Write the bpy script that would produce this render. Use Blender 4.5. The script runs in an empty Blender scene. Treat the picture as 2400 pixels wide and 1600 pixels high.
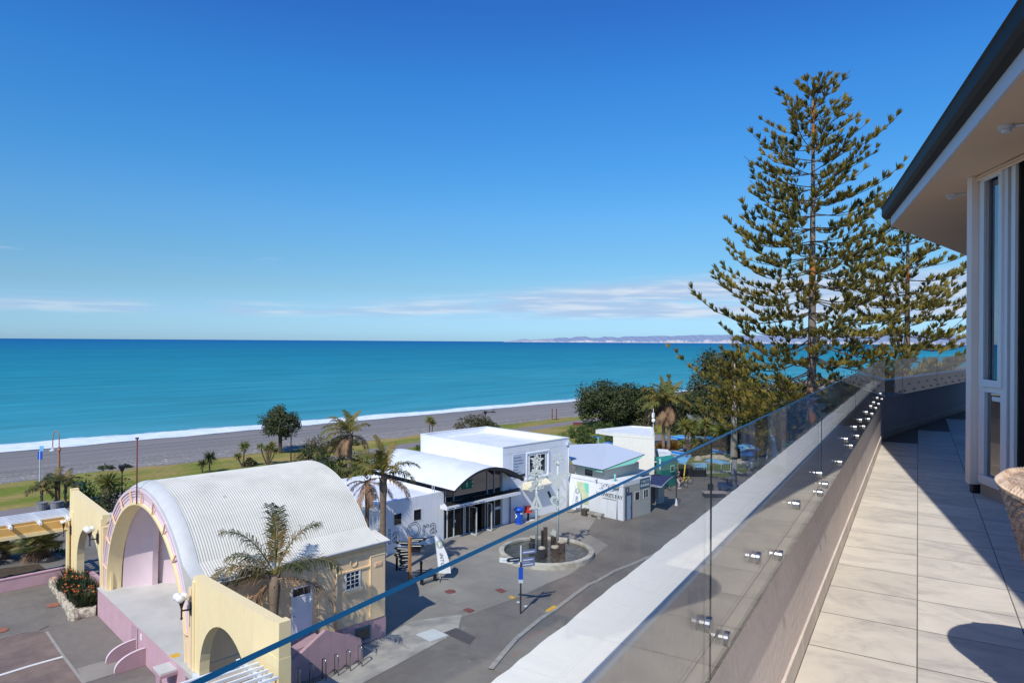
import bpy, math, random
from mathutils import Vector, Matrix
random.seed(7)
C = bpy.context.scene.collection
PI = math.pi
def lin(c):
    c /= 255.0
    return c/12.92 if c <= .04045 else ((c+.055)/1.055)**2.4
def rgb(r, g, b, k=1.0): return (lin(r)*k, lin(g)*k, lin(b)*k, 1)

# ------------------------------------------------------------------ camera geometry (x along the coast, y towards the sea, z up)
FPX = 1600.0; ROLL = math.atan(.0065); H = 16.0; S2 = math.sqrt(.5)
FW = Vector((S2, S2, 0)); R0 = Vector((S2, -S2, 0)); UP = Vector((0, 0, 1))
RT = R0*math.cos(ROLL)+UP*math.sin(ROLL); UC = UP*math.cos(ROLL)-R0*math.sin(ROLL)
def at(px, py, z=0.0):                       # ground point (height z) seen at a photo pixel
    d = FW+RT*((px-1200)/FPX)-UC*((py-800)/FPX)
    t = (z-H)/d.z
    return Vector((d.x*t, d.y*t, z))
def dist(px, py, D):                          # point at depth D
    d = FW+RT*((px-1200)/FPX)-UC*((py-800)/FPX)
    return Vector((0, 0, H))+d*D
# balcony frame
BA = math.radians(14.25); W = Vector((math.cos(BA), math.sin(BA), 0)); L = Vector((-math.sin(BA), math.cos(BA), 0))
def bal(t, a, z): return W*t+L*a+UP*z

# ------------------------------------------------------------------ materials
def nodes(name):
    m = bpy.data.materials.new(name); m.use_nodes = True
    nt = m.node_tree; nt.nodes.clear()
    return m, nt, nt.nodes, nt.links
def M(name, col, rough=.75, var=.12, scale=3.0, bump=0.0, bscale=40.0, spec=.3, metal=0.0, col2=None, mix2=(.45, .62), s2=None, stretch=None, rnd=0.0, coord='pos', trans=0.0, streak=0.0, speck=None):
    m, nt, N, K = nodes(name)
    out = N.new('ShaderNodeOutputMaterial'); p = N.new('ShaderNodeBsdfPrincipled')
    K.new(p.outputs[0], out.inputs[0])
    p.inputs['Roughness'].default_value = rough; p.inputs['Metallic'].default_value = metal
    p.inputs['Specular IOR Level'].default_value = spec
    if coord == 'pos':
        g = N.new('ShaderNodeNewGeometry'); vec = g.outputs['Position']
    else:
        g = N.new('ShaderNodeTexCoord'); vec = g.outputs['Object']
    if stretch:
        mp = N.new('ShaderNodeMapping'); mp.inputs['Scale'].default_value = stretch; K.new(vec, mp.inputs[0]); vec = mp.outputs[0]
    n1 = N.new('ShaderNodeTexNoise'); n1.inputs['Scale'].default_value = scale; n1.inputs['Detail'].default_value = 6; n1.inputs['Roughness'].default_value = .65
    K.new(vec, n1.inputs['Vector'])
    mr = N.new('ShaderNodeMapRange'); mr.inputs[1].default_value = .3; mr.inputs[2].default_value = .7
    mr.inputs[3].default_value = 1-var; mr.inputs[4].default_value = 1+var
    K.new(n1.outputs[0], mr.inputs[0])
    val = mr.outputs[0]
    if rnd:
        oi = N.new('ShaderNodeObjectInfo'); m2 = N.new('ShaderNodeMapRange'); m2.inputs[3].default_value = 1-rnd; m2.inputs[4].default_value = 1+rnd
        K.new(oi.outputs['Random'], m2.inputs[0]); mm = N.new('ShaderNodeMath'); mm.operation = 'MULTIPLY'
        K.new(val, mm.inputs[0]); K.new(m2.outputs[0], mm.inputs[1]); val = mm.outputs[0]
    if streak:
        mp3 = N.new('ShaderNodeMapping'); mp3.inputs['Scale'].default_value = (5, 5, .35); K.new(g.outputs[0] if coord == 'pos' else vec, mp3.inputs[0])
        n3 = N.new('ShaderNodeTexNoise'); n3.inputs['Scale'].default_value = 1.0; n3.inputs['Detail'].default_value = 5; K.new(mp3.outputs[0], n3.inputs['Vector'])
        m3 = N.new('ShaderNodeMapRange'); m3.inputs[1].default_value = .5; m3.inputs[2].default_value = .75; m3.inputs[3].default_value = 1; m3.inputs[4].default_value = 1-streak
        K.new(n3.outputs[0], m3.inputs[0]); mm3 = N.new('ShaderNodeMath'); mm3.operation = 'MULTIPLY'; K.new(val, mm3.inputs[0]); K.new(m3.outputs[0], mm3.inputs[1]); val = mm3.outputs[0]
    base = None
    if col2:
        n2 = N.new('ShaderNodeTexNoise'); n2.inputs['Scale'].default_value = s2 or scale*.35; n2.inputs['Detail'].default_value = 5
        K.new(vec, n2.inputs['Vector'])
        cr = N.new('ShaderNodeMapRange'); cr.inputs[1].default_value = mix2[0]; cr.inputs[2].default_value = mix2[1]; K.new(n2.outputs[0], cr.inputs[0])
        mx = N.new('ShaderNodeMix'); mx.data_type = 'RGBA'; mx.inputs[6].default_value = col; mx.inputs[7].default_value = col2
        K.new(cr.outputs[0], mx.inputs[0]); base = mx.outputs[2]
    if speck:
        vo = N.new('ShaderNodeTexVoronoi'); vo.inputs['Scale'].default_value = speck[0]; K.new(vec, vo.inputs['Vector'])
        r1 = N.new('ShaderNodeMapRange'); r1.inputs[1].default_value = speck[1]; r1.inputs[2].default_value = speck[1]*1.5; r1.inputs[3].default_value = speck[2]; r1.inputs[4].default_value = 1; K.new(vo.outputs['Distance'], r1.inputs[0])
        m5 = N.new('ShaderNodeMath'); m5.operation = 'MULTIPLY'; K.new(val, m5.inputs[0]); K.new(r1.outputs[0], m5.inputs[1]); val = m5.outputs[0]
    sc = N.new('ShaderNodeVectorMath'); sc.operation = 'SCALE'
    if base: K.new(base, sc.inputs[0])
    else: sc.inputs[0].default_value = col[:3]
    K.new(val, sc.inputs['Scale']); K.new(sc.outputs[0], p.inputs['Base Color'])
    if bump:
        nb = N.new('ShaderNodeTexNoise'); nb.inputs['Scale'].default_value = bscale; nb.inputs['Detail'].default_value = 4; K.new(vec, nb.inputs['Vector'])
        b = N.new('ShaderNodeBump'); b.inputs['Strength'].default_value = bump; b.inputs['Distance'].default_value = .02
        K.new(nb.outputs[0], b.inputs['Height']); K.new(b.outputs[0], p.inputs['Normal'])
    if trans:
        tr = N.new('ShaderNodeBsdfTranslucent'); K.new(sc.outputs[0], tr.inputs[0])
        ms = N.new('ShaderNodeMixShader'); ms.inputs[0].default_value = trans
        K.new(p.outputs[0], ms.inputs[1]); K.new(tr.outputs[0], ms.inputs[2]); K.new(ms.outputs[0], out.inputs[0])
    return m
def glass_mat(name, tint=(.975, .99, .98, 1), dirt=.012):
    m, nt, N, K = nodes(name)
    out = N.new('ShaderNodeOutputMaterial'); g = N.new('ShaderNodeNewGeometry')
    mr = N.new('ShaderNodeMapRange'); mr.inputs[3].default_value = 1.31; mr.inputs[4].default_value = 1/1.31; K.new(g.outputs['Backfacing'], mr.inputs[0])
    fr = N.new('ShaderNodeFresnel'); K.new(mr.outputs[0], fr.inputs[0])
    tr = N.new('ShaderNodeBsdfTransparent'); tr.inputs[0].default_value = tint
    gl = N.new('ShaderNodeBsdfGlossy'); gl.inputs['Roughness'].default_value = 0.0
    ms = N.new('ShaderNodeMixShader'); K.new(fr.outputs[0], ms.inputs[0]); K.new(tr.outputs[0], ms.inputs[1]); K.new(gl.outputs[0], ms.inputs[2])
    df = N.new('ShaderNodeBsdfDiffuse'); df.inputs[0].default_value = (.6, .62, .6, 1)
    n = N.new('ShaderNodeTexNoise'); n.inputs['Scale'].default_value = 6; n.inputs['Detail'].default_value = 6; K.new(g.outputs['Position'], n.inputs['Vector'])
    mm = N.new('ShaderNodeMapRange'); mm.inputs[1].default_value = .4; mm.inputs[2].default_value = .8; mm.inputs[3].default_value = 0; mm.inputs[4].default_value = dirt; K.new(n.outputs[0], mm.inputs[0])
    m2 = N.new('ShaderNodeMixShader'); K.new(mm.outputs[0], m2.inputs[0]); K.new(ms.outputs[0], m2.inputs[1]); K.new(df.outputs[0], m2.inputs[2])
    K.new(m2.outputs[0], out.inputs[0])
    return m
def dark_glass(name, col, refl=.12):
    m, nt, N, K = nodes(name)
    out = N.new('ShaderNodeOutputMaterial'); d = N.new('ShaderNodeBsdfDiffuse'); gl = N.new('ShaderNodeBsdfGlossy'); gl.inputs['Roughness'].default_value = .02
    g = N.new('ShaderNodeNewGeometry'); n = N.new('ShaderNodeTexNoise'); n.inputs['Scale'].default_value = 1.3; n.inputs['Detail'].default_value = 3; K.new(g.outputs['Position'], n.inputs['Vector'])
    mr = N.new('ShaderNodeMapRange'); mr.inputs[1].default_value = .35; mr.inputs[2].default_value = .7; mr.inputs[3].default_value = .5; mr.inputs[4].default_value = 1.8; K.new(n.outputs[0], mr.inputs[0])
    sc = N.new('ShaderNodeVectorMath'); sc.operation = 'SCALE'; sc.inputs[0].default_value = col[:3]; K.new(mr.outputs[0], sc.inputs['Scale']); K.new(sc.outputs[0], d.inputs[0])
    fr = N.new('ShaderNodeFresnel'); fr.inputs[0].default_value = 1.5
    ad = N.new('ShaderNodeMath'); ad.operation = 'MULTIPLY_ADD'; ad.inputs[1].default_value = .38; ad.inputs[2].default_value = refl*.4; K.new(fr.outputs[0], ad.inputs[0])
    ms = N.new('ShaderNodeMixShader'); K.new(ad.outputs[0], ms.inputs[0]); K.new(d.outputs[0], ms.inputs[1]); K.new(gl.outputs[0], ms.inputs[2]); K.new(ms.outputs[0], out.inputs[0])
    return m
MT = {}
def setup_mats():
    T = MT
    T['asphalt'] = M('asphalt', rgb(128, 122, 113), .9, .09, 2.2, .2, 60, .2, col2=rgb(117, 111, 104), s2=.35, speck=(.36, .11, .86))
    T['plaza'] = M('plaza_concrete', rgb(158, 152, 141), .9, .09, .8, .15, 50, .2, col2=rgb(136, 131, 122), s2=.18, mix2=(.38, .7), speck=(.42, .09, .86))
    T['slab'] = M('concrete_slab', rgb(178, 172, 160), .9, .13, 1.5, .15, 50, .2, col2=rgb(150, 146, 138), s2=.7)
    T['kerb'] = M('kerb_concrete', rgb(160, 156, 147), .9, .2, 2.5, .2, 40, .2)
    T['road'] = M('road_asphalt', rgb(124, 120, 113), .9, .09, 2.0, .2, 60, .2, col2=rgb(113, 110, 104), s2=.4, speck=(.3, .1, .85))
    T['path'] = M('path_asphalt', rgb(136, 129, 127), .9, .1, .6, .2, 40, .2)
    T['paver'] = M('brown_paving', rgb(134, 117, 107), .9, .18, 1.3, .2, 50, .2, col2=rgb(118, 104, 98), s2=.5)
    T['lawn'] = M('lawn_grass', rgb(116, 126, 52), .95, .3, 3.4, .6, 9, .1, col2=rgb(160, 140, 86), s2=.2, mix2=(.40, .62), stretch=(.4, 1, 1))
    T['turf'] = M('green_turf', rgb(96, 112, 62), .95, .2, 2.0, .5, 9, .1, col2=rgb(112, 116, 66), s2=.3)
    T['foam'] = M('foam', rgb(240, 244, 246), .8, .08, 1.5, .4, 4, .2)
    T['white'] = M('white_paint', rgb(236, 238, 240), .7, .04, 1.2, .08, 60, .3, streak=.10)
    T['white_roof'] = M('white_roof_sheet', rgb(232, 234, 236), .55, .04, .9, .05, 40, .3, col2=rgb(222, 225, 230), s2=.5)
    T['offwhite'] = M('off_white_trim', rgb(226, 226, 220), .6, .05, 3, spec=.4)
    T['corr'] = M('corrugated_roof', rgb(218, 214, 199), .65, .05, .9, spec=.1, col2=rgb(204, 200, 185), s2=.6, mix2=(.45, .75), speck=(.62, .05, .72))
    T['flash'] = M('grey_flashing', rgb(204, 204, 198), .6, .06, 2, spec=.4)
    T['yellow'] = M('yellow_plaster', rgb(246, 224, 172), .8, .03, 1.6, .12, 70, .2, streak=.06)
    T['yellow2'] = M('deep_yellow_plaster', rgb(226, 180, 106), .8, .06, 2, .1, 70, .2)
    T['beige'] = M('beige_plaster', rgb(244, 214, 170), .8, .05, 2, .25, 45, .2, streak=.09)
    T['cream_trim'] = M('cream_trim', rgb(244, 222, 178), .8, .05, 2, .1, 60, .2)
    T['mauve'] = M('mauve_paint', rgb(204, 166, 172), .75, .06, 1.5, .1, 50, .25, streak=.07)
    T['mauve2'] = M('grey_mauve_paint', rgb(184, 152, 158), .75, .07, 1.5, .1, 50, .25, streak=.1)
    T['lilac'] = M('lilac_paint', rgb(222, 200, 204), .7, .04, 2, spec=.3)
    T['stagegrey'] = M('stage_floor_paint', rgb(200, 199, 192), .6, .05, .8, .05, 40, .3, col2=rgb(188, 188, 182), s2=.5)
    T['peach'] = M('peach_paint', rgb(246, 206, 168), .7, .04, 2)
    T['mint'] = M('mint_green_paint', rgb(130, 200, 176), .6, .05, 2)
    T['teal'] = M('teal_paint', rgb(44, 146, 132), .6, .08, 2, streak=.1)
    T['greygreen'] = M('grey_cladding', rgb(186, 184, 174), .8, .05, 2, .1, 50, streak=.1)
    T['creamwall'] = M('cream_wall', rgb(240, 236, 220), .8, .03, 2, streak=.05)
    T['navy'] = M('navy_canvas', rgb(58, 66, 108), .8, .08, 3)
    T['darkblue'] = M('dark_blue_paint', rgb(50, 70, 104), .5, .06, 3, spec=.4)
    T['paleblue'] = M('pale_blue_door', rgb(160, 182, 198), .6, .05, 3)
    T['signteal'] = M('sign_teal', rgb(44, 96, 116), .5, .05, 4)
    T['blue'] = M('post_blue', rgb(20, 82, 190), .35, .06, 4, spec=.5)
    T['red'] = M('post_red', rgb(222, 62, 38), .4, .06, 4, spec=.5)
    T['poolblue'] = M('pond_blue_paint', rgb(30, 110, 190), .5, .2, 1.2, spec=.4)
    T['skyblue'] = M('sky_blue_canvas', rgb(110, 184, 226), .7, .06, 2)
    T['yellowpole'] = M('yellow_pole_paint', rgb(236, 210, 70), .5, .05, 3)
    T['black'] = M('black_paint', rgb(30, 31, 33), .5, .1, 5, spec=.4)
    T['iron'] = M('dark_iron', rgb(48, 46, 46), .5, .15, 6, spec=.5)
    T['steel'] = M('stainless_steel', rgb(176, 176, 176), .32, .05, 8, metal=1.0)
    T['alum'] = M('aluminium_frame', rgb(196, 202, 206), .45, .04, 6, spec=.5)
    T['rust'] = M('rust_red_pole', rgb(138, 84, 70), .7, .2, 5)
    T['copper'] = M('weathered_copper_pole', rgb(176, 122, 92), .7, .25, 4)
    T['maroon'] = M('maroon_paint', rgb(120, 60, 62), .6, .15, 4)
    T['globe'] = M('lamp_globe', rgb(240, 240, 238), .25, .02, 4, spec=.5)
    T['rock'] = M('pale_stone', rgb(196, 186, 166), .95, .3, 5, .8, 16, .1, col2=rgb(150, 138, 118), s2=4)
    T['basalt'] = M('wet_basalt', rgb(58, 56, 54), .35, .35, 6, .8, 14, .5)
    T['rim'] = M('fountain_rim', rgb(196, 190, 174), .85, .1, 3, .2, 40, col2=rgb(168, 162, 146), s2=1.4)
    T['sculpt'] = M('white_sculpture_paint', rgb(192, 198, 190), .5, .05, 4, spec=.4)
    T['wood'] = M('light_timber', rgb(190, 134, 82), .7, .18, 4, stretch=(6, 6, .6))
    T['bark'] = M('palm_bark', rgb(128, 112, 96), .95, .3, 3, .6, 12, .1, stretch=(1, 1, 4))
    T['bark_pine'] = M('pine_bark', rgb(132, 118, 104), .95, .35, 1.2, .8, 6, .1, col2=rgb(178, 112, 54), s2=.22, mix2=(.52, .62))
    T['bark_pale'] = M('pale_pine_bark', rgb(178, 164, 150), .95, .3, 1.6, .8, 8, .1, stretch=(1, 1, .4))
    T['limb'] = M('dark_limb', rgb(92, 78, 62), .95, .25, 2)
    T['tuft'] = M('pine_tuft', rgb(172, 154, 76, .7), .85, .35, .8, spec=.1, col2=rgb(96, 102, 52, .6), s2=.5, mix2=(.45, .68), trans=.15)
    T['palmgreen'] = M('palm_leaf', rgb(122, 128, 62, .7), .6, .3, 1.2, spec=.3, col2=rgb(164, 140, 72, .75), s2=.5, mix2=(.42, .66), trans=.2)
    T['palmdark'] = M('dark_palm_leaf', rgb(74, 88, 50, .8), .5, .35, 2.0, spec=.35, col2=rgb(118, 116, 62, .8), s2=.8, mix2=(.48, .7), trans=.18)
    T['palmfront'] = M('ragged_palm_leaf', rgb(76, 84, 48, .8), .55, .35, 1.3, spec=.3, col2=rgb(158, 132, 76, .8), s2=.55, mix2=(.47, .66), trans=.18)
    T['palmfan'] = M('fan_palm_leaf', rgb(108, 116, 66, .85), .5, .3, 1.6, spec=.35, col2=rgb(168, 146, 88, .85), s2=1.2, mix2=(.5, .68), trans=.2)
    T['palmdead'] = M('dead_palm_leaf', rgb(176, 142, 112, .8), .9, .25, 2, spec=.1, col2=rgb(132, 104, 86, .8), s2=1, trans=.1)
    T['cabbage'] = M('cabbage_leaf', rgb(126, 136, 66, .8), .6, .3, 2, spec=.3, col2=rgb(170, 154, 84, .8), s2=.8, mix2=(.45, .7), trans=.15)
    T['bushdark'] = M('dark_foliage', rgb(70, 80, 48, .85), .7, .4, 1.6, spec=.2, col2=rgb(92, 96, 62, .8), s2=.4, mix2=(.45, .65), trans=.1)
    T['bushbrown'] = M('brown_green_foliage', rgb(98, 92, 62, .85), .8, .35, 1.2, spec=.15, col2=rgb(72, 82, 48, .8), s2=.4, trans=.1)
    T['hedge'] = M('hedge_foliage', rgb(94, 112, 60, .8), .7, .4, 2.0, spec=.2, col2=rgb(70, 88, 46, .8), s2=.6, trans=.12)
    T['tussock'] = M('tussock_grass', rgb(150, 116, 58, .9), .9, .3, 2, spec=.1, trans=.15)
    T['strel'] = M('strappy_leaf', rgb(62, 78, 52, .8), .5, .4, 3, spec=.35, col2=rgb(104, 112, 66, .8), s2=1.5, mix2=(.5, .7), trans=.12)
    T['flower'] = M('orange_flower', rgb(228, 122, 66), .7, .25, 6, trans=.15)
    T['dirt'] = M('garden_soil', rgb(84, 74, 62), .95, .3, 2, .5, 12, .1)
    T['deck'] = M('tile_grout', rgb(120, 112, 104), .9, .1, 5)
    T['bwall'] = M('balcony_plaster', rgb(240, 226, 216), .9, .05, 2.5, .3, 30, .15, streak=.04)
    T['ledge'] = M('ledge_paint', rgb(248, 243, 232), .85, .015, 5, .05, 60, .15)
    T['bluegrey'] = M('ledge_band_paint', rgb(196, 204, 214), .8, .04, 3)
    T['glassedge'] = M('glass_edge', rgb(6, 66, 98), .35, .25, 3, spec=.25)
    T['glassdark'] = M('glass_joint_edge', rgb(24, 40, 40), .15, .05, 4, spec=.8)
    T['soffit'] = M('soffit_paint', rgb(226, 200, 172), .85, .03, 1.2, .08, 30)
    T['gutter'] = M('dark_gutter', rgb(44, 42, 38), .6, .05, 2, spec=.2)
    T['fascia'] = M('white_fascia', rgb(206, 212, 220), .6, .03, 2)
    T['frame'] = M('window_frame', rgb(212, 214, 216), .45, .03, 3, spec=.4)
    T['column'] = M('column_paint', rgb(232, 216, 204), .7, .04, 2, .1, 40)
    T['plinth'] = M('plinth_tile', rgb(170, 156, 142), .7, .1, 3)
    T['wicker'] = M('sunlit_wicker_weave', rgb(214, 186, 158), .6, .25, 14, .3, 60, .35, col2=rgb(176, 146, 122), s2=20)  # lighter tone paints the sunlit top of the wicker
    T['wickershade'] = M('shaded_wicker_weave', rgb(188, 156, 136), .5, .3, 14, .2, 60, .4, col2=rgb(140, 112, 96), s2=24)  # same wicker in a darker tone, shade painted into the shell
    T['winglass'] = dark_glass('window_glass', rgb(36, 40, 46), .1)
    T['winblue'] = dark_glass('navy_reflection_glass', rgb(22, 44, 72), .12)  # navy of the reflected sea put into the glass colour
    T['shopglass'] = dark_glass('shop_glass', rgb(26, 27, 28), .05)
    T['bglass'] = glass_mat('balustrade_glass')
    T['marked'] = M('white_marking', rgb(214, 212, 206), .8, .15, 3)
    T['yellowmark'] = M('yellow_marking', rgb(226, 176, 60), .8, .15, 3)
    T['cover'] = M('rust_cover', rgb(128, 78, 70), .8, .2, 5)
    T['covero'] = M('orange_cover', rgb(160, 104, 82), .8, .2, 5)
    T['darkpatch'] = M('dark_asphalt_patch', rgb(88, 84, 84), .9, .12, 3)
    T['palepatch'] = M('pale_concrete_patch', rgb(206, 208, 204), .9, .06, 2)
    T['greenmap'] = M('map_panel', rgb(206, 214, 176), .6, .12, 2.2)
    T['aqua'] = M('aqua_print', rgb(120, 218, 190), .6, .06, 3)
    T['signgrey'] = M('pale_sign_panel', rgb(196, 206, 220), .6, .03, 3)
    T['signtext'] = M('sign_lettering', rgb(92, 104, 120), .7, .05, 3)
    T['blacktext'] = M('black_lettering', rgb(44, 44, 48), .7, .05, 3)
    T['greensign'] = M('green_sign', rgb(20, 130, 96), .6, .05, 3)
    T['awning'] = M('cream_awning', rgb(238, 228, 196), .8, .05, 2)
    T['skin'] = M('skin', rgb(206, 160, 134), .6, .06, 5)
    T['pink'] = M('pink_cloth', rgb(226, 120, 140), .8, .1, 5)
    T['pinkwhite'] = M('pink_white_cloth', rgb(222, 190, 200), .8, .2, 9)
    T['shirt'] = M('dark_patterned_cloth', rgb(84, 70, 84), .8, .35, 12)
    T['rubber'] = M('black_rubber', rgb(34, 34, 36), .8, .1, 5)
    T['greypillar'] = M('grey_pillar', rgb(140, 140, 142), .85, .08, 2)
    T['tin'] = M('grey_tin_roof', rgb(126, 128, 136), .6, .1, 3)
setup_mats()
def deck_tile_mat():
    m, nt, N, K = nodes('stone_look_tile')
    out = N.new('ShaderNodeOutputMaterial'); p = N.new('ShaderNodeBsdfPrincipled'); K.new(p.outputs[0], out.inputs[0])
    g = N.new('ShaderNodeNewGeometry'); mp = N.new('ShaderNodeMapping'); mp.inputs['Rotation'].default_value = (0, 0, -BA); K.new(g.outputs['Position'], mp.inputs[0])
    at_ = N.new('ShaderNodeAttribute'); at_.attribute_name = 'tint'; at_.attribute_type = 'GEOMETRY'
    va = N.new('ShaderNodeVectorMath'); va.operation = 'MULTIPLY_ADD'; K.new(at_.outputs['Color'], va.inputs[0]); va.inputs[1].default_value = (13, 7, 9); K.new(mp.outputs[0], va.inputs[2])
    m2 = N.new('ShaderNodeMapping'); m2.inputs['Scale'].default_value = (2.0, 1.1, 1); m2.inputs['Rotation'].default_value = (0, 0, .18); K.new(va.outputs[0], m2.inputs[0])
    n1 = N.new('ShaderNodeTexNoise'); n1.inputs['Scale'].default_value = 2.2; n1.inputs['Detail'].default_value = 8; n1.inputs['Roughness'].default_value = .7; n1.inputs['Distortion'].default_value = .9; K.new(m2.outputs[0], n1.inputs['Vector'])
    cr = N.new('ShaderNodeValToRGB'); e = cr.color_ramp.elements
    e[0].position = .3; e[0].color = rgb(194, 184, 174); e[1].position = .68; e[1].color = rgb(234, 225, 210)
    x = e.new(.42); x.color = rgb(212, 203, 191); x = e.new(.52); x.color = rgb(225, 216, 201)
    K.new(n1.outputs[0], cr.inputs[0])
    sc = N.new('ShaderNodeVectorMath'); sc.operation = 'SCALE'; K.new(cr.outputs[0], sc.inputs[0])
    sx = N.new('ShaderNodeSeparateColor'); K.new(at_.outputs['Color'], sx.inputs[0])
    mr = N.new('ShaderNodeMapRange'); mr.inputs[3].default_value = .90; mr.inputs[4].default_value = 1.05; K.new(sx.outputs[0], mr.inputs[0]); K.new(mr.outputs[0], sc.inputs['Scale'])
    K.new(sc.outputs[0], p.inputs['Base Color']); p.inputs['Roughness'].default_value = .62; p.inputs['Specular IOR Level'].default_value = .3
    b = N.new('ShaderNodeBump'); b.inputs['Strength'].default_value = .25; b.inputs['Distance'].default_value = .004; K.new(n1.outputs[0], b.inputs['Height']); K.new(b.outputs[0], p.inputs['Normal'])
    return m
MT['tile'] = deck_tile_mat()

# ------------------------------------------------------------------ mesh building
OFF = {}
def tag(o, label=None, cat=None, group=None, kind=None):
    if label: o['label'] = label
    if cat: o['category'] = cat
    if group: o['group'] = group
    if kind: o['kind'] = kind
    return o
def thing(name, label, cat, loc=(0, 0, 0), group=None):
    o = bpy.data.objects.new(name, None); C.objects.link(o); o.location = loc; o.empty_display_size = .3
    OFF[o] = Vector(loc)
    return tag(o, label, cat, group)
def ortho(d):
    d = d.normalized(); a = Vector((0, 0, 1)) if abs(d.z) < .9 else Vector((1, 0, 0))
    s = d.cross(a).normalized(); return s, s.cross(d).normalized()
class MB:
    def __init__(self): self.v = []; self.f = []; self.m = []; self.mi = 0; self.col = None
    def add(self, vs, fs):
        b = len(self.v); self.v += [tuple(p) for p in vs]; self.f += [tuple(b+i for i in f) for f in fs]; self.m += [self.mi]*len(fs)
        return self
    def box(self, x0, x1, y0, y1, z0, z1):
        vs = [(x, y, z) for z in (z0, z1) for x, y in ((x0, y0), (x1, y0), (x1, y1), (x0, y1))]
        return self.add(vs, [(3, 2, 1, 0), (4, 5, 6, 7), (0, 1, 5, 4), (1, 2, 6, 5), (2, 3, 7, 6), (3, 0, 4, 7)])
    def obox(self, o, ex, ey, ez):               # oriented box from a corner
        o, ex, ey, ez = Vector(o), Vector(ex), Vector(ey), Vector(ez)
        vs = [o+c+z for z in (Vector(), ez) for c in (Vector(), ex, ex+ey, ey)]
        return self.add(vs, [(3, 2, 1, 0), (4, 5, 6, 7), (0, 1, 5, 4), (1, 2, 6, 5), (2, 3, 7, 6), (3, 0, 4, 7)])
    def bar(self, p, q, w, h=None):
        p, q = Vector(p), Vector(q); s, u = ortho(q-p); h = h or w
        return self.obox(p-s*w/2-u*h/2, s*w, u*h, q-p)
    def prism(self, poly, z0, z1):
        n = len(poly); vs = [(p[0], p[1], z0) for p in poly]+[(p[0], p[1], z1) for p in poly]
        fs = [tuple(range(n-1, -1, -1)), tuple(range(n, 2*n))]+[(i, (i+1) % n, n+(i+1) % n, n+i) for i in range(n)]
        return self.add(vs, fs)
    def extrude(self, pts, d):                    # planar 3-D polygon along vector d
        n = len(pts); d = Vector(d); vs = [Vector(p) for p in pts]; vs = vs+[p+d for p in vs]
        fs = [tuple(range(n-1, -1, -1)), tuple(range(n, 2*n))]+[(i, (i+1) % n, n+(i+1) % n, n+i) for i in range(n)]
        return self.add(vs, fs)
    def tube(self, path, r, n=8, caps=True):
        path = [Vector(p) for p in path]; rs = r if isinstance(r, (list, tuple)) else [r]*len(path)
        vs = []; fs = []
        for i, p in enumerate(path):
            d = path[min(i+1, len(path)-1)]-path[max(i-1, 0)]
            s, u = ortho(d)
            if i and (ps.dot(s) < .2):
                s = (ps-d.normalized()*ps.dot(d.normalized())).normalized(); u = s.cross(d.normalized())
            ps = s
            for k in range(n):
                a = 2*PI*k/n; vs.append(p+s*math.cos(a)*rs[i]+u*math.sin(a)*rs[i])
        for i in range(len(path)-1):
            for k in range(n):
                a = i*n+k; b = i*n+(k+1) % n; fs.append((a, b, b+n, a+n))
        if caps: fs += [tuple(range(n-1, -1, -1)), tuple((len(path)-1)*n+k for k in range(n))]
        return self.add(vs, fs)
    def lathe(self, prof, c=(0, 0, 0), n=24, cap=True):
        c = Vector(c); vs = []; fs = []
        for r, z in prof:
            for k in range(n):
                a = 2*PI*k/n; vs.append(c+Vector((r*math.cos(a), r*math.sin(a), z)))
        for i in range(len(prof)-1):
            for k in range(n):
                a = i*n+k; b = i*n+(k+1) % n; fs.append((a, b, b+n, a+n))
        if cap: fs += [tuple(range(n-1, -1, -1)), tuple((len(prof)-1)*n+k for k in range(n))]
        return self.add(vs, fs)
    def sphere(self, c, r, n=14, sz=1.0):
        m = n//2; return self.lathe([(max(r*math.sin(PI*i/m), r*.02), -r*sz*math.cos(PI*i/m)) for i in range(m+1)], c, n)
    def quad(self, a, b, c, d): return self.add([a, b, c, d], [(0, 1, 2, 3)])
    def blade(self, p, q, w, side):               # thin leaf: tapered triangle-ish quad
        p, q = Vector(p), Vector(q); s = side*w*.5
        mid = p.lerp(q, .45)
        return self.add([p-s*.5, p+s*.5, mid+s, q, mid-s], [(0, 1, 2, 4), (4, 2, 3)])
    def grid(self, pts):                          # pts[i][j]
        n, m = len(pts), len(pts[0]); vs = [p for r in pts for p in r]
        return self.add(vs, [(i*m+j, i*m+j+1, (i+1)*m+j+1, (i+1)*m+j) for i in range(n-1) for j in range(m-1)])
    def build(self, name, mat, parent=None, smooth=False, label=None, cat=None, group=None, kind=None):
        off = Vector()
        if parent is not None: off = OFF.get(parent, Vector())
        elif kind != 'structure':
            xs = [p[0] for p in self.v]; ys = [p[1] for p in self.v]; zs = [p[2] for p in self.v]
            off = Vector(((min(xs)+max(xs))/2, (min(ys)+max(ys))/2, min(zs)))
        me = bpy.data.meshes.new(name)
        me.from_pydata([(p[0]-off.x, p[1]-off.y, p[2]-off.z) for p in self.v], [], self.f)
        mats = mat if isinstance(mat, (list, tuple)) else [mat]
        for k in mats: me.materials.append(MT[k])
        if len(mats) > 1: me.polygons.foreach_set('material_index', self.m)
        if smooth: me.polygons.foreach_set('use_smooth', [True]*len(me.polygons))
        me.update()
        o = bpy.data.objects.new(name, me); C.objects.link(o)
        if parent is not None: o.parent = parent
        else: o.location = off
        OFF[o] = off
        tag(o, label, cat, group, kind)
        return o
def smooth_angle(o, deg=40):
    me = o.data
    me.polygons.foreach_set('use_smooth', [True]*len(me.polygons))
    try: me.set_sharp_from_angle(angle=math.radians(deg))
    except Exception: pass
    return o
def children(o): return [c for c in bpy.data.objects if c.parent == o]
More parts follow.
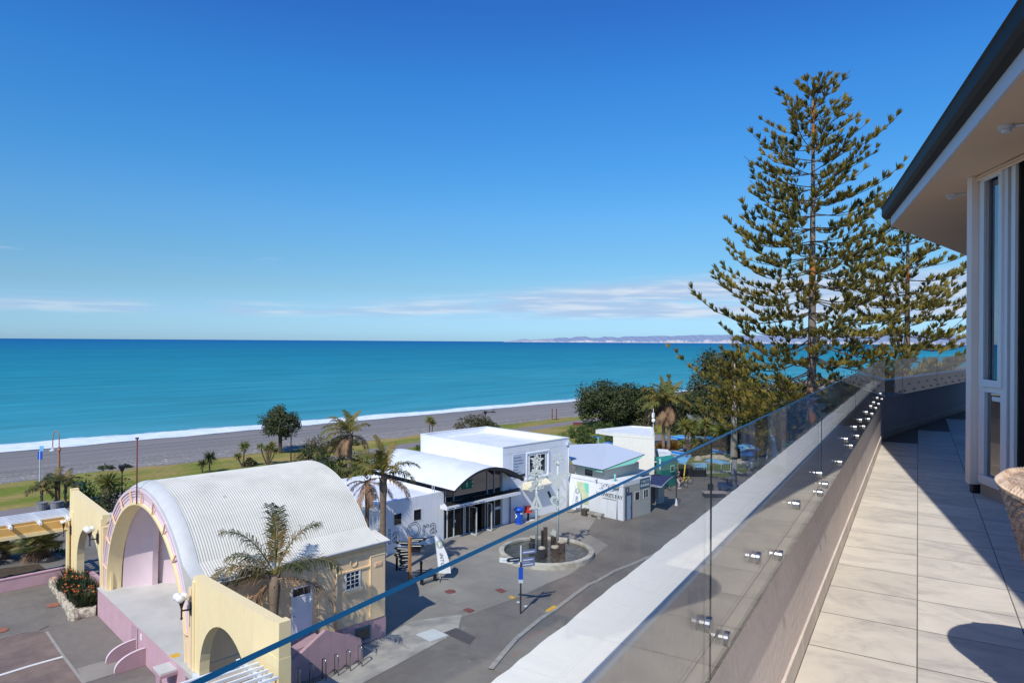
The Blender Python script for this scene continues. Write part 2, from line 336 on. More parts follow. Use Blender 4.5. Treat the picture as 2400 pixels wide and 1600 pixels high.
def copy_tree(o, loc, rotz=0.0, scale=1.0, label=None, group=None, parent=None):
    c = o.copy(); C.objects.link(c); OFF[c] = Vector(loc)
    if parent is not None: c.parent = parent
    else:
        c.location = loc; c.rotation_euler = (0, 0, rotz); c.scale = (scale,)*3
        if label: c['label'] = label
        if group: c['group'] = group
    for ch in children(o): copy_tree(ch, loc, parent=c)
    return c
def text(name, s, size, origin, ex, ey, mat, parent, depth=.006, align='LEFT', extra=1.0):
    cu = bpy.data.curves.new(name, 'FONT'); cu.body = s; cu.size = size; cu.align_x = align; cu.extrude = depth
    cu.resolution_u = 3; cu.space_character = extra
    t = bpy.data.objects.new('tmp', cu); C.objects.link(t)
    dg = bpy.context.evaluated_depsgraph_get(); me = bpy.data.meshes.new_from_object(t.evaluated_get(dg))
    bpy.data.objects.remove(t); bpy.data.curves.remove(cu)
    ex, ey = Vector(ex).normalized(), Vector(ey).normalized(); ez = ex.cross(ey); o = Vector(origin)-OFF.get(parent, Vector())
    for v in me.vertices:
        x, y, z = v.co; v.co = o+ex*x+ey*y+ez*z
    me.materials.clear(); me.materials.append(MT[mat])
    ob = bpy.data.objects.new(name, me); C.objects.link(ob); ob.parent = parent; OFF[ob] = OFF.get(parent, Vector())
    return ob
def sheet(name, pts, z, mat, sub=None, **kw):
    mb = MB(); n = len(pts); mb.add([(p[0], p[1], z) for p in pts], [tuple(range(n))])
    return mb.build(name, mat, **kw)

# ------------------------------------------------------------------ sun, sky, camera
SAZ = math.radians(21.8); SEL = math.radians(45.9)
def make_world():
    w = bpy.data.worlds.new('World'); bpy.context.scene.world = w; w.use_nodes = True
    nt = w.node_tree; N = nt.nodes; K = nt.links; N.clear()
    out = N.new('ShaderNodeOutputWorld'); bg = N.new('ShaderNodeBackground'); K.new(bg.outputs[0], out.inputs[0])
    sk = N.new('ShaderNodeTexSky'); sk.sky_type = 'NISHITA'; sk.sun_disc = False
    sk.sun_elevation = SEL; sk.sun_rotation = math.radians(249.8); sk.altitude = 0; sk.air_density = 1.0; sk.dust_density = .35; sk.ozone_density = 3.2
    bg.inputs[1].default_value = .105
    tc = N.new('ShaderNodeTexCoord'); sp = N.new('ShaderNodeSeparateXYZ'); K.new(tc.outputs['Generated'], sp.inputs[0])
    def math_(op, a, b=None, c=None):
        n = N.new('ShaderNodeMath'); n.operation = op
        for i, v in enumerate((a, b, c)):
            if v is None: continue
            if isinstance(v, (int, float)): n.inputs[i].default_value = v
            else: K.new(v, n.inputs[i])
        return n.outputs[0]
    def ramp(v, a, b, c=0.0, d=1.0):
        n = N.new('ShaderNodeMapRange'); n.interpolation_type = 'SMOOTHSTEP'
        for i, q in zip((1, 2, 3, 4), (a, b, c, d)): n.inputs[i].default_value = q
        K.new(v, n.inputs[0]); return n.outputs[0]
    el = sp.outputs[2]
    # grade of the clear sky with elevation
    cr = N.new('ShaderNodeValToRGB'); K.new(math_('MULTIPLY', el, 1.6), cr.inputs[0]); e = cr.color_ramp.elements
    e[0].position = .02; e[0].color = GR[0]; e[1].position = .7; e[1].color = GR[-1]
    for pos, col in zip((.12, .2, .28, .39, .56), GR[1:-1]):
        x = e.new(pos); x.color = col
    mu = N.new('ShaderNodeMix'); mu.data_type = 'RGBA'; mu.blend_type = 'MULTIPLY'; mu.inputs[0].default_value = 1
    K.new(sk.outputs[0], mu.inputs[6]); K.new(cr.outputs[0], mu.inputs[7])
    # low cloud bank over the horizon
    az = math_('ARCTAN2', sp.outputs[1], sp.outputs[0])
    cx = N.new('ShaderNodeCombineXYZ'); K.new(math_('MULTIPLY', az, 5.0), cx.inputs[0]); K.new(math_('MULTIPLY', el, 62.0), cx.inputs[1])
    n1 = N.new('ShaderNodeTexNoise'); n1.inputs['Scale'].default_value = 1.0; n1.inputs['Detail'].default_value = 7; n1.inputs['Roughness'].default_value = .58; n1.inputs['Distortion'].default_value = .25; K.new(cx.outputs[0], n1.inputs['Vector'])
    right = ramp(az, 1.12, .45)                      # 1 towards the cape, 0 on the far left
    top = math_('MULTIPLY_ADD', right, .042, .05)
    band = math_('MULTIPLY', ramp(el, .028, .042), ramp(math_('SUBTRACT', el, top), .012, -.014))
    gap = math_('SUBTRACT', 1.0, math_('MULTIPLY', ramp(math_('ABSOLUTE', math_('SUBTRACT', az, 1.235)), .07, .02), .9))
    dens = math_('MULTIPLY', math_('MULTIPLY', band, gap), math_('MULTIPLY_ADD', right, .35, .75))
    cov = math_('MULTIPLY', dens, ramp(math_('ADD', n1.outputs[0], math_('MULTIPLY', right, .08)), .30, .56))
    wisp = math_('MULTIPLY', ramp(el, .06, .08), math_('MULTIPLY', ramp(el, .16, .10), ramp(n1.outputs[0], .64, .74)))
    n2 = N.new('ShaderNodeTexNoise'); n2.inputs['Scale'].default_value = 2.1; n2.inputs['Detail'].default_value = 6; K.new(cx.outputs[0], n2.inputs['Vector'])
    cc = N.new('ShaderNodeMix'); cc.data_type = 'RGBA'; cc.inputs[6].default_value = CLD[0]; cc.inputs[7].default_value = CLD[1]; K.new(ramp(n2.outputs[0], .42, .68), cc.inputs[0])
    m1 = N.new('ShaderNodeMix'); m1.data_type = 'RGBA'; K.new(math_('MULTIPLY', cov, .85), m1.inputs[0]); K.new(mu.outputs[2], m1.inputs[6]); K.new(cc.outputs[2], m1.inputs[7])
    m2 = N.new('ShaderNodeMix'); m2.data_type = 'RGBA'; K.new(math_('MULTIPLY', wisp, .35), m2.inputs[0]); K.new(m1.outputs[2], m2.inputs[6]); m2.inputs[7].default_value = CLD[0]
    K.new(m2.outputs[2], bg.inputs[0])
GR = [(0.551, 0.927, 1.543, 1), (0.552, 0.824, 1.071, 1), (0.51, 0.881, 1.114, 1), (0.484, 0.952, 1.258, 1), (0.372, 0.973, 1.397, 1), (0.288, 0.953, 1.575, 1), (0.253, 0.79, 1.556, 1)]
CLD = [(4.1, 5.5, 7.8, 1), (6.6, 7.3, 8.4, 1)]
make_world()
sl = bpy.data.lights.new('sun', 'SUN'); sl.energy = 3.9; sl.angle = math.radians(.5); sl.color = (1, .955, .88)
so = bpy.data.objects.new('sun', sl); C.objects.link(so); so.location = (-40, -20, 60)
sd = Vector((math.cos(SAZ)*math.cos(SEL), math.sin(SAZ)*math.cos(SEL), -math.sin(SEL)))
so.rotation_euler = sd.to_track_quat('-Z', 'Y').to_euler()
cam = bpy.data.cameras.new('camera'); co = bpy.data.objects.new('camera', cam); C.objects.link(co)
cam.sensor_width = 36; cam.lens = 36*FPX/2400; cam.clip_start = .05; cam.clip_end = 150000
mtx = Matrix((RT, UC, -FW)).transposed().to_4x4(); mtx.translation = (0, 0, H); co.matrix_world = mtx
bpy.context.scene.camera = co
vs = bpy.context.scene.view_settings; vs.view_transform = 'Standard'; vs.look = 'None'; vs.exposure = 0; vs.gamma = 1
bpy.context.scene.cycles.max_bounces = 8; bpy.context.scene.cycles.transparent_max_bounces = 24
bpy.context.scene.cycles.caustics_reflective = False; bpy.context.scene.cycles.caustics_refractive = False

# ------------------------------------------------------------------ sea, beach, lawn, paths, hills
def sea_mat():
    m, nt, N, K = nodes('sea_water')
    out = N.new('ShaderNodeOutputMaterial'); g = N.new('ShaderNodeNewGeometry'); sp = N.new('ShaderNodeSeparateXYZ'); K.new(g.outputs['Position'], sp.inputs[0])
    def mp(sc):
        n = N.new('ShaderNodeMapping'); n.inputs['Scale'].default_value = sc; K.new(g.outputs['Position'], n.inputs[0]); return n.outputs[0]
    lg = N.new('ShaderNodeMath'); lg.operation = 'LOGARITHM'; lg.inputs[1].default_value = 10; K.new(sp.outputs[1], lg.inputs[0])
    n1 = N.new('ShaderNodeTexNoise'); n1.inputs['Scale'].default_value = 1; n1.inputs['Detail'].default_value = 6; n1.inputs['Roughness'].default_value = .6; K.new(mp((.0016, .008, 1)), n1.inputs['Vector'])
    n2 = N.new('ShaderNodeTexNoise'); n2.inputs['Scale'].default_value = 1; n2.inputs['Detail'].default_value = 8; n2.inputs['Roughness'].default_value = .7; K.new(mp((.02, .13, 1)), n2.inputs['Vector'])
    a = N.new('ShaderNodeMath'); a.operation = 'MULTIPLY_ADD'; a.inputs[1].default_value = .95; K.new(n1.outputs[0], a.inputs[0]); K.new(lg.outputs[0], a.inputs[2])
    a2 = N.new('ShaderNodeMapRange'); a2.inputs[1].default_value = 2.55; a2.inputs[2].default_value = 4.5; K.new(a.outputs[0], a2.inputs[0])
    cr = N.new('ShaderNodeValToRGB'); K.new(a2.outputs[0], cr.inputs[0]); e = cr.color_ramp.elements
    e[0].position = 0; e[0].color = rgb(96, 174, 188, .82); e[1].position = 1; e[1].color = rgb(22, 106, 160, .86)
    for pos, col in ((.1, rgb(62, 158, 174, .83)), (.28, rgb(40, 145, 165, .83)), (.5, rgb(30, 132, 160, .83)), (.72, rgb(26, 120, 164, .82))):
        x = e.new(pos); x.color = col
    mr = N.new('ShaderNodeMapRange'); mr.inputs[1].default_value = .3; mr.inputs[2].default_value = .7; mr.inputs[3].default_value = .78; mr.inputs[4].default_value = 1.24; K.new(n2.outputs[0], mr.inputs[0])
    sc = N.new('ShaderNodeVectorMath'); sc.operation = 'SCALE'; K.new(cr.outputs[0], sc.inputs[0]); K.new(mr.outputs[0], sc.inputs['Scale'])
    # breaking foam along the shore
    n3 = N.new('ShaderNodeTexNoise'); n3.inputs['Scale'].default_value = 1; n3.inputs['Detail'].default_value = 7; n3.inputs['Roughness'].default_value = .7; K.new(mp((.07, .22, 1)), n3.inputs['Vector'])
    yy = N.new('ShaderNodeMath'); yy.operation = 'MULTIPLY_ADD'; yy.inputs[1].default_value = -13.0; K.new(n3.outputs[0], yy.inputs[0]); K.new(sp.outputs[1], yy.inputs[2])
    # gentle widening of the surf towards the left
    xx = N.new('ShaderNodeMath'); xx.operation = 'MULTIPLY_ADD'; xx.inputs[1].default_value = .03; K.new(sp.outputs[0], xx.inputs[0]); K.new(yy.outputs[0], xx.inputs[2])
    fm = N.new('ShaderNodeMapRange'); fm.inputs[1].default_value = 137.4; fm.inputs[2].default_value = 135.6; K.new(xx.outputs[0], fm.inputs[0])
    # x dependence is limited to the visible stretch
    n4 = N.new('ShaderNodeTexNoise'); n4.inputs['Scale'].default_value = 1; n4.inputs['Detail'].default_value = 6; n4.inputs['Roughness'].default_value = .75; K.new(mp((.35, .8, 1)), n4.inputs['Vector'])
    f2 = N.new('ShaderNodeMapRange'); f2.inputs[1].default_value = .3; f2.inputs[2].default_value = .5; f2.inputs[3].default_value = .3; K.new(n4.outputs[0], f2.inputs[0])
    ff = N.new('ShaderNodeMath'); ff.operation = 'MULTIPLY'; K.new(fm.outputs[0], ff.inputs[0]); K.new(f2.outputs[0], ff.inputs[1])
    mx = N.new('ShaderNodeMix'); mx.data_type = 'RGBA'; K.new(ff.outputs[0], mx.inputs[0]); K.new(sc.outputs[0], mx.inputs[6]); mx.inputs[7].default_value = rgb(236, 242, 246)
    nb = N.new('ShaderNodeTexNoise'); nb.inputs['Scale'].default_value = 1; nb.inputs['Detail'].default_value = 5; K.new(mp((.09, .42, 1)), nb.inputs['Vector'])
    b = N.new('ShaderNodeBump'); b.inputs['Strength'].default_value = .55; b.inputs['Distance'].default_value = .6; K.new(nb.outputs[0], b.inputs['Height'])
    d = N.new('ShaderNodeBsdfDiffuse'); K.new(mx.outputs[2], d.inputs[0]); K.new(b.outputs[0], d.inputs['Normal'])
    gl = N.new('ShaderNodeBsdfGlossy'); gl.inputs['Roughness'].default_value = .3; K.new(b.outputs[0], gl.inputs['Normal'])
    ms = N.new('ShaderNodeMixShader'); ms.inputs[0].default_value = .07; K.new(d.outputs[0], ms.inputs[1]); K.new(gl.outputs[0], ms.inputs[2]); K.new(ms.outputs[0], out.inputs[0])
    return m
def beach_mat():
    m, nt, N, K = nodes('shingle_beach')
    out = N.new('ShaderNodeOutputMaterial'); p = N.new('ShaderNodeBsdfPrincipled'); K.new(p.outputs[0], out.inputs[0]); p.inputs['Roughness'].default_value = .9; p.inputs['Specular IOR Level'].default_value = .2
    g = N.new('ShaderNodeNewGeometry'); sp = N.new('ShaderNodeSeparateXYZ'); K.new(g.outputs['Position'], sp.inputs[0])
    def noise(s, sc, det=5):
        mp = N.new('ShaderNodeMapping'); mp.inputs['Scale'].default_value = sc; K.new(g.outputs['Position'], mp.inputs[0])
        n = N.new('ShaderNodeTexNoise'); n.inputs['Scale'].default_value = s; n.inputs['Detail'].default_value = det; n.inputs['Roughness'].default_value = .65; K.new(mp.outputs[0], n.inputs['Vector']); return n.outputs[0]
    def rng(v, a, b, c=0., d=1.):
        n = N.new('ShaderNodeMapRange')
        for i, q in zip((1, 2, 3, 4), (a, b, c, d)): n.inputs[i].default_value = q
        K.new(v, n.inputs[0]); return n.outputs[0]
    def mix(f, a, b):
        n = N.new('ShaderNodeMix'); n.data_type = 'RGBA'
        if isinstance(f, float): n.inputs[0].default_value = f
        else: K.new(f, n.inputs[0])
        for i, q in ((6, a), (7, b)):
            if isinstance(q, tuple): n.inputs[i].default_value = q
            else: K.new(q, n.inputs[i])
        return n.outputs[2]
    def mul(a, b):
        n = N.new('ShaderNodeMath'); n.operation = 'MULTIPLY'; K.new(a, n.inputs[0]); K.new(b, n.inputs[1]); return n.outputs[0]
    base = mix(rng(noise(.25, (.25, 1, 1)), .4, .65), rgb(128, 124, 120), rgb(140, 135, 129))
    base = mix(rng(noise(1.0, (.012, .42, 1), 4), .45, .62), base, rgb(116, 111, 107, .95))
    base = mix(rng(noise(6.0, (1, 1, 1), 2), .35, .75, 0., .35), base, rgb(176, 168, 160))
    wob = noise(.12, (1, 1, 1), 4)
    yv = N.new('ShaderNodeMath'); yv.operation = 'MULTIPLY_ADD'; yv.inputs[1].default_value = 9.0; K.new(wob, yv.inputs[0]); K.new(sp.outputs[1], yv.inputs[2])
    peb = mul(rng(noise(2.2, (1, 1, 1), 3), .57, .66), rng(yv.outputs[0], 107., 98.5, .04, .9))
    base = mix(peb, base, rgb(196, 186, 176))
    wet = rng(yv.outputs[0], 135., 137.5)
    base = mix(wet, base, rgb(84, 86, 96, .9))
    K.new(base, p.inputs['Base Color'])
    b = N.new('ShaderNodeBump'); b.inputs['Strength'].default_value = .7; b.inputs['Distance'].default_value = .12; K.new(noise(3.5, (1, 1, 1), 4), b.inputs['Height']); K.new(b.outputs[0], p.inputs['Normal'])
    return m
def hill_mat():
    m, nt, N, K = nodes('hazy_hills')
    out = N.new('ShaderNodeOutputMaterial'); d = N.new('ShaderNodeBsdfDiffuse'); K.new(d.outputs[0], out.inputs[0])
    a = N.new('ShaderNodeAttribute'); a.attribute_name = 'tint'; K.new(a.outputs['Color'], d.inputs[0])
    return m
MT['sea'] = sea_mat(); MT['beach'] = beach_mat(); MT['hills'] = hill_mat()
mb = MB(); ys = [122, 135, 150, 180, 250, 500, 1500, 6000, 25000, 70000]; xs = [-70000, -20000, -4000, -500, 0, 100, 200, 400, 1500, 8000, 30000, 70000]
mb.grid([[(x, y, -2.0) for x in xs] for y in ys]); 
o = mb.build('sea', 'sea', kind='structure')
for p in o.data.polygons: p.flip() if p.normal.z < 0 else None
mb = MB(); prof = [(92.2, -.03), (94, .06), (97, .35), (101, .4), (106, .15), (115, -.6), (126, -1.5), (135, -2.15), (145, -3.0), (160, -4)]
def shore(x): return max(0, x-150)*.02
mb.grid([[(x, y+shore(x)*.0+.25*math.sin(x*.7+y), z+.03*math.sin(x*.31+y*.9)) for x in range(-300, 900, 6)] for y, z in prof])
o = mb.build('beach', 'beach', kind='structure', smooth=True)
sheet('ground', [(-3000, -3000), (3000, -3000), (3000, 93.5), (-3000, 93.5)], -.012, 'asphalt', kind='structure')
# lawn with an uneven seaward edge
def pathc(x): return 76.4+8.3*max(0, min(1, (x-16)/44.))**1.0+max(0, x-60)*.055
random.seed(3)
xs = [x*.8 for x in range(-120, 320)]
edge = {x: 92.6+.5*math.sin(x*.35)+.35*math.sin(x*.9+1)+random.uniform(-.35, .35)+max(0, x-40)*.022 for x in xs}
mb = MB(); mb.grid([[(x, pathc(x)+1.7 if k == 0 else edge[x], .004+(0.05 if k else 0)) for x in xs] for k in (0, 1)])
mb.build('lawn', 'lawn', kind='structure')
xs2 = [x for x in xs if x >= 24]
mb = MB(); mb.grid([[(x, (57+6*math.sin(x*.2)*.1+max(0, 30-x)*1.8) if k == 0 else pathc(x)-1.75, .004) for x in xs2] for k in (0, 1)])
mb.build('lawn', 'lawn', kind='structure')
mb = MB(); mb.grid([[(x, pathc(x)-1.8+3.6*k, .008) for x in xs] for k in (0, 1)]); mb.build('path', 'path', kind='structure')
# far cape: ridge with pale cliffs at its foot
hp = [(1180, 802), (1196, 799), (1215, 796), (1232, 793), (1243, 797), (1252, 795.5), (1270, 794), (1288, 793.5), (1308, 791.5), (1326, 790.5), (1335, 793), (1352, 788.5), (1370, 788), (1385, 791), (1400, 792), (1418, 788.5), (1432, 789), (1446, 791.5), (1462, 788.5), (1480, 787.5), (1500, 788.5), (1522, 787.5), (1545, 786.5), (1570, 787.5), (1600, 786), (1636, 784.5), (1670, 785), (1700, 784.5), (1760, 786), (1820, 784), (1900, 787), (1980, 785), (2080, 786), (2180, 783), (2300, 785), (2420, 784)]
hx = []
for i in range(len(hp)-1):
    (a, ya), (b, yb) = hp[i], hp[i+1]; n = max(2, int((b-a)/4))
    hx += [(a+(b-a)*k/n, ya+(yb-ya)*k/n) for k in range(n)]
rows = []; tints = []
random.seed(11); D0 = 24000.
NR = 9
def hb(px): return 800.2+(px-1200)*.0065
cl = [.5]
for px, py in hx: cl.append(max(.05, min(1, cl[-1]*.72+random.uniform(0, .34))))
for r in range(NR):
    row = []; f = r/(NR-1.)
    for i, (px, py) in enumerate(hx):
        Hh = max(.0, hb(px)-py+random.uniform(-.25, .25)*(r > 2)+.3*math.sin(i*.9)*(r == NR-1)); prof_ = f**(.55+.5*cl[i+1])
        p = dist(px, hb(px)-Hh*prof_, D0*(1+.03*f+.004*math.sin(i*1.3+r)))
        if r == 0: p.z = -2
        row.append(p)
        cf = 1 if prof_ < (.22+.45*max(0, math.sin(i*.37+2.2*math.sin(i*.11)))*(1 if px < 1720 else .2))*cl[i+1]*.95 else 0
        white = (.50, .48, .48); far = (.20, .27, .40); mid = (.30, .31, .37)  # distance haze is mixed into the ridge tones
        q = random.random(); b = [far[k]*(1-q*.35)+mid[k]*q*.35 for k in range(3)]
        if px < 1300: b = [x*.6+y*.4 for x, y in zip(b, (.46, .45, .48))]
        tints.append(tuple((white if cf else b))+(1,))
    rows.append(row)
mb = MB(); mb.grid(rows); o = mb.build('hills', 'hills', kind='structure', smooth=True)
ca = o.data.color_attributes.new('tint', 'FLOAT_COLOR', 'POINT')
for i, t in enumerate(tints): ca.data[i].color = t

# ================================================================== BANDSHELL
YC = 37.95
def ell(a, b, z0, n, zmin):                     # arch profile as (y, z) from right foot to left foot
    t0 = math.asin(max(0, (zmin-z0)/b)); pts = []
    for i in range(n+1):
        t = t0+(PI-2*t0)*i/n; pts.append((YC-a*math.cos(t), z0+b*math.sin(t)))
    return pts
sh = thing('bandshell', 'cream and mauve bandshell with white vaulted corrugated roof and open arched stage', 'bandshell', (16.3, 38, 0))
mb = MB(); mb.box(11.06, 20.8, 31.08, 44.85, 0, 1.56); mb.build('stage_base', 'mauve', sh)
mb = MB(); mb.box(11.02, 17.4, 30.97, 44.88, 1.563, 1.60); mb.box(11.02, 11.3, 30.1, 30.97, 1.40, 1.6); mb.build('stage_floor', 'stagegrey', sh)
mb = MB(); mb.box(11.25, 21.4, 31.0, 31.35, 1.15, 5.10); mb.box(11.25, 21.4, 44.6, 44.9, 0, 5.1); mb.box(21.05, 21.38, 31.35, 44.6, 0, 5.1)
# back gable under the vault
g = ell(6.95, 6.85, 1.6, 40, 5.0); mb.extrude([(21.0, y, z) for y, z in g], (-.25, 0, 0))
mb.build('side_wall', 'beige', sh)
mb = MB(); mb.box(11.3, 21.425, 30.965, 31.36, 0, 1.148); mb.build('plinth', 'mauve2', sh)
# corrugated vault: 76 ribs
mb = MB(); prof = [(30.84, 5.16), (31.15, 5.23), (31.55, 5.42)]+ell(7.08, 7.0, 1.6, 90, 5.75)+[(2*YC-31.55, 5.42), (2*YC-31.15, 5.23), (2*YC-30.84, 5.16)]
rows = []; nx = 72*6
for i in range(nx+1):
    x = 11.98+(21.05-11.98)*i/nx; k = .011*(1, .55, -.55, -1, -.55, .55)[i % 6]
    rows.append([(x, YC+(y-YC)*(1+k/7), z+k*(z-1.6)/7) for y, z in prof])
mb.grid(rows); o = mb.build('roof', 'corr', sh)
mb = MB(); rows = []
for i in range(41):                              # small flat apron at the back corner
    x = 20.95+.6*i/40; k = .012*math.cos(2*PI*i/8); rows.append([(x, 30.8, 5.2+k), (x, 32.3, 5.46+k)])
mb.grid(rows); mb.build('roof_apron', 'corr', sh, smooth=True)
mb = MB(); mb.tube([(11.5, 30.78, 5.16), (21.58, 30.78, 5.16)], .055, 8); mb.build('gutter', 'flash', sh, True)
# smooth front flashing
mb = MB(); pa = ell(7.0, 6.84, 1.6, 60, 3.0); pb = ell(7.1, 7.04, 1.6, 60, 5.3)
fl = []
for x, (a, b) in ((11.40, (6.95, 6.76)), (11.55, (7.03, 6.9)), (11.8, (7.1, 7.03)), (12.02, (7.1, 7.045))):
    q_ = ell(a, b, 1.6, 60, 5.75); fl.append([(x, 31.12, 5.22), (x, 31.55, 5.42)]+[(x, y, z) for y, z in q_]+[(x, 2*YC-31.55, 5.42), (x, 2*YC-31.12, 5.22)])
mb.grid(fl); mb.build('roof_flashing', 'flash', sh, smooth=True)
mb = MB(); mb.grid([[(x, y, z) for y, z in ell(a, b, 1.6, 64, 1.602)] for x, a, b in ((11.30, 6.935, 6.745), (11.75, 6.935, 6.75))]); mb.build('arch_edge', 'flash', sh, smooth=True)
# stepped lilac arch rim
mb = MB(); steps = [(11.32, 6.93, 6.74), (11.28, 6.9, 6.71), (11.28, 6.76, 6.57), (11.34, 6.75, 6.56), (11.34, 6.62, 6.43), (11.38, 6.61, 6.42), (11.38, 6.48, 6.29), (11.42, 6.47, 6.28), (11.42, 6.32, 6.13), (11.38, 6.31, 6.12), (11.38, 6.18, 5.98)]
rim = [[(x, y, z) for y, z in ell(a, b, 1.6, 64, 1.602)] for x, a, b in steps]
mb.grid(rim); smooth_angle(mb.build('arch_rim', 'lilac', sh), 30)
mb = MB(); ins = [(11.38, 6.2, 6.0), (11.28, 6.19, 5.99), (11.28, 6.07, 5.87), (11.32, 6.06, 5.86), (12.05, 6.04, 5.84)]
mb.grid([[(x, y, z) for y, z in ell(a, b, 1.6, 64, 1.602)] for x, a, b in ins]); smooth_angle(mb.build('inner_arch', 'yellow', sh), 30)
for i in range(11):
    t = math.radians(12+156*i/10)
    p = Vector((11.29, YC-6.14*math.cos(t), 1.6+5.94*math.sin(t))); q = Vector((11.27, YC-6.86*math.cos(t), 1.6+6.66*math.sin(t)))
    MB().bar(p, q, .07, .07).build('arch_strut', 'peach', sh)
# stepped half-dome of curved panels inside
BRK = [.02, .2, .38, .56, .72, .87, .99]; PAN = 6
for i in range(PAN):
    mb = MB(); rows = []; n = 8; m = 16
    for j in range(n+1):
        s = j/n; th = PI*(BRK[i]+(BRK[i+1]-BRK[i])*s); k = 1.0-.2*s if i < PAN/2-.5 else 1.0-.2*(1-s)
        row = []
        for q in range(m+1):
            ph = (PI/2)*q/m*.985
            row.append((11.95+4.7*math.sin(th)*math.cos(ph)**.7*k, YC-5.99*math.cos(th)*math.cos(ph)**.85*(k*.3+.7), 1.6+5.76*math.sin(ph)*(k*.2+.8)))
        rows.append(row)
    mb.grid(rows)
    # return edge of the panel
    e = rows[-1] if i < PAN/2-.5 else rows[0]
    mb.grid([e, [(x+.3, y, z) for x, y, z in e]])
    smooth_angle(mb.build('shell_panel', 'lilac', sh), 40)
# back stop behind the panels
mb = MB(); mb.box(17.3, 17.4, 32, 44, 1.6, 5); mb.build('backdrop', 'mauve', sh)
mb = MB(); mb.box(11.48, 11.60, 43.9, 44.5, 1.6, 5.0); mb.build('pier', 'yellow', sh)
# south wall trim
for x0, x1, zt in ((20.42, 21.32, 4.5), (17.38, 18.36, 4.45), (14.5, 15.42, 4.45)):
    MB().box(x0, x1, 30.93, 31.02, 1.15, zt).build('pilaster', 'beige', sh)
    MB().box(x0-.02, x1+.02, 30.91, 31.01, zt, zt+.05).build('pilaster_cap', 'cream_trim', sh)
    MB().box(x0-.025, x0, 30.915, 31.0, 1.15, zt).build('pilaster_edge', 'cream_trim', sh)
mb = MB()
for z in (4.72, 4.86, 5.0): mb.box(11.6, 21.41, 30.965, 31.0, z, z+.025)
mb.box(18.36, 20.42, 30.94, 31.0, 3.98, 4.06); mb.box(15.42, 17.38, 30.94, 31.0, 3.98, 4.06); mb.box(12.5, 14.5, 30.94, 31.0, 3.98, 4.06)
mb.build('string_course', 'beige', sh)
for x in (19.39, 13.34):
    mb = MB(); pts = [(x+.19*math.cos(2*PI*k/28), 30.965, 4.42+.19*math.sin(2*PI*k/28)) for k in range(29)]; mb.tube(pts, .02, 6); mb.build('roundel', 'cream_trim', sh, True)
def sash(x0, x1, z0, z1, nx=3, nz=4, y=31.0):
    w = MB(); w.box(x0-.09, x0, y-.04, y+.05, z0-.05, z1+.06).box(x1, x1+.09, y-.04, y+.05, z0-.05, z1+.06).box(x0, x1, y-.04, y+.05, z1, z1+.06).box(x0, x1, y-.04, y+.05, z0-.05, z0)
    f = w.build('window', 'white', sh)
    MB().box(x0, x1, y-.008, y-.002, z0, z1).build('pane', 'winglass', f)
    b = MB()
    for k in range(1, nx): xx = x0+(x1-x0)*k/nx; b.box(xx-.018, xx+.018, y-.03, y-.009, z0, z1)
    for k in range(1, nz): zz = z0+(z1-z0)*k/nz; b.box(x0, x1, y-.027, y-.0095, zz-.018, zz+.018)
    b.build('glazing_bars', 'white', f)
    MB().box(x0-.17, x1+.2, y-.14, y+.01, z0-.22, z0-.06).build('sill', 'cream_trim', f)
sash(18.98, 19.72, 3.12, 3.94)
sash(13.3, 14.05, 3.12, 3.94)
d = MB().box(15.99, 16.93, 30.95, 31.0, 1.56, 3.45).build('door', 'white', sh)
MB().box(15.99, 16.93, 30.955, 30.998, 3.5, 3.87).build('fanlight', 'winglass', d)
MB().box(16.93, 17.02, 30.93, 31.0, 1.56, 3.92).box(15.90, 15.99, 30.93, 31.0, 1.56, 3.92).box(15.99, 16.93, 30.93, 31.0, 3.87, 3.93).box(15.99, 16.93, 30.93, 31.0, 3.45, 3.5).build('door_frame', 'white', d)
MB().sphere((16.08, 30.91, 2.55), .03, 8).build('door_handle', 'iron', d)
mb = MB(); mb.tube([(18.34, 30.88, 4.1), (18.34, 30.88, 1.1)], .05, 8); mb.build('drainpipe', 'beige', sh, True)
f = MB().box(19.50, 20.42, 30.92, 30.964, .2, .92).build('basement_window', 'signteal', sh); MB().box(19.60, 20.33, 30.905, 30.919, .28, .84).build('pane', 'winglass', f)
# moulded plaque on the corner pilaster
mb = MB(); mb.box(20.66, 21.1, 30.905, 30.93, 3.9, 4.14)
for k in range(6): mb.box(20.69+.07*k, 20.73+.07*k, 30.888, 30.905, 3.94+.02*(k % 2), 4.1)
mb.build('plaque', 'peach', sh)
# landing and ramp wall
mb = MB(); mb.box(15.3, 17.1, 29.75, 30.96, 0, 1.5); mb.extrude([(15.15, 29.5, 0), (18.95, 29.5, 0), (18.95, 29.5, 1.05), (16.95, 29.5, 2.05), (15.15, 29.5, 1.05)], (0, .22, 0)); mb.box(15.15, 15.35, 29.72, 30.95, 0, 1.05); mb.box(18.75, 18.95, 29.72, 30.95, 0, 1.0)
mb.build('ramp_wall', 'mauve2', sh)
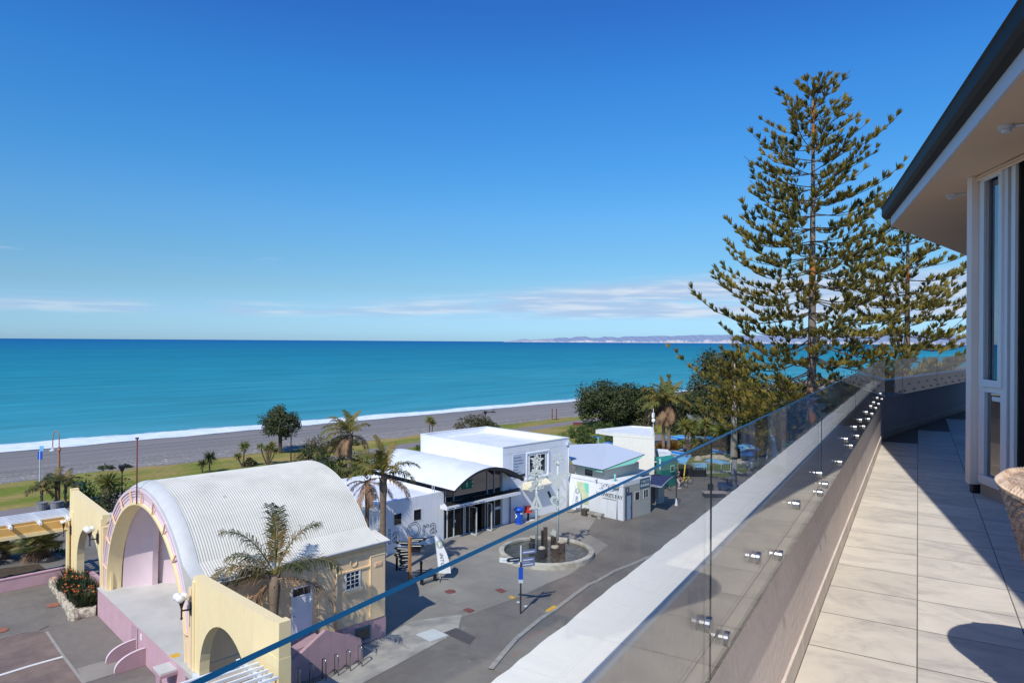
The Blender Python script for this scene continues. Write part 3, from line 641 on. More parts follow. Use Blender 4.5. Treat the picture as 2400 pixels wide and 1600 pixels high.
# stage front: doorway, curved fins, step
mb = MB(); mb.box(11.02, 11.058, 37.55, 38.5, 0, 1.44); d = mb.build('stage_door', 'mauve2', sh)
MB().box(11.005, 11.019, 37.52, 37.56, 0, 1.46).build('door_edge', 'lilac', d)
MB().box(11.04, 11.057, 36.95, 37.15, 1.02, 1.32).build('notice', 'white', sh)
for y in (37.75, 36.35):
    mb = MB(); pts = [(11.055, y, 0)]+[(11.055-1.35*math.sin(PI/2*k/14), y, .8*math.cos(PI/2*k/14)**.8+.04) for k in range(15)]+[(9.705, y, 0)]
    mb.extrude(pts, (0, .14, 0)); f = mb.build('curved_fin', 'mauve2', sh)
    mb = MB(); mb.grid([[(p[0]-.012, y-.01, p[2]+.014) for p in pts[1:-1]], [(p[0]-.012, y+.15, p[2]+.014) for p in pts[1:-1]]]); mb.build('fin_cap', 'lilac', f)
mb = MB(); mb.box(10.35, 11.05, 32.05, 33.05, 1.22, 1.3); st = mb.build('side_step', 'flash', sh)
MB().box(10.33, 11.05, 32.02, 33.08, 1.08, 1.218).build('step_edge', 'mauve2', st)
MB().box(10.4, 10.48, 32.3, 32.8, 0, 1.08).build('step_leg', 'mauve2', st)
MB().box(11.03, 11.4, 32.6, 33.0, 1.602, 1.607).build('step_marking', 'yellowmark', sh)
mb = MB(); mb.tube([(11.18, 38.3, 7.55), (11.18, 38.3, 10.9)], .035, 8); mb.tube([(11.18, 38.3, 10.88), (11.18, 38.3, 10.96)], .09, 8)
tag(mb.build('flagpole', 'maroon', None, True), 'dark red flagpole rising from the crown of the bandshell arch', 'flagpole')

# wings with arched openings
def wing(name, label, y_in, y_out, yc, hw, zs, ztop_in, ztop_out):
    t = thing(name, label, 'wall', (11.55, (y_in+y_out)/2, 0))
    s = 1 if y_out > y_in else -1
    n = 20; arch = [(yc-s*hw*math.cos(PI*k/n), (4.33-zs)*math.sin(PI*k/n)+zs) for k in range(n+1)]
    arch = [(y, z) for y, z in arch]
    x0, x1 = 11.3, 11.72
    mb = MB()
    # front & back faces as strips between arch and outline
    out = []
    def top(y): return ztop_in+(ztop_out-ztop_in)*(y-y_in)/(y_out-y_in)
    for x, flip in ((x0, False), (x1, True)):
        mb.quad((x, y_in, 0), (x, yc-s*hw, 0), (x, yc-s*hw, top(yc-s*hw)), (x, y_in, top(y_in)))
        mb.quad((x, yc+s*hw, 0), (x, y_out, 0), (x, y_out, top(y_out)), (x, yc+s*hw, top(yc+s*hw)))
        mb.grid([[(x, y, z) for y, z in arch], [(x, y, top(y)) for y, z in arch]])
    ap = [(yc-s*hw, 0)]+arch+[(yc+s*hw, 0)]
    mb.grid([[(x0, y, z) for y, z in ap], [(x1, y, z) for y, z in ap]])
    mb.quad((x0, y_in, top(y_in)), (x0, y_out, top(y_out)), (x1, y_out, top(y_out)), (x1, y_in, top(y_in)))
    mb.quad((x0, y_out, 0), (x1, y_out, 0), (x1, y_out, top(y_out)), (x0, y_out, top(y_out)))
    mb.quad((x0, y_in, 0), (x1, y_in, 0), (x1, y_in, top(y_in)), (x0, y_in, top(y_in)))
    mb.build('wall_body', 'yellow', t)
    yo = y_out; y2 = y_out-s*.95
    mb = MB(); mb.box(11.275, 11.745, min(yo+s*.025, y2), max(yo+s*.035, y2), 0, 4.7); mb.build('end_pillar', 'yellow', t)
    mb = MB(); mb.box(11.285, 11.735, min(yo+s*.015, yo-s*.35), max(yo+s*.015, yo-s*.35), 4.7, ztop_out+.1); mb.build('pillar_cap', 'yellow', t)
    mb = MB(); mb.box(11.24, 11.3, min(y_in, y_in+s*.25), max(y_in, y_in+s*.25), 0, ztop_in-.2); mb.build('wall_moulding', 'yellow', t)
    return t
wl = wing('wing_wall', 'pale yellow wall with arched opening on the seaward side of the bandshell', 44.95, 52.5, 48.0, 2.7, 1.75, 5.72, 6.0)
wr = wing('wing_wall', 'pale yellow wall with arched opening and end pillar in front of the palm trunk', 30.9, 22.85, 27.6, 2.55, 1.75, 5.66, 5.9)
# a grey roof edge behind the left wing
MB().box(11.9, 13.4, 44.9, 46.4, 5.35, 5.5).build('side_roof', 'flash', sh)
def wall_lamp(y, label, dz=0, k=1.0):
    t = thing('wall_lamp', label, 'wall lamp', (11.2, y, 3.9))
    mb = MB(); mb.lathe([(.02*k, 3.85+dz), (.06*k, 3.9+dz), (.035*k, 4.0+dz), (.04*k, 4.35+dz), (.1*k, 4.55+dz), (.14*k, 4.66+dz), (.08*k, 4.74+dz)], (10.85, y, 0), 10); mb.bar((10.85, y, 4.25+dz), (11.28, y, 4.2+dz), .06); mb.box(11.22, 11.3, y-.12, y+.12, 3.95+dz, 4.5+dz); mb.build('bracket', 'iron', t)
    for dx, dy in ((-.13, -.16), (-.13, .17), (.11, 0)): MB().sphere((10.85+dx*k, y+dy*k, 4.86+dz-.02/k), .175*k, 14).build('globe', 'globe', t, True)
wall_lamp(45.75, 'white triple globe wall lamp left of the bandshell arch'); wall_lamp(31.0, 'white triple globe wall lamp right of the bandshell arch'); wall_lamp(52.05, 'small wall lamp beside the white pergola end on the left wing', -.75, .6)

# pergolas
def pergola(name, label, x0, x1, y0, y1, zt, posts, edge, hi):
    t = thing(name, label, 'pergola', ((x0+x1)/2, (y0+y1)/2, 0))
    n = 6
    for k in range(n):
        y = y0+(y1-y0)*(k+.5)/n; MB().box(x0, x1, y-.045, y+.045, zt-.02, zt+.09).build('slat', 'white', t)
    k = 0; x = x1-.35
    while x > x0:
        MB().box(x-.07, x+.07, y0-.45 if edge < 0 else y0-.1, y1+(.45 if edge > 0 else .1), zt-.2, zt-.025).build('rafter', 'white', t); x -= 1.55
    for yb in ((y0+.15), (y1-.15)):
        MB().box(x0, x1, yb-.14, yb+.14, zt-.70, zt-.205).build('beam', 'yellow2', t)
        MB().box(x0, x1, yb-.2, yb+.2, zt-.93, zt-.703).build('beam_moulding', 'yellow', t)
    for x, y in posts: MB().box(x-.22, x+.22, y-.22, y+.22, 0, zt-.933).build('post', 'yellow', t)
pergola('pergola', 'white slatted pergola on deep yellow beams at the left edge', -4.0, 11.5, 52.45, 55.0, 4.3, [(4, 52.65), (4, 54.85), (-3, 52.65), (-3, 54.85)], -1, 0)
pergola('pergola', 'white slatted pergola at the foot of the picture below the glass rail', -4.0, 11.1, 22.35, 24.55, 4.22, [(10.6, 22.55), (4, 22.55), (4, 24.35)], 1, 0)
mb = MB(); mb.box(11.05, 11.17, 52.0, 52.4, 0, 4.0); mb.build('pilaster', 'yellow', wl)
# low mauve garden walls
def lowwall(pts, h, w, label, mat='mauve2'):
    t = thing('garden_wall', label, 'garden wall', tuple(pts[0])+(0,)); mb = MB(); cp = MB()
    for a, b in zip(pts[:-1], pts[1:]):
        a, b = Vector((a[0], a[1], 0)), Vector((b[0], b[1], 0)); s, u = ortho(b-a); s = Vector((s.x, s.y, 0)).normalized()
        mb.obox(a-s*w/2, s*w, b-a, UP*h); cp.obox(a-s*(w/2+.03)+UP*(h+.003), s*(w+.06), b-a, UP*.06)
    mb.build('wall_body', mat, t); cp.build('coping', 'mauve', t)
lowwall([(-14, 53.1), (11.2, 53.1)], .76, .22, 'low mauve garden wall below the left pergola', 'mauve')
lowwall([(12.1, 53.8), (12.25, 45.6)], .76, .22, 'low mauve wall with dark coping seen through the left arch', 'mauve')

# ================================================================== VISITOR CENTRE
vc = thing('visitor_centre', 'white visitor centre with curved roof hall, glazed entrance and tall flat roofed block', 'visitor centre', (38, 48, 0))
FY = 42.6
# low wing with parapet
mb = MB(); x0, x1, y1 = 25.0, 34.97, 52.5
mb.box(x0, x1, FY, FY+.3, 0, 3.95); mb.box(x1-.3, x1, FY+.3, y1, 0, 3.95); mb.box(x0, x0+.3, FY+.3, y1, 0, 3.95); mb.box(x0+.3, x1-.3, y1-.3, y1, 0, 3.95)
mb.build('low_wing', 'white', vc)
MB().box(x0+.3, x1-.3, FY+.3, y1-.3, 3.4, 3.66).build('low_roof', 'white_roof', vc)
def hole_window(x0, x1, z0, z1, y=FY, mat='winglass', fr='offwhite', par=None, bars=0):
    f = MB().box(x0-.05, x0, y-.02, y+.01, z0-.05, z1+.05).box(x1, x1+.05, y-.02, y+.01, z0-.05, z1+.05).box(x0, x1, y-.02, y+.01, z1, z1+.05).box(x0, x1, y-.02, y+.01, z0-.05, z0)
    if bars:
        for k in range(1, bars): xx = x0+(x1-x0)*k/bars; f.box(xx-.025, xx+.025, y-.018, y+.01, z0, z1)
    f = f.build('window', fr, par or vc)
    MB().box(x0, x1, y-.006, y-.002, z0, z1).build('pane', mat, f); return f
hole_window(30.15, 30.82, 2.1, 2.92); hole_window(31.99, 32.68, 2.1, 2.92)
# outlined lettering on the wall
def outline_text(s, size, o, parent):
    ex = (1, 0, 0); ez = (0, 0, 1)
    cu = bpy.data.curves.new('greeting', 'FONT'); cu.body = s; cu.size = size; cu.resolution_u = 4; cu.fill_mode = 'NONE'; cu.bevel_depth = .018; cu.bevel_resolution = 0; cu.space_character = 1.08
    tt = bpy.data.objects.new('tmp', cu); C.objects.link(tt); dg = bpy.context.evaluated_depsgraph_get()
    me = bpy.data.meshes.new_from_object(tt.evaluated_get(dg)); bpy.data.objects.remove(tt); bpy.data.curves.remove(cu)
    o = Vector(o)-OFF[parent]
    for v in me.vertices: v.co = o+Vector((v.co.x, -.02+v.co.z*.3, v.co.y))
    me.materials.clear(); me.materials.append(MT['blacktext'])
    ob = bpy.data.objects.new('greeting', me); C.objects.link(ob); ob.parent = parent; OFF[ob] = OFF[parent]
outline_text('K', 1.7, (27.9, FY, .80), vc); outline_text('ia', 1.7, (29.55, FY, .80), vc); outline_text('Ora', 1.75, (31.25, FY, .80), vc)
mb = MB()
for k in range(3): mb.box(32.5+.55*k, 32.95+.55*k, FY-.012, FY-.004, .50, .56)
mb.build('small_lettering', 'blacktext', vc)
# curved roof hall
HX0, HX1 = 35.0, 41.75
def rz(u): return 4.33+1.33*(1-abs((u-.47)/.47)**2.0) if u < .47 else 4.27+1.39*(1-abs((u-.47)/.53)**2.0)
RX0, RXW = 34.55, 7.8
xs = [RX0+RXW*k/40 for k in range(41)]
def rprof(k): return rz((xs[k]-RX0)/RXW)
yb = 54.0; ys = [40.8, 46, 49, 52, yb]
lift = {40.8: 0, 46: .02, 49: .04, 52: .03, yb: .0}
mb = MB(); mb.grid([[(xs[k]-.12*max(0, y-46)*0, y, rprof(k)+lift[y]) for k in range(41)] for y in ys]); mb.build('hall_roof', 'white_roof', vc, smooth=True)
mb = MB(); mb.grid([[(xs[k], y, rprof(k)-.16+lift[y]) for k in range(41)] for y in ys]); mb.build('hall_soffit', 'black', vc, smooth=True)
mb = MB(); mb.grid([[(xs[k], 40.79, rprof(k)+.012) for k in range(41)], [(xs[k], 40.79, rprof(k)-.17-(.12 if k > 20 else .02)) for k in range(41)]]); mb.grid([[(xs[k], 40.79, rprof(k)-.17-(.12 if k > 20 else .02)) for k in range(41)], [(xs[k], 41.1, rprof(k)-.17-(.12 if k > 20 else .02)) for k in range(41)]]); mb.build('roof_edge', 'iron', vc)
for y in (44.5, 47.2, 50): MB().tube([(xs[k], y, rprof(k)+.045) for k in range(22, 36)], .02, 4).build('roof_seam', 'white_roof', vc)
# clerestory + glazed front
mb = MB(); mb.grid([[(x, 42.75, rz((x-RX0)/RXW)-.17) for x in xs[2:37]], [(x, 42.75, 2.95) for x in xs[2:37]]]); fr = mb.build('clerestory_glass', 'shopglass', vc)
for x in (35.2, 36.1, 39.85, 40.65, 41.45): MB().box(x-.035, x+.035, 42.68, 42.745, 2.95, rz((x-RX0)/RXW)-.18).build('mullion', 'alum', fr)
MB().box(37.0, 38.15, 42.69, 42.72, 3.75, 4.45).build('green_panel', 'greensign', fr)
for q in ((37.42, 37.56, 3.9, 4.3), (38.05, 38.17, 4.2, 4.34), (38.05, 38.17, 3.84, 3.98)): MB().box(q[0], q[1], 42.67, 42.688, q[2], q[3]).build('panel_mark', 'white', fr)
mb = MB(); mb.box(35.32, 35.36, 43.0, 53.5, 3.66, 4.3); w_ = mb.build('side_clerestory', 'winglass', vc)
for k in range(13): MB().box(35.28, 35.32, 43.2+.7*k, 43.26+.7*k, 3.66, 4.25).build('clerestory_mullion', 'alum', w_)
mb = MB(); mb.tube([(34.3, 43.0, 3.95), (34.3, 43.0, 4.4), (34.3, 43.25, 4.4), (34.3, 43.25, 3.95)], .03, 6); mb.build('roof_rail', 'alum', vc, True)
# canopy slab
mb = MB(); mb.prism([(34.35, 41.45), (42.65, 41.45), (43.8, 42.59), (34.98, 42.59), (34.98, 42.3), (34.35, 42.3)], 2.70, 2.97); cn = mb.build('canopy', 'white', vc)
mb = MB()
for k, (a, b) in enumerate(((34.5, 35.1), (35.3, 36.0), (36.1, 36.5), (36.6, 37.6), (37.7, 38.4))): mb.box(a, b, 41.435, 41.447, 2.76, 2.82)
mb.build('canopy_lettering', 'signtext', cn)
MB().prism([(34.45, 41.55), (42.6, 41.55), (43.65, 42.55), (35.0, 42.55)], 2.973, 2.985).build('canopy_shade_sheet', 'gutter', cn)  # dark sheet paints the hall roof's shade onto the canopy
# ground floor glazing, recessed doorway, open leaves
MB().box(35.0, 38.2, 42.72, 42.76, 0, 2.7).build('shopfront_glass', 'shopglass', vc)
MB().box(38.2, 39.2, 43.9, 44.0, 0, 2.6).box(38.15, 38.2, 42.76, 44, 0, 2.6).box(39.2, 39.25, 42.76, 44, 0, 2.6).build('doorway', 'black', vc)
MB().box(39.2, 41.55, 42.72, 42.76, 0, 2.7).build('shopfront_glass', 'shopglass', vc)
for x in (35.03, 35.4, 36.1, 37.15, 37.3, 39.85, 40.65, 41.45): MB().box(x-.035, x+.035, 42.64, 42.72, 0, 2.7).build('mullion', 'alum', vc)
MB().box(35, 38.2, 42.65, 42.715, 0, .08).box(39.2, 41.5, 42.65, 42.715, 0, .08).build('threshold', 'alum', vc)
for x, y2 in ((37.75, 41.75), (39.55, 41.85)):
    d = MB().bar((x, y2, .03), (x, y2, 2.3), .08).bar((x, 42.65, .03), (x, 42.65, 2.3), .05).bar((x, y2, .06), (x, 42.65, .06), .09).bar((x, y2, 2.3), (x, 42.65, 2.3), .07).build('door_leaf', 'alum', vc)
    MB().box(x-.012, x+.012, y2+.03, 42.62, .1, 2.27).build('pane', 'bglass', d)
    MB().tube([(x-.06, y2+.1, .8), (x-.06, y2+.1, 1.4)], .02, 6).build('door_handle', 'steel', d)
MB().box(40.75, 41.4, 42.69, 42.715, 1.45, 1.68).build('door_notice', 'signgrey', vc)
MB().box(36.15, 36.3, 42.69, 42.715, 1.2, 1.4).build('door_notice', 'offwhite', vc)
# tall block
TX0, TX1, TZ = 41.56, 50.47, 6.78
TY1 = 54.3
mb = MB(); mb.box(TX0, TX1, FY, TY1, 0, 6.1); mb.build('tall_block', 'white', vc)
mb = MB(); mb.box(TX0-.01, TX1+.01, FY-.012, FY+.28, 6.103, TZ-.03); mb.box(TX0-.01, TX1+.01, TY1-.28, TY1+.01, 6.103, TZ-.03); mb.box(TX0-.01, TX0+.28, FY+.28, TY1-.28, 6.103, TZ-.03); mb.box(TX1-.28, TX1+.01, FY+.28, TY1-.28, 6.103, TZ-.03)
mb.build('parapet', 'white', vc)
for q in ((TX0-.04, TX1+.04, FY-.05, FY+.3), (TX0-.04, TX1+.04, TY1-.3, TY1+.04), (TX0-.04, TX0+.3, FY+.3, TY1-.3), (TX1-.3, TX1+.04, FY+.3, TY1-.3)): MB().box(*q, TZ-.028, TZ+.02).build('parapet_cap', 'offwhite', vc)
MB().box(TX0+.28, TX1-.28, FY+.28, TY1-.28, 6.103, 6.24).build('flat_roof', 'white_roof', vc)
MB().box(TX0+1, TX0+1.2, TY1-.8, TY1-.5, 6.242, 6.4).build('roof_outlet', 'iron', vc)
sg = MB().box(42.75, 44.37, FY-.04, FY-.004, 3.9, 5.98).build('sign_panel', 'signgrey', vc)
for k, w_ in enumerate(('Souvenirs', 'Information', 'Reservations', 'Travel', 'Tours', 'Activities', 'Internet')):
    text('sign_text', w_, .24, (42.87, FY-.045, 5.62-.27*k), (1, 0, 0), (0, 0, 1), 'signtext', sg, .003)
MB().box(43.6, 44.33, FY-.05, FY-.041, 3.92, 4.15).build('sign_strip', 'iron', sg)
ws = MB().box(44.46, 44.6, FY-.1, FY-.002, 3.55, 5.95).box(47.4, 47.54, FY-.1, FY-.002, 3.55, 5.95).box(44.6, 47.4, FY-.1, FY-.002, 5.82, 5.95).box(44.6, 47.4, FY-.1, FY-.002, 3.55, 3.63).build('window_surround', 'white', vc)
wf = MB().box(44.84, 44.92, FY-.06, FY-.002, 3.95, 5.72).box(47.0, 47.08, FY-.06, FY-.002, 3.95, 5.72).box(44.92, 47.0, FY-.06, FY-.002, 5.64, 5.72).box(44.92, 47.0, FY-.06, FY-.002, 3.95, 4.02)
for x in (45.6, 46.35): wf.box(x-.04, x+.04, FY-.055, FY-.003, 4.02, 5.64)
wf = wf.build('window', 'white', vc); MB().box(44.92, 47.0, FY-.03, FY-.01, 4.02, 5.64).build('pane', 'winglass', wf)
aw = MB(); aw.extrude([(44.05, 42.58, 3.35), (44.05, 41.85, 3.0), (44.05, 41.85, 2.8), (44.05, 42.58, 2.72)], (3.15, 0, 0)); aw = aw.build('awning', 'awning', vc)
MB().box(44.75, 47.1, 41.83, 41.848, 2.84, 2.95).build('awning_lettering', 'signgrey', aw)
dp = MB(); dp.tube([(50.25, FY-.12, 6.2), (50.25, FY-.12, .05)], .07, 8); dp.build('drainpipe', 'bluegrey', vc, True)
MB().box(50.0, 50.5, FY-.26, FY-.005, 6.1, 6.42).build('rainwater_head', 'bluegrey', vc)
mb = MB(); mb.tube([(42.35, 42.45, 0), (42.35, 42.45, 3.1)], .05, 8); sp = thing('street_sign', 'dark blue pole with small name plate in front of the white wall', 'sign', (42.35, 42.45, 0)); mb.build('pole', 'darkblue', sp)
MB().box(41.95, 42.95, 42.37, 42.41, 2.75, 3.0).build('name_plate', 'darkblue', sp)
# emblem on the wall under the awning
em = MB(); em.extrude([(47.35, FY-.02, 2.05), (47.75, FY-.02, 1.35), (48.05, FY-.02, 1.35), (47.65, FY-.02, 2.05)], (0, .012, 0)); em.build('wall_emblem', 'blacktext', vc)

# post boxes
def postbox(x, y, label, blue):
    t = thing('post_box', label, 'post box', (x, y, 0))
    if blue:
        mb = MB(); mb.lathe([(.36, .02), (.36, .06), (.33, .1), (.33, 1.12), (.36, 1.14)], (x, y, 0), 8); mb.build('body', 'blue', t)
        mb = MB(); mb.lathe([(.33, 1.145), (.46, 1.18), (.47, 1.3), (.36, 1.42), (.1, 1.48)], (x, y, 0), 16); mb.build('cap', 'blue', t, True)
        MB().box(x-.22, x+.1, y-.345, y-.333, .9, 1.05).build('slot_label', 'white', t)
        MB().extrude([(x-.345, y+.12, .5), (x-.345, y-.1, .72), (x-.345, y+.12, .94), (x-.345, y+.18, .85), (x-.345, y+.05, .72), (x-.345, y+.18, .58)], (-.01, 0, 0)).build('emblem', 'white', t)
    else:
        mb = MB(); mb.extrude([(x-.3, y-.25, .72), (x-.3, y+.25, .72), (x-.3, y+.2, 1.28), (x-.3, y-.12, 1.28)], (.6, 0, 0)); mb.build('body', 'red', t)
        MB().box(x-.07, x+.07, y-.07, y+.07, 0, .715).build('post', 'black', t)
        MB().box(x-.15, x+.2, y-.27, y-.255, .98, 1.12).build('slot_label', 'white', t)
        MB().box(x-.62, x+.5, y-.45, y+.35, .002, .03).build('base', 'palepatch', t)
postbox(42.95, 41.9, 'blue round topped post box by the white wall', True)
postbox(44.35, 42.15, 'small red post box on a black post beside the blue one', False)

# ================================================================== TOILET BLOCK
tb = thing('toilet_block', 'white and grey toilet block with upswept grey roof and teal sign', 'toilet block', (54, 40, 0))
mb = MB(); mb.box(50.35, 54.65, 36.13, 42.58, 0, 3.05); mb.box(54.65, 58.2, 38.6, 42.58, 0, 3.05); mb.build('wall', 'white', tb)
MB().box(50.48, 54.66, 36.10, 36.128, 0, 3.42).build('front_wall', 'greygreen', tb)
mb = MB(); mb.box(50.3, 50.52, 36.08, 42.58, 3.053, 3.36); mb.box(50.52, 54.68, 36.08, 36.3, 3.053, 3.46); mb.build('parapet', 'white', tb)
MB().prism([(50.52, 36.3), (54.66, 36.3), (55.2, 38.0), (58.3, 38.4), (58.3, 42.55), (50.52, 42.55)], 3.055, 3.14).build('flat_roof', 'white_roof', tb)
MB().box(51.2, 56.8, 38.9, 42.4, 3.145, 4.15).build('upper_wall', 'greygreen', tb)
MB().box(51.18, 51.198, 40.3, 41.2, 3.3, 3.95).build('upper_window', 'winglass', tb)
# upswept roof plate: low at the coast side corner, rising to the right
zs = {(50.6, 42.5): 4.55, (60.4, 42.5): 4.75, (60.8, 38.2): 5.25, (51.2, 37.9): 4.35}
c = [Vector((49.95, 43.4, 4.7)), Vector((60.2, 43.2, 5.15)), Vector((57.4, 38.4, 4.9)), Vector((49.9, 38.3, 4.2))]
c = [at(1318, 1042, 4.75), at(1448, 1050, 4.6)+Vector((2.2, 3.0, 0)), at(1511, 1063.5, 4.9), at(1412, 1100.5, 4.25), at(1343, 1087, 4.4)]
mb = MB(); mb.add([tuple(p) for p in c], [(4, 3, 2, 1, 0)]); mb.build('upswept_roof', 'bluegrey', tb)
mb = MB()
for a, b, h in ((c[2], c[3], .08), (c[3], c[4], .08)): mb.quad(a, b, b-UP*h, a-UP*h)
mb.build('roof_fascia', 'gutter', tb)
q3 = at(1487, 1085, 4.42); q4 = at(1352, 1089, 4.25)
mb = MB(); mb.add([c[2]-UP*.085, c[3]-UP*.085, q3], [(0, 1, 2)]); mb.quad(c[3]-UP*.085, c[4]-UP*.085, q4-UP*.12, c[3]-UP*.28)
mb.build('roof_underside', 'mint', tb)
mp_ = MB().box(50.325, 50.348, 40.06, 41.49, .76, 2.78).build('map_panel', 'greenmap', tb)
mb = MB(); mb.extrude([(50.322, 40.08, 2.76), (50.322, 40.62, 2.76), (50.322, 40.5, 2.3), (50.322, 40.3, 1.9), (50.322, 40.08, 1.75)], (-.006, 0, 0)); mb.build('map_print', 'aqua', mp_)
text('wall_lettering', "HAWKE'S BAY", .50, (50.32, 39.15, 1.88), (0, -1, 0), (0, 0, 1), 'blacktext', tb, .004, extra=.92)
mb = MB(); mb.box(50.318, 50.335, 36.9, 38.4, 1.70, 1.74); mb.build('small_lettering', 'signtext', tb)
mb = MB()
for k in range(11):
    a = PI*(.06+.88*k/10); cy, cz = 38.0, 2.38; r0, r1 = .36, (.62 if k % 2 else .82); d = Vector((0, math.cos(a), math.sin(a))); s = Vector((0, -math.sin(a), math.cos(a)))
    p = Vector((50.322, cy, cz)); w2 = .055 if k % 2 else .018
    mb.extrude([p+d*r0, p+d*r1-s*w2, p+d*r1+s*w2], (-.006, 0, 0))
mb.build('sunburst_emblem', 'blacktext', tb)
s_ = MB().box(52.88, 54.43, 36.06, 36.098, 2.52, 3.39).build('sign', 'signteal', tb)
text('sign_text', 'TOILETS', .34, (53.655, 36.055, 3.0), (1, 0, 0), (0, 0, 1), 'white', s_, .004, 'CENTER')
for k in range(4):
    x = 53.12+.355*k; MB().extrude([(x+.145*math.cos(2*PI*q/18), 36.05, 2.76+.145*math.sin(2*PI*q/18)) for q in range(18)], (0, .009, 0)).build('pictogram_disc', 'white', s_)
    MB().box(x-.03, x+.03, 36.04, 36.049, 2.67, 2.8).box(x-.025, x+.025, 36.04, 36.049, 2.815, 2.86).build('pictogram', 'signteal', s_)
s_ = MB().box(50.62, 51.18, 36.07, 36.098, 2.46, 2.93).build('sign', 'darkblue', tb)
MB().box(50.87, 50.95, 36.06, 36.069, 2.74, 2.84).extrude([(50.8, 36.06, 2.55), (50.91, 36.06, 2.74), (51.02, 36.06, 2.55), (50.95, 36.06, 2.55), (50.91, 36.06, 2.64), (50.87, 36.06, 2.55)], (0, .009, 0)).build('pictogram', 'signgrey', s_)
hole_window(52.14, 52.8, 1.55, 2.28, 36.098, 'winglass', 'white', tb); hole_window(53.52, 54.2, 1.58, 2.3, 36.098, 'winglass', 'white', tb, 2)
d = MB().box(50.62, 50.78, 36.05, 36.098, 0, 2.4).box(51.46, 51.62, 36.05, 36.098, 0, 2.4).box(50.78, 51.46, 36.05, 36.098, 2.2, 2.4).build('door_frame', 'darkblue', tb)
dd = MB().box(50.785, 51.455, 36.06, 36.098, .02, 2.19).build('door', 'paleblue', tb); MB().box(51.36, 51.4, 36.03, 36.06, .95, 1.15).build('door_handle', 'steel', dd)
mb = MB(); mb.tube([(50.28, 36.75, 3.1), (50.28, 36.75, .05)], .055, 8); mb.build('drainpipe', 'bluegrey', tb, True)
MB().box(50.05, 50.298, 36.55, 37.15, 2.88, 3.2).build('rainwater_head', 'greygreen', tb)
mb = MB(); mb.tube([(51.5, 37.9, 3.14), (51.5, 37.9, 3.8)], .09, 10); mb.build('vent_pipe', 'mint', tb, True)
mb = MB(); mb.tube([(50.35, 39.0, 3.35), (50.1, 39.0, 3.42)], .05, 8); mb.tube([(50.1, 39, 3.42), (49.98, 38.98, 3.3)], .09, 8); mb.build('security_light', 'offwhite', tb)
mb = MB(); mb.tube([(50.35, 42.2, 3.3), (49.95, 42.2, 3.5), (49.6, 42.15, 3.38)], .07, 8); mb.build('security_light', 'offwhite', tb)
# covered entry with navy canvas
MB().box(54.7, 59.3, 38.0, 38.58, 0, 2.7).build('porch_shade_block', 'black', tb)  # solid black block stands in for the shade under the porch
ca = [at(1524.5, 1114, 2.8), at(1582, 1114, 2.85), at(1551, 1140.5, 2.7), at(1524.5, 1135, 2.7)]
cv = MB(); n = 10; top = [ca[0].lerp(ca[1], k/n) for k in range(n+1)]; bot = []
for k in range(n+1):
    f = k/n
    p = (ca[3].lerp(ca[2], f*2) if f < .5 else ca[2].lerp(ca[1], (f-.5)*2)); bot.append(p+UP*(.12*math.sin(PI*min(1, max(0, (f-.5)*2)))))
cv.grid([top, bot]); cv.build('canvas_canopy', 'navy', tb)
cv = MB(); cv.tube(bot, .035, 6); cv.build('canopy_frame', 'alum', tb, True)
mb = MB(); mb.tube([(ca[2].x, ca[2].y, 2.68), (ca[2].x+.5, ca[2].y+2.6, 2.4)], .05, 6); mb.build('canopy_brace', 'white', tb)
MB().box(58.2, 59.3, 37.55, 37.9, 0, 2.6).build('porch_pier', 'greygreen', tb)

# cream kiosk behind
kb = thing('kiosk', 'cream flat roofed kiosk with mint post behind the toilet block', 'kiosk', (69, 46.5, 0))
kc = [at(1396, 1006.5, 5.6), at(1480, 997.5, 5.6), at(1532, 1002, 5.6), at(1534, 1021, 5.6)]
A = at(1437, 1012.5, 5.6); B_ = at(1534, 1020.5, 5.6)
mb = MB(); mb.prism([(A.x, A.y), (B_.x, B_.y), (B_.x+6, B_.y+4.2), (A.x+6.2, A.y+3)], 0, 5.2); mb.build('wall', 'creamwall', kb)
mb = MB(); P0 = [Vector(p) for p in (kc[0], A, B_, B_+Vector((6.3, 4.3, 0)), kc[1])]
for p in P0: p.z = 0
mb.prism([(p.x, p.y) for p in P0], 5.15, 5.42); mb.build('parapet', 'creamwall', kb)
cn_ = sum(P0, Vector())/5
mb = MB(); mb.prism([(p.x*.93+cn_.x*.07, p.y*.93+cn_.y*.07) for p in P0], 5.423, 5.5); mb.build('flat_roof', 'white_roof', kb)
for i in range(5):
    a, b = P0[i], P0[(i+1) % 5]; s, u = ortho(b-a); s.z = 0; s.normalize(); dirn = 1 if (cn_-a).dot(s) > 0 else -1
    MB().obox(a+UP*5.42, s*dirn*.22, b-a, UP*.22).build('parapet_cap', 'offwhite', kb)
fp = P0[0]+Vector((.4, -.1, 0)); MB().tube([(fp.x, fp.y, 0), (fp.x, fp.y, 5.14)], .09, 8).build('post', 'mint', kb)
p = at(1531, 1004, 5.6); mb = MB(); mb.tube([(p.x, p.y, 5.5), (p.x, p.y, 8.0)], .035, 6); mb.box(p.x-.16, p.x+.16, p.y-.1, p.y+.1, 6.9, 7.5); mb.build('antenna_mast', 'white', kb)
mb = MB(); q = Vector((p.x, p.y, 6.6)); mb.sphere(q+FW*-.12, .24, 12); mb.build('dish', 'creamwall', kb, True)
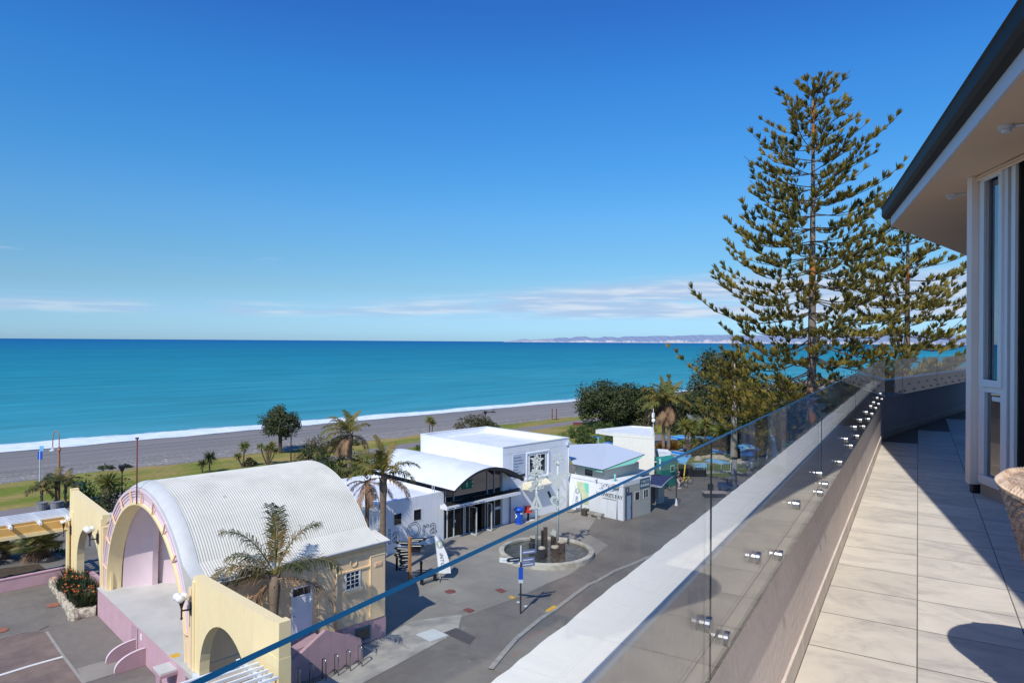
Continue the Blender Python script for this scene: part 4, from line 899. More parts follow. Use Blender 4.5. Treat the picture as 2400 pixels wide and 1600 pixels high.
# teal hut with a white boxy roof
tk = thing('ticket_hut', 'teal hut with white boxy roof beside the yellow sail pole', 'hut', (67.5, 43, 0))
p1, p2, p3 = at(1549, 1147), at(1573, 1140), at(1587, 1135)
mb = MB(); mb.prism([(p1.x, p1.y), (p2.x, p2.y), (p3.x, p3.y), (p3.x+1.2, p3.y+1.6), (p1.x+2, p1.y+2.2)], 0, 3.0); mb.build('wall', 'teal', tk)
mb = MB(); r1, r2, r3 = dist(1528, 1084, 76.5), dist(1573, 1076, 78), dist(1590, 1071, 81)
mb.extrude([r1, dist(1560, 1080, 75.5), r3, dist(1566, 1070, 84)], (0, 0, .1)); mb.build('roof', 'white', tk)
for a_, b_ in ((1563.5, 1567), (1571, 1580)):
    q = [dist(a_, 1106, 75.6), dist(b_, 1104, 75.75), dist(b_, 1088.5, 75.75), dist(a_, 1090.5, 75.6)]; nn = (p2-p1).cross(UP).normalized()*.03
    f = MB().extrude([p+nn for p in q], -nn*.9).build('window', 'mint', tk); cq = sum(q, Vector())/4
    MB().extrude([cq+(p-cq)*.72+nn*1.3 for p in q], -nn*.25).build('pane', 'winglass', f)
b0, b1 = dist(1546, 1077, 79), dist(1570, 1071, 80); bt0, bt1 = dist(1542.5, 1058, 79), dist(1574, 1060, 80)
mb = MB(); mb.extrude([b0, b1, bt1, bt0], FW*2.0+UP*.05); mb.build('roof_box', 'white', tk)
p = at(1547, 1090, 3.0); mb = MB(); mb.tube([(p.x, p.y, 2.6), (p.x, p.y, 3.7)], .07, 8); mb.build('vent_pipe', 'white', tk)
# sky blue shade sail on its yellow pole
ss = thing('shade_sail', 'sky blue triangular shade sail on a yellow pole', 'shade sail', (70.25, 41.85, 0))
pb = at(1602, 1126); e0 = dist(1606, 1088, 79.5); MB().tube([pb, e0], .075, 8).build('pole', 'yellowpole', ss)
e1 = dist(1621, 1064, 84); e2 = dist(1572, 1078, 82); e3 = dist(1586, 1083, 79)
mb = MB(); n = 8; mb.grid([[e2.lerp(e3, j/n).lerp(e1.lerp(e0, j/n), i/n)-UP*.25*math.sin(PI*i/n)*math.sin(PI*j/n) for j in range(n+1)] for i in range(n+1)]); mb.build('sail', 'skyblue', ss, smooth=True)

# ================================================================== PLAZA SURFACE
def gp(k, pts):
    o = {'B': (0, 1267), 'C': (450, 1267), 'F': (880, 1230), 'H': (1280, 1200), 'E': (880, 980), 'G': (1280, 930)}[k]
    return [at(o[0]+x*.21259, o[1]+y*.21259) for x, y in pts]
pl = gp('F', [(110, 1240), (145, 1445), (590, 1290), (830, 1060), (1590, 790), (1900, 640), (2150, 540)])+[Vector((43.5, 32.6, 0)), Vector((45, 36, 0)), Vector((49, 38.2, 0))]
pl = [(p.x, p.y) for p in pl]+[(50.3, 38.8), (50.3, 42.6), (28, 42.65), (21.5, 42.6), (21.5, 31)]
sheet('plaza', pl, .004, 'plaza', kind='structure')
# pale slab walk beside the mauve base
sl_ = gp('C', [(1340, 1440), (1850, 1125), (2145, 1040)])+gp('F', [(420, 1190), (640, 1140), (800, 1215), (600, 1285), (140, 1445), (0, 1500)])+gp('C', [(2130, 1330), (1560, 1600)])
sheet('pavement', [(16.4, 29.0), (19.1, 29.4), (19.1, 30.8), (21.5, 30.9), (23.6, 31.6), (26.3, 30.3), (24.6, 28.7), (21.0, 28.0), (17.5, 27.4), (15, 27.6), (15, 29)], .008, 'slab', kind='structure')
p = gp('F', [(440, 1205), (640, 1140), (800, 1215), (600, 1285)]); sheet('pavement_patch', p, .0145, 'palepatch', kind='structure')
p = gp('F', [(750, 1185), (890, 1130), (1100, 1235), (1035, 1315)]); sheet('road_patch', p, .0115, 'darkpatch', kind='structure')
def stripe(name, pts, w, z, mat, h=0.0):
    mb = MB(); l = []; r = []
    for i, p in enumerate(pts):
        d = (pts[min(i+1, len(pts)-1)]-pts[max(0, i-1)]); d.z = 0; d.normalize(); n = Vector((-d.y, d.x, 0))*w/2
        l.append(p+n); r.append(p-n)
    Z = UP*z
    if h:
        mb.grid([[p+Z for p in l], [p+Z+UP*h for p in l], [p+Z+UP*h for p in r], [p+Z for p in r]])
    else: mb.grid([[p+Z for p in l], [p+Z for p in r]])
    return mb.build(name, mat, kind='structure')
joints = [((480, 645), (700, 560), (1000, 700)), ((470, 740), (1240, 990)), ((640, 860), (830, 780)), ((780, 900), (1100, 830)), ((150, 1250), (370, 1360)), ((210, 1280), (470, 1190))]
for j in joints: stripe('pavement_joint', gp('F', j), .05, .0085, 'path')
for k in range(9):
    x = 23.5+3.6*k; stripe('pavement_joint', [Vector((x, 32.5+max(0, 26-x)*.3, 0)), Vector((x, 42.5, 0))], .035, .0075, 'path')
for y in (36.2, 39.4): stripe('pavement_joint', [Vector((22.5, y, 0)), Vector((34.4 if y < 38 else 50.2, y, 0))], .035, .0075, 'path')
kp = gp('F', [(1270, 1600), (1400, 1440), (1550, 1265), (1820, 1045), (2000, 925), (2200, 775), (2352, 665)])+gp('H', [(560, 770), (760, 655), (1000, 560), (1300, 430)])
stripe('kerb', kp, .26, .0, 'kerb', .10)
# road beyond the kerb
off = []
for i, p in enumerate(kp):
    d = (kp[min(i+1, len(kp)-1)]-kp[max(0, i-1)]).normalized(); n = Vector((d.y, -d.x, 0))
    off.append(n)
mb = MB(); mb.grid([[p+n*.1+UP*.004 for p, n in zip(kp, off)], [p+n*12+UP*.004 for p, n in zip(kp, off)]]); mb.build('road', 'road', kind='structure')
yk = gp('F', [(1905, 958), (1985, 908)]); mb = MB(); d = yk[1]-yk[0]; nn = Vector((-d.y, d.x, 0)).normalized(); mb.obox(yk[0]+nn*.16+UP*.0, -nn*.32, d, UP*.108); mb.build('kerb_marking', 'yellowmark', kind='structure')
for pts in ([(1770, 1165), (1870, 1185)], [(1660, 1270), (1750, 1190)], [(1510, 1450), (1580, 1370)], [(2310, 830), (2352, 815)]): stripe('road_marking', gp('F', pts), .07, .009, 'covero')
# covers and small ground marks
def patch(name, label, cat, pts, mat, z=.014, group=None):
    mb = MB(); p = [Vector((q.x, q.y, z)) for q in pts]; mb.extrude(p, (0, 0, .006)); return tag(mb.build(name, mat), label, cat, group)
def disc(c, r, n=22): return [Vector((c.x+r*math.cos(2*PI*k/n), c.y+r*math.sin(2*PI*k/n), 0)) for k in range(n)]
patch('manhole_cover', 'round rust brown manhole cover in the plaza near the flag', 'manhole cover', disc(gp('F', [(825, 732)])[0], .36), 'cover')
patch('service_cover', 'rust square cover nearest the beige building in the plaza', 'service cover', gp('F', [(958, 935), (1025, 912), (1100, 942), (1038, 972)]), 'cover')
patch('service_cover', 'rust square cover between the fountain and the yellow mark', 'service cover', gp('F', [(1310, 712), (1385, 696), (1447, 730), (1390, 752)]), 'cover')
patch('manhole_cover', 'orange round cover in the court beside the flower planter', 'manhole cover', disc(gp('B', [(588, 706)])[0], .36), 'covero')
patch('manhole_cover', 'orange round cover at the left edge of the court', 'manhole cover', disc(gp('B', [(5, 987)])[0], .36), 'covero')
def mark(pts, mat): sheet('ground_marking', gp('F', pts), .0165, mat, kind='structure')
mark([(1465, 793), (1500, 778), (1545, 800), (1510, 818)], 'yellowmark'); mark([(1548, 850), (1575, 838), (1600, 852), (1575, 864)], 'marked'); mark([(1630, 895), (1660, 880), (1690, 896), (1660, 912)], 'marked')
random.seed(21)
for cx_, cy_, n, sp in ((1865, 975, 9, 45), (975, 1140, 8, 32), (775, 1240, 5, 18), (1020, 1502, 4, 22), (1820, 935, 3, 30), (770, 715, 4, 14), (850, 762, 3, 18), (1095, 966, 2, 10), (880, 715, 2, 10), (1380, 690, 3, 12), (1325, 705, 2, 10)):
    for k in range(n):
        x = cx_+random.uniform(-sp, sp); y = cy_+random.uniform(-sp, sp)*.5+(-(x-cx_)*.5 if cx_ == 1865 else 0); a = random.uniform(5, 12)
        mark([(x, y), (x+a, y-3), (x+a+2, y), (x+2, y+3)], 'marked')
# court paving in front of the stage
bp_ = gp('B', [(-200, 1110), (0, 1075), (180, 1028), (430, 992), (510, 1002), (700, 1270), (910, 1560), (1150, 1900), (-600, 1900)])
sheet('court_paving', bp_, .004, 'paver', kind='structure')
stripe('court_border', gp('B', [(515, 1000), (700, 1270), (910, 1545), (1150, 1880)]), .14, .009, 'kerb')
stripe('court_border', gp('B', [(0, 1068), (180, 1024), (300, 998)]), .07, .009, 'kerb')
stripe('court_stripe', gp('B', [(-250, 1545), (0, 1478), (330, 1375), (690, 1275)]), .2, .0095, 'offwhite')
sheet('court_slab', gp('B', [(845, 1405), (1135, 1325), (1350, 1310), (1260, 1462), (1000, 1545), (930, 1560)]), .006, 'plaza', kind='structure')
stripe('court_joint', gp('B', [(540, 935), (430, 985)]), .05, .009, 'darkpatch')
# stone planter with orange flowered strappy plants
pt = thing('stone_planter', 'low planter of pale rough stone beside the stage', 'planter', (10.6, 48.5, 0))
random.seed(9)
mb = MB(); base = [(10.35, 52.5), (9.98, 45.3), (11.02, 45.05)]
def rough_wall(a, b, w, h):
    a, b = Vector((a[0], a[1], 0)), Vector((b[0], b[1], 0)); n = int((b-a).length/.16); d = (b-a).normalized(); nn = Vector((-d.y, d.x, 0))
    rows = []
    for off_, z in ((w*.6, 0), (w*.6, h*.5), (w*.5, h*.95), (-w*.2, h*1.03), (-w*.5, h*.9), (-w*.5, 0)):
        rows.append([a.lerp(b, i/n)+nn*(off_+random.uniform(-.05, .05))+UP*max(0, z+(random.uniform(-.05, .05) if z else 0)) for i in range(n+1)])
    mb.grid(rows)
rough_wall(base[1], base[0], .35, .48); rough_wall(base[2], base[1], .35, .48)
c_ = Vector((9.98, 45.2, 0)); mb.grid([[c_+Vector((.34*math.cos(2*PI*k/10)*math.sin(PI*j/10+.02)*random.uniform(.9, 1.1), .34*math.sin(2*PI*k/10)*math.sin(PI*j/10+.02)*random.uniform(.9, 1.1), max(0, .56*math.cos(PI*j/10)))) for k in range(11)] for j in range(6)])
mb.build('stone_edge', 'rock', pt)
MB().prism([(10.2, 45.4), (11.2, 45.2), (12.0, 52.3), (10.5, 52.3)], 0, .38).build('soil', 'dirt', pt)
def strappy(c, n, r, h, label):
    t = thing('flowering_plant', label, 'plant', c, 'orange flowered plants in the stone planter'); mb = MB(); fl = []
    for k in range(n):
        a = random.uniform(0, 2*PI); lean = random.uniform(.1, .7); hh = h*random.uniform(.6, 1.1); d = Vector((math.cos(a), math.sin(a), 0))
        p = Vector(c)+d*r*random.uniform(0, .7); q = p+d*lean*hh+UP*hh*(1-lean*.4)
        mb.blade(p, q, random.uniform(.05, .09), Vector((-d.y, d.x, random.uniform(-.4, .4))))
        if random.random() < .035:
            q2 = q+UP*.06; fm = MB(); fl.append(fm)
            for j in range(4):
                b = random.uniform(0, 2*PI); fm.blade(q2, q2+Vector((math.cos(b)*.13, math.sin(b)*.13, .09)), .06, Vector((-math.sin(b), math.cos(b), 0)))
    mb.build('leaves', 'strel', t)
    for fm in fl: fm.build('flower', 'flower', t)
k = 0
names = ['nearest the stage corner', 'second from the stage corner', 'in the middle of the planter', 'behind the middle one', 'towards the garden wall', 'farthest against the garden wall', 'on the outer stone edge', 'on the inner side by the wall']
for (x, y), nm in zip(((10.75, 46.1), (10.6, 47.1), (10.75, 48.2), (11.0, 49.2), (11.1, 50.2), (11.2, 51.3), (10.5, 49.4), (11.2, 48.0)), names):
    strappy((x, y, .36), 230, .75, 1.0, 'dark strappy plant with orange flowers '+nm)

# ================================================================== FOUNTAIN
FC = Vector((38.25, 34.45, 0)); FR = 3.52
ft = thing('fountain', 'round pale rimmed fountain pool with dark water and basalt columns', 'fountain', FC)
mb = MB(); mb.lathe([(FR+.06, 0), (FR+.06, .36), (FR, .4), (FR-.3, .4), (FR-.34, .36), (FR-.34, .04)], FC, 72, False); smooth_angle(mb.build('rim', 'rim', ft), 40)
def water_mat():
    m, nt, N, K = nodes('fountain_water'); out = N.new('ShaderNodeOutputMaterial'); p = N.new('ShaderNodeBsdfPrincipled'); K.new(p.outputs[0], out.inputs[0])
    g = N.new('ShaderNodeNewGeometry'); n = N.new('ShaderNodeTexNoise'); n.inputs['Scale'].default_value = 3.2; n.inputs['Detail'].default_value = 5; K.new(g.outputs['Position'], n.inputs['Vector'])
    cr = N.new('ShaderNodeValToRGB'); e = cr.color_ramp.elements; e[0].position = .35; e[0].color = rgb(46, 44, 34); e[1].position = .7; e[1].color = rgb(94, 96, 84); K.new(n.outputs[0], cr.inputs[0]); K.new(cr.outputs[0], p.inputs['Base Color'])
    p.inputs['Roughness'].default_value = .06; p.inputs['Specular IOR Level'].default_value = .6
    n2 = N.new('ShaderNodeTexNoise'); n2.inputs['Scale'].default_value = 6; n2.inputs['Detail'].default_value = 3; K.new(g.outputs['Position'], n2.inputs['Vector']); b = N.new('ShaderNodeBump'); b.inputs['Strength'].default_value = .5; b.inputs['Distance'].default_value = .05; K.new(n2.outputs[0], b.inputs['Height']); K.new(b.outputs[0], p.inputs['Normal'])
    return m
MT['water'] = water_mat()
mb = MB(); mb.add([FC+Vector((FR-.32)*1.0 if 0 else ((FR-.32)*math.cos(2*PI*k/64), (FR-.32)*math.sin(2*PI*k/64), .2)) for k in range(64)], [tuple(range(64))]); mb.build('pool_water', 'water', ft)
random.seed(4)
for x, y, r, h, cap in ((36.75, 33.55, .27, .95, 1), (37.75, 33.15, .29, .9, 1), (38.95, 33.55, .3, .95, 1), (37.75, 34.1, .16, 2.2, 0), (38.0, 35.5, .28, 1.1, 1), (39.3, 34.7, .22, 1.1, 0), (38.6, 35.1, .17, 1.6, 0), (37.1, 34.9, .22, 1.0, 0)):
    mb = MB(); n = 7; a0 = random.random(); prof = [(r, .1), (r*.97, h*.5), (r, h)]
    vs = []
    for rr, z in prof: vs.append([(x+rr*math.cos(2*PI*k/n+a0)*random.uniform(.93, 1.05), y+rr*math.sin(2*PI*k/n+a0)*random.uniform(.93, 1.05), z) for k in range(n+1)])
    for v in vs: v[-1] = v[0]
    mb.grid(vs); mb.add(vs[-1][:-1], [tuple(range(n))]); b = mb.build('basalt_column', 'basalt', ft)
    if cap:
        mb = MB(); vs = [[(x+rr*math.cos(2*PI*k/12), y+rr*math.sin(2*PI*k/12), h+z+random.uniform(-.02, .03)) for k in range(13)] for rr, z in ((r*1.02, .004), (r*.95, .1), (r*.5, .13), (.02, .16))]
        for v in vs: v[-1] = v[0]
        mb.grid(vs); mb.build('column_cap', 'rock', b)
# two tall sculpture poles with cut-out plates; plate frame: right = along PR, up = z
PR = Vector((S2, -S2, 0)).normalized(); PN = Vector((-S2, -S2, 0))
def plate(o, pts, holes=None, d=.05): return MB().extrude([Vector(o)+PR*x+UP*z for x, z in pts], PN*-d)
def ringpts(r, n=24, sx=1, sz=1, a0=0): return [(r*sx*math.cos(a0+2*PI*k/n), r*sz*math.sin(a0+2*PI*k/n)) for k in range(n)]
def band(o, outer, inner, d=.05):
    mb = MB(); n = len(outer); o = Vector(o)
    P = lambda q, f: o+PR*q[0]+UP*q[1]-PN*f
    mb.grid([[P(outer[k % n], 0) for k in range(n+1)], [P(inner[k % n], 0) for k in range(n+1)], [P(inner[k % n], d) for k in range(n+1)], [P(outer[k % n], d) for k in range(n+1)], [P(outer[k % n], 0) for k in range(n+1)]])
    return mb
def rot2(p, a): return [(x*math.cos(a)-z*math.sin(a), x*math.sin(a)+z*math.cos(a)) for x, z in p]
s1 = thing('fountain_sculpture', 'left white pole sculpture topped by a star of cut plates', 'sculpture', (37.3, 34.75, 0))
a = Vector((37.25, 34.55, 0)); mb = MB(); mb.tube([a+UP*.1, a+UP*7.3], .105, 14); mb.build('pole', 'sculpt', s1, True)
st = [(r*math.sin(PI*k/5), r*math.cos(PI*k/5)) for k in range(10) for r in [(.56 if k % 2 == 0 else .25)]]
band(a+PN*.16+UP*7.2, st, [(x*.5, z*.5) for x, z in st]).build('star', 'sculpt', s1)
st6 = [(r*math.sin(PI*k/6), r*math.cos(PI*k/6)) for k in range(12) for r in [(.42 if k % 2 == 0 else .24)]]
band(a+PN*.12+UP*6.95, rot2(st6, .2), [(x*.5, z*.5) for x, z in rot2(st6, .2)]).build('star', 'sculpt', s1)
random.seed(31)
for k in range(17):
    x = random.uniform(-.42, .42); z = 5.1+1.25*(k/16)+random.uniform(-.08, .08); w = random.uniform(.1, .18); h = random.uniform(.1, .16); r_ = random.uniform(-.4, .4)
    o_ = [(-w, -h), (w, -h), (w, h), (-w, h)]; o_ = [(x+p*math.cos(r_)-q*math.sin(r_), z+p*math.sin(r_)+q*math.cos(r_)) for p, q in o_]; cxx = sum(p for p, q in o_)/4; czz = sum(q for p, q in o_)/4
    band(a+PN*(.13+.04*(k % 3)), o_, [((p-cxx)*.5+cxx, (q-czz)*.5+czz) for p, q in o_], .04).build('cut_plate', 'sculpt', s1)
plate(a+PN*.15+UP*6.38, [(-.4, -.1), (.5, -.18), (.46, .1), (-.36, .18)]).build('cross_plate', 'sculpt', s1)
band(a+PN*.15+UP*3.95, [(-.5, -.35), (.5, -.35), (.0, .85)], [(-.22, -.2), (.22, -.2), (0, .35)]).build('triangle_plate', 'sculpt', s1)
for k in range(3): MB().sphere(a+Vector((.16, .2, 1.6-.3*k)), .09, 8).build('ball', 'sculpt', s1, True)
s2_ = thing('fountain_sculpture', 'right white pole sculpture with ring, hearts and diamond plates', 'sculpture', (39.0, 34.0, 0))
b = Vector((39.0, 34.0, 0)); mb = MB(); mb.tube([b+UP*.1, b+UP*7.0], .105, 14); mb.build('pole', 'sculpt', s2_, True)
band(b+PN*.15+UP*7.15, ringpts(.42), ringpts(.29)).build('ring', 'sculpt', s2_)
for k in range(8):
    q = 2*PI*k/8+.2; plate(b+PN*.2+UP*7.15, [(.34*math.cos(q)+.1*math.cos(t), .34*math.sin(q)+.1*math.sin(t)) for t in (0, 1.6, 3.1, 4.7)]).build('ring_petal', 'sculpt', s2_)
def heart(k, n=30): return [(k*.062*16*math.sin(t)**3, k*.062*(13*math.cos(t)-5*math.cos(2*t)-2*math.cos(3*t)-math.cos(4*t))) for t in [2*PI*i/n for i in range(n)]]
band(b+PN*.15-PR*.5+UP*5.85, rot2(heart(.33), -.45), rot2(heart(.16), -.45)).build('heart_plate', 'sculpt', s2_)
band(b+PN*.15+PR*.5+UP*5.95, rot2(heart(.33), .45), rot2(heart(.16), .45)).build('heart_plate', 'sculpt', s2_)
plate(b+PN*.2+UP*5.45, [(0, -.6), (.38, 0), (0, .6), (-.38, 0)]).build('diamond_plate', 'sculpt', s2_)
plate(b+PN*.15+UP*5.1, [(.25, .3), (.35, .25), (.62, -.2), (.6, -.36), (.42, -.25)]).build('arrow_plate', 'sculpt', s2_)
band(b+PN*.15+UP*3.95, heart(.6), heart(.4)).build('large_heart', 'sculpt', s2_)
for q in range(6):
    t = PI*q/3+.3; plate(b+PN*.17+UP*3.98, [(.07*math.cos(t+1.57), .07*math.sin(t+1.57)), (.3*math.cos(t), .3*math.sin(t)), (.07*math.cos(t-1.57), .07*math.sin(t-1.57))]).build('heart_spoke', 'sculpt', s2_)
plate(b+PN*.15+UP*1.3, [(-.55, .25), (-.15, .0), (-.08, .4), (-.35, .6)]).build('fin_plate', 'sculpt', s2_)

# ================================================================== SIGNS AND STREET FURNITURE
def finger(parent, base, z, d, ln, h, mat, txt='sign', tm='white', name='sign_blade', pointed=False):
    d = Vector(d).normalized(); n = d.cross(UP).normalized(); o = Vector(base)+UP*z+d*.06
    pts = [o, o+d*ln, o+d*(ln+(.12 if pointed else 0))+UP*h/2, o+d*ln+UP*h, o+UP*h] if pointed else [o, o+d*ln, o+d*ln+UP*h, o+UP*h]
    f = MB().extrude([p+n*.012 for p in pts], -n*.024).build(name, mat, parent)
    if tm:
        m = MB()
        for s in (1, -1):
            m.obox(o+d*ln*.08+UP*h*.36+n*s*.014, d*ln*.78, n*s*.003, UP*h*.24)
        m.build('lettering', tm, f)
    return f
MT['slate'] = M('slate_blue_sign', rgb(112, 124, 162), .5, .05, 4)
ps = at(1220, 1437); t = thing('direction_sign', 'dark signpost with white and blue fingers at the fountain edge', 'sign', ps)
MB().tube([ps, ps+UP*3.05], .05, 8).build('pole', 'iron', t); MB().tube([ps+UP*3.05, ps+UP*4.0], .045, 8).build('pole_top', 'offwhite', t)
zc = {'up': 3.55}
finger(t, ps, 3.45, PR*.9+FW*.4, .95, .26, 'slate', tm='white'); finger(t, ps, 3.0, PR*.9+FW*.4, .85, .25, 'slate', tm='white'); finger(t, ps, 2.72, PR*.9+FW*.4, .85, .25, 'slate', tm='white')
finger(t, ps, 3.1, -PR*.9-FW*.35, .75, .24, 'black', tm='signgrey', pointed=True); finger(t, ps, 2.9, -PR*1+FW*.28, 1.25, .28, 'white', tm='signgrey')
for zz, hh, mm in ((2.02, .72, 'blue'), (1.82, .2, 'signgrey')):
    o = ps+UP*zz+PN*.06; MB().obox(o-PR*.13, PR*.26, PN*.02, UP*hh).build('panel', mm, t)
pf = at(960, 1362); t = thing('finger_post', 'timber post crowded with black place name fingers', 'sign', pf)
MB().bar(pf, pf+UP*2.95, .17).build('post', 'wood', t)
random.seed(17)
for k in range(18):
    z = 2.68-.2*(k % 10)-(.1 if k > 8 else 0); a_ = random.uniform(-.35, .35); d = (-PR if (k % 9 > 3 or k % 2) else PR); d = d*math.cos(a_)+FW*math.sin(a_)+UP*random.choice((-.3, -.12, .05, .1))*(1 if k < 4 else .2)
    finger(t, pf, z, d, random.uniform(.75, .95) if k < 6 else random.uniform(.5, .65), .185, 'black', tm='offwhite', pointed=True)
o = pf+UP*1.95; MB().obox(o+PR*.1, PR*.62, PN*.03, UP*.4).build('notice_board', 'black', t)
# flags
def flag(base, lean, h, label, back=False):
    t = thing('feather_flag', label, 'flag', base); b = Vector(base)
    o = b+UP*.45; side = PR if not back else PR
    up = (UP*1.0+lean).normalized(); n = 16; left = []; right = []
    for k in range(n+1):
        f = k/n; w = .78*(1-f**2.6)*(1 if f < 1 else 0)+.02; c0 = o+up*h*f
        left.append(c0-side*(.12*(1-f))); right.append(c0+side*(w-.12*(1-f))-up*(.35*(1-f)**3)*0)
    mb = MB(); mb.grid([left, [l.lerp(r, .5)+PN*.05 for l, r in zip(left, right)], right]); fl = mb.build('banner', 'white', t, smooth=True)
    MB().tube([b+UP*.05]+[l-side*.02 for l in left], .02, 6).build('pole', 'alum', t)
    c = o+up*h*.78+side*.2+PN*.07; MB().extrude([c+side*.22*math.cos(2*PI*k/20)+up*.27*math.sin(2*PI*k/20) for k in range(20)], PN*.004).build('emblem', 'greymint', fl)
    c2 = c+PN*.006; MB().extrude([c2+side*(-.05)+up*.18, c2+side*.1+up*.05, c2+side*.03-up*.2, c2-side*.04-up*.16], PN*.003).build('emblem_mark', 'white', fl)
    text('lettering', 'iNTO', .34, o+up*h*.54+side*.12+PN*.07, -up, side, 'signtext', fl, .003, extra=1.15)
    MB().tube([b+UP*.04-PR*.5, b+UP*.04+PR*.5], .025, 6).tube([b+UP*.04-FW*.5, b+UP*.04+FW*.5], .025, 6).build('stand', 'black', t)
MT['greymint'] = M('flag_emblem', rgb(176, 190, 176), .7, .1, 6)
fb = at(1033, 1358); flag(fb, -PR*.16, 2.55, 'white feather flag with green emblem near the timber finger post')
flag((49.4, 41.2, 0), PR*.14, 2.1, 'white feather flag standing against the map wall')
# small a-frame board, bollards
def bollard(x, y, label, h=1.0): 
    mb = MB(); mb.lathe([(.08, 0), (.08, h-.16), (.11, h-.15), (.11, h-.1), (.07, h-.08), (.09, h-.02), (.04, h+.03)], (x, y, 0), 12); tag(mb.build('bollard', 'black', None, True), label, 'bollard')
for px, py, lb in ((930, 1335, 'black bollard left of the timber finger post'), (987, 1349, 'black bollard right of the timber finger post'), (1705, 1142, 'tall dark bollard behind the concrete seat by the wall')):
    p = at(px, py); bollard(p.x, p.y, lb)
p = at(1038, 1362); t = thing('bench', 'black slatted bench behind the flag base', 'bench', (p.x-.6, p.y+.3, 0))
MB().box(p.x-1.5, p.x-.2, p.y+.3, p.y+.42, .42, .46).box(p.x-1.5, p.x-.2, p.y+.46, p.y+.58, .42, .46).box(p.x-1.5, p.x-.2, p.y+.62, p.y+.66, .6, .72).build('seat', 'black', t)
for x in (p.x-1.4, p.x-.3): MB().box(x-.03, x+.03, p.y+.32, p.y+.62, 0, .418).build('leg', 'black', t)
# concrete bench by the map wall
t = thing('bench', 'pale concrete bench block in front of the lettered white wall', 'bench', (49.5, 38.7, 0))
MB().box(49.2, 49.75, 37.75, 39.3, .28, .46).build('seat', 'slab', t); MB().box(49.25, 49.7, 37.8, 38.2, 0, .278).build('base', 'slab', t); MB().box(49.25, 49.7, 38.9, 39.25, 0, .278).build('base', 'slab', t)
MB().box(49.15, 49.7, 39.45, 40.0, 0, .62).build('planter_block', 'basalt', t)
# cycle hoops
hoop = MB(); hoop.tube([(0, -.17, 0), (0, -.17, .82)]+[(0, -.17*math.cos(PI*k/8), .82+.15*math.sin(PI*k/8)) for k in range(1, 8)]+[(0, .17, .82), (0, .17, 0)], .032, 8)
hp0 = None
for k, nm in enumerate(('nearest the yellow wing pillar', 'second from the wing pillar', 'third from the wing pillar', 'third from the ramp corner', 'second from the ramp corner', 'nearest the ramp corner')):
    loc = (15.3+.655*k, 29.02, 0); lb = 'steel cycle hoop '+nm+' along the mauve ramp wall'
    if hp0 is None:
        hp0 = hoop.build('cycle_hoop', 'steel', None, True); hp0.location = loc; tag(hp0, lb, 'cycle hoop', 'steel cycle hoops along the mauve wall')
    else:
        c = hp0.copy(); C.objects.link(c); c.location = loc; c['label'] = lb
hp0.data.transform(Matrix.Identity(4))
# lamps along the path
def hook_lamp(b, h, label):
    b = Vector(b); t = thing('street_lamp', label, 'street lamp', b); left = -PR
    MB().tube([b, b+UP*h], [.13, .09], 10).build('pole', 'copper', t)
    n = 12; top = b+UP*h; MB().tube([top]+[top+UP*.9+left*(.62*(1-math.cos(PI*k/n)))*.5*2*.5+UP*(.75*math.sin(PI*k/n)) for k in range(n+1)]+[top+left*.62-UP*.1], .045, 8).build('arm', 'copper', t)
    mb = MB(); c = top+left*.62-UP*.28; mb.lathe([(.33, 0), (.22, .1), (.08, .2), (.05, .3)], c, 12); mb.build('shade', 'alum', t, True)
    mb = MB(); mb.lathe([(.16, 0), (.18, .12), (.1, .3), (.12, .4)], top-UP*.3, 10); mb.build('collar', 'copper', t)
hook_lamp((15.8, 77.8, 0), 5.4, 'tall copper coloured hook lamp at the far left by the lawn')
def post_lamp(b, h, label, mat='iron'):
    b = Vector(b); t = thing('street_lamp', label, 'street lamp', b)
    MB().tube([b, b+UP*h], [.09, .06], 8).build('pole', mat, t)
    mb = MB(); mb.lathe([(.06, 0), (.14, .1), (.34, .55), (.36, .6), (.1, .68)], b+UP*(h-.1), 8); mb.build('lantern', mat, t)
post_lamp((20.0, 73.0, 0), 3.3, 'short dark lantern post left of the bandshell arch')
post_lamp((42.6, 83.2, 0), 4.0, 'slim black lamp pole beside the single round tree')
p = at(1137, 1020.5); post_lamp(p, 3.6, 'dark lamp post on the lawn behind the tall white block')
p = at(93, 1147); t = thing('beach_sign', 'blue and white sign on a pale pole at the far left', 'sign', p); MB().tube([p, p+UP*4.1], .06, 8).build('pole', 'alum', t)
o = p+UP*3.2; MB().obox(o-PR*.22, PR*.5, PN*.03, UP*.85).build('panel', 'blue', t); MB().obox(o-PR*.02+UP*.88, PR*.42, PN*.03, UP*.55).build('panel', 'skyblue', t)
p = at(187, 1172); t = thing('information_board', 'dark framed information board behind the left wing wall', 'sign', p)
for s in (-1, 1): MB().tube([p+PR*s*.6, p+PR*s*.6+UP*1.9], .06, 6).build('post', 'iron', t)
MB().obox(p-PR*.6+UP*.9, PR*1.2, PN*.06, UP*.95).build('panel', 'signteal', t)
p = at(1299, 984); t = thing('beach_gateway', 'dark red timber two post marker on the lawn edge', 'marker', p)
for s in (-1, 1): MB().tube([p+PR*s*.42, p+PR*s*.42+UP*2.3], .1, 6).build('post', 'maroon', t)
MB().obox(p-PR*.3+UP*.9, PR*.6, PN*.05, UP*1.1).build('panel', 'greypillar', t)
p = at(1354, 1003); t = thing('seat', 'dark red seat on the path beside the hedge', 'seat', p); MB().obox(p-PR*.8+UP*.5, PR*1.6, FW*.4, UP*.08).build('bench_top', 'maroon', t)
MB().obox(p-PR*.8+UP*.62+FW*.45, PR*1.6, FW*.06, UP*.4).build('backrest', 'maroon', t)
for s in (-.7, .7): MB().obox(p+PR*s, PR*.08, FW*.4, UP*.498).build('leg', 'maroon', t)
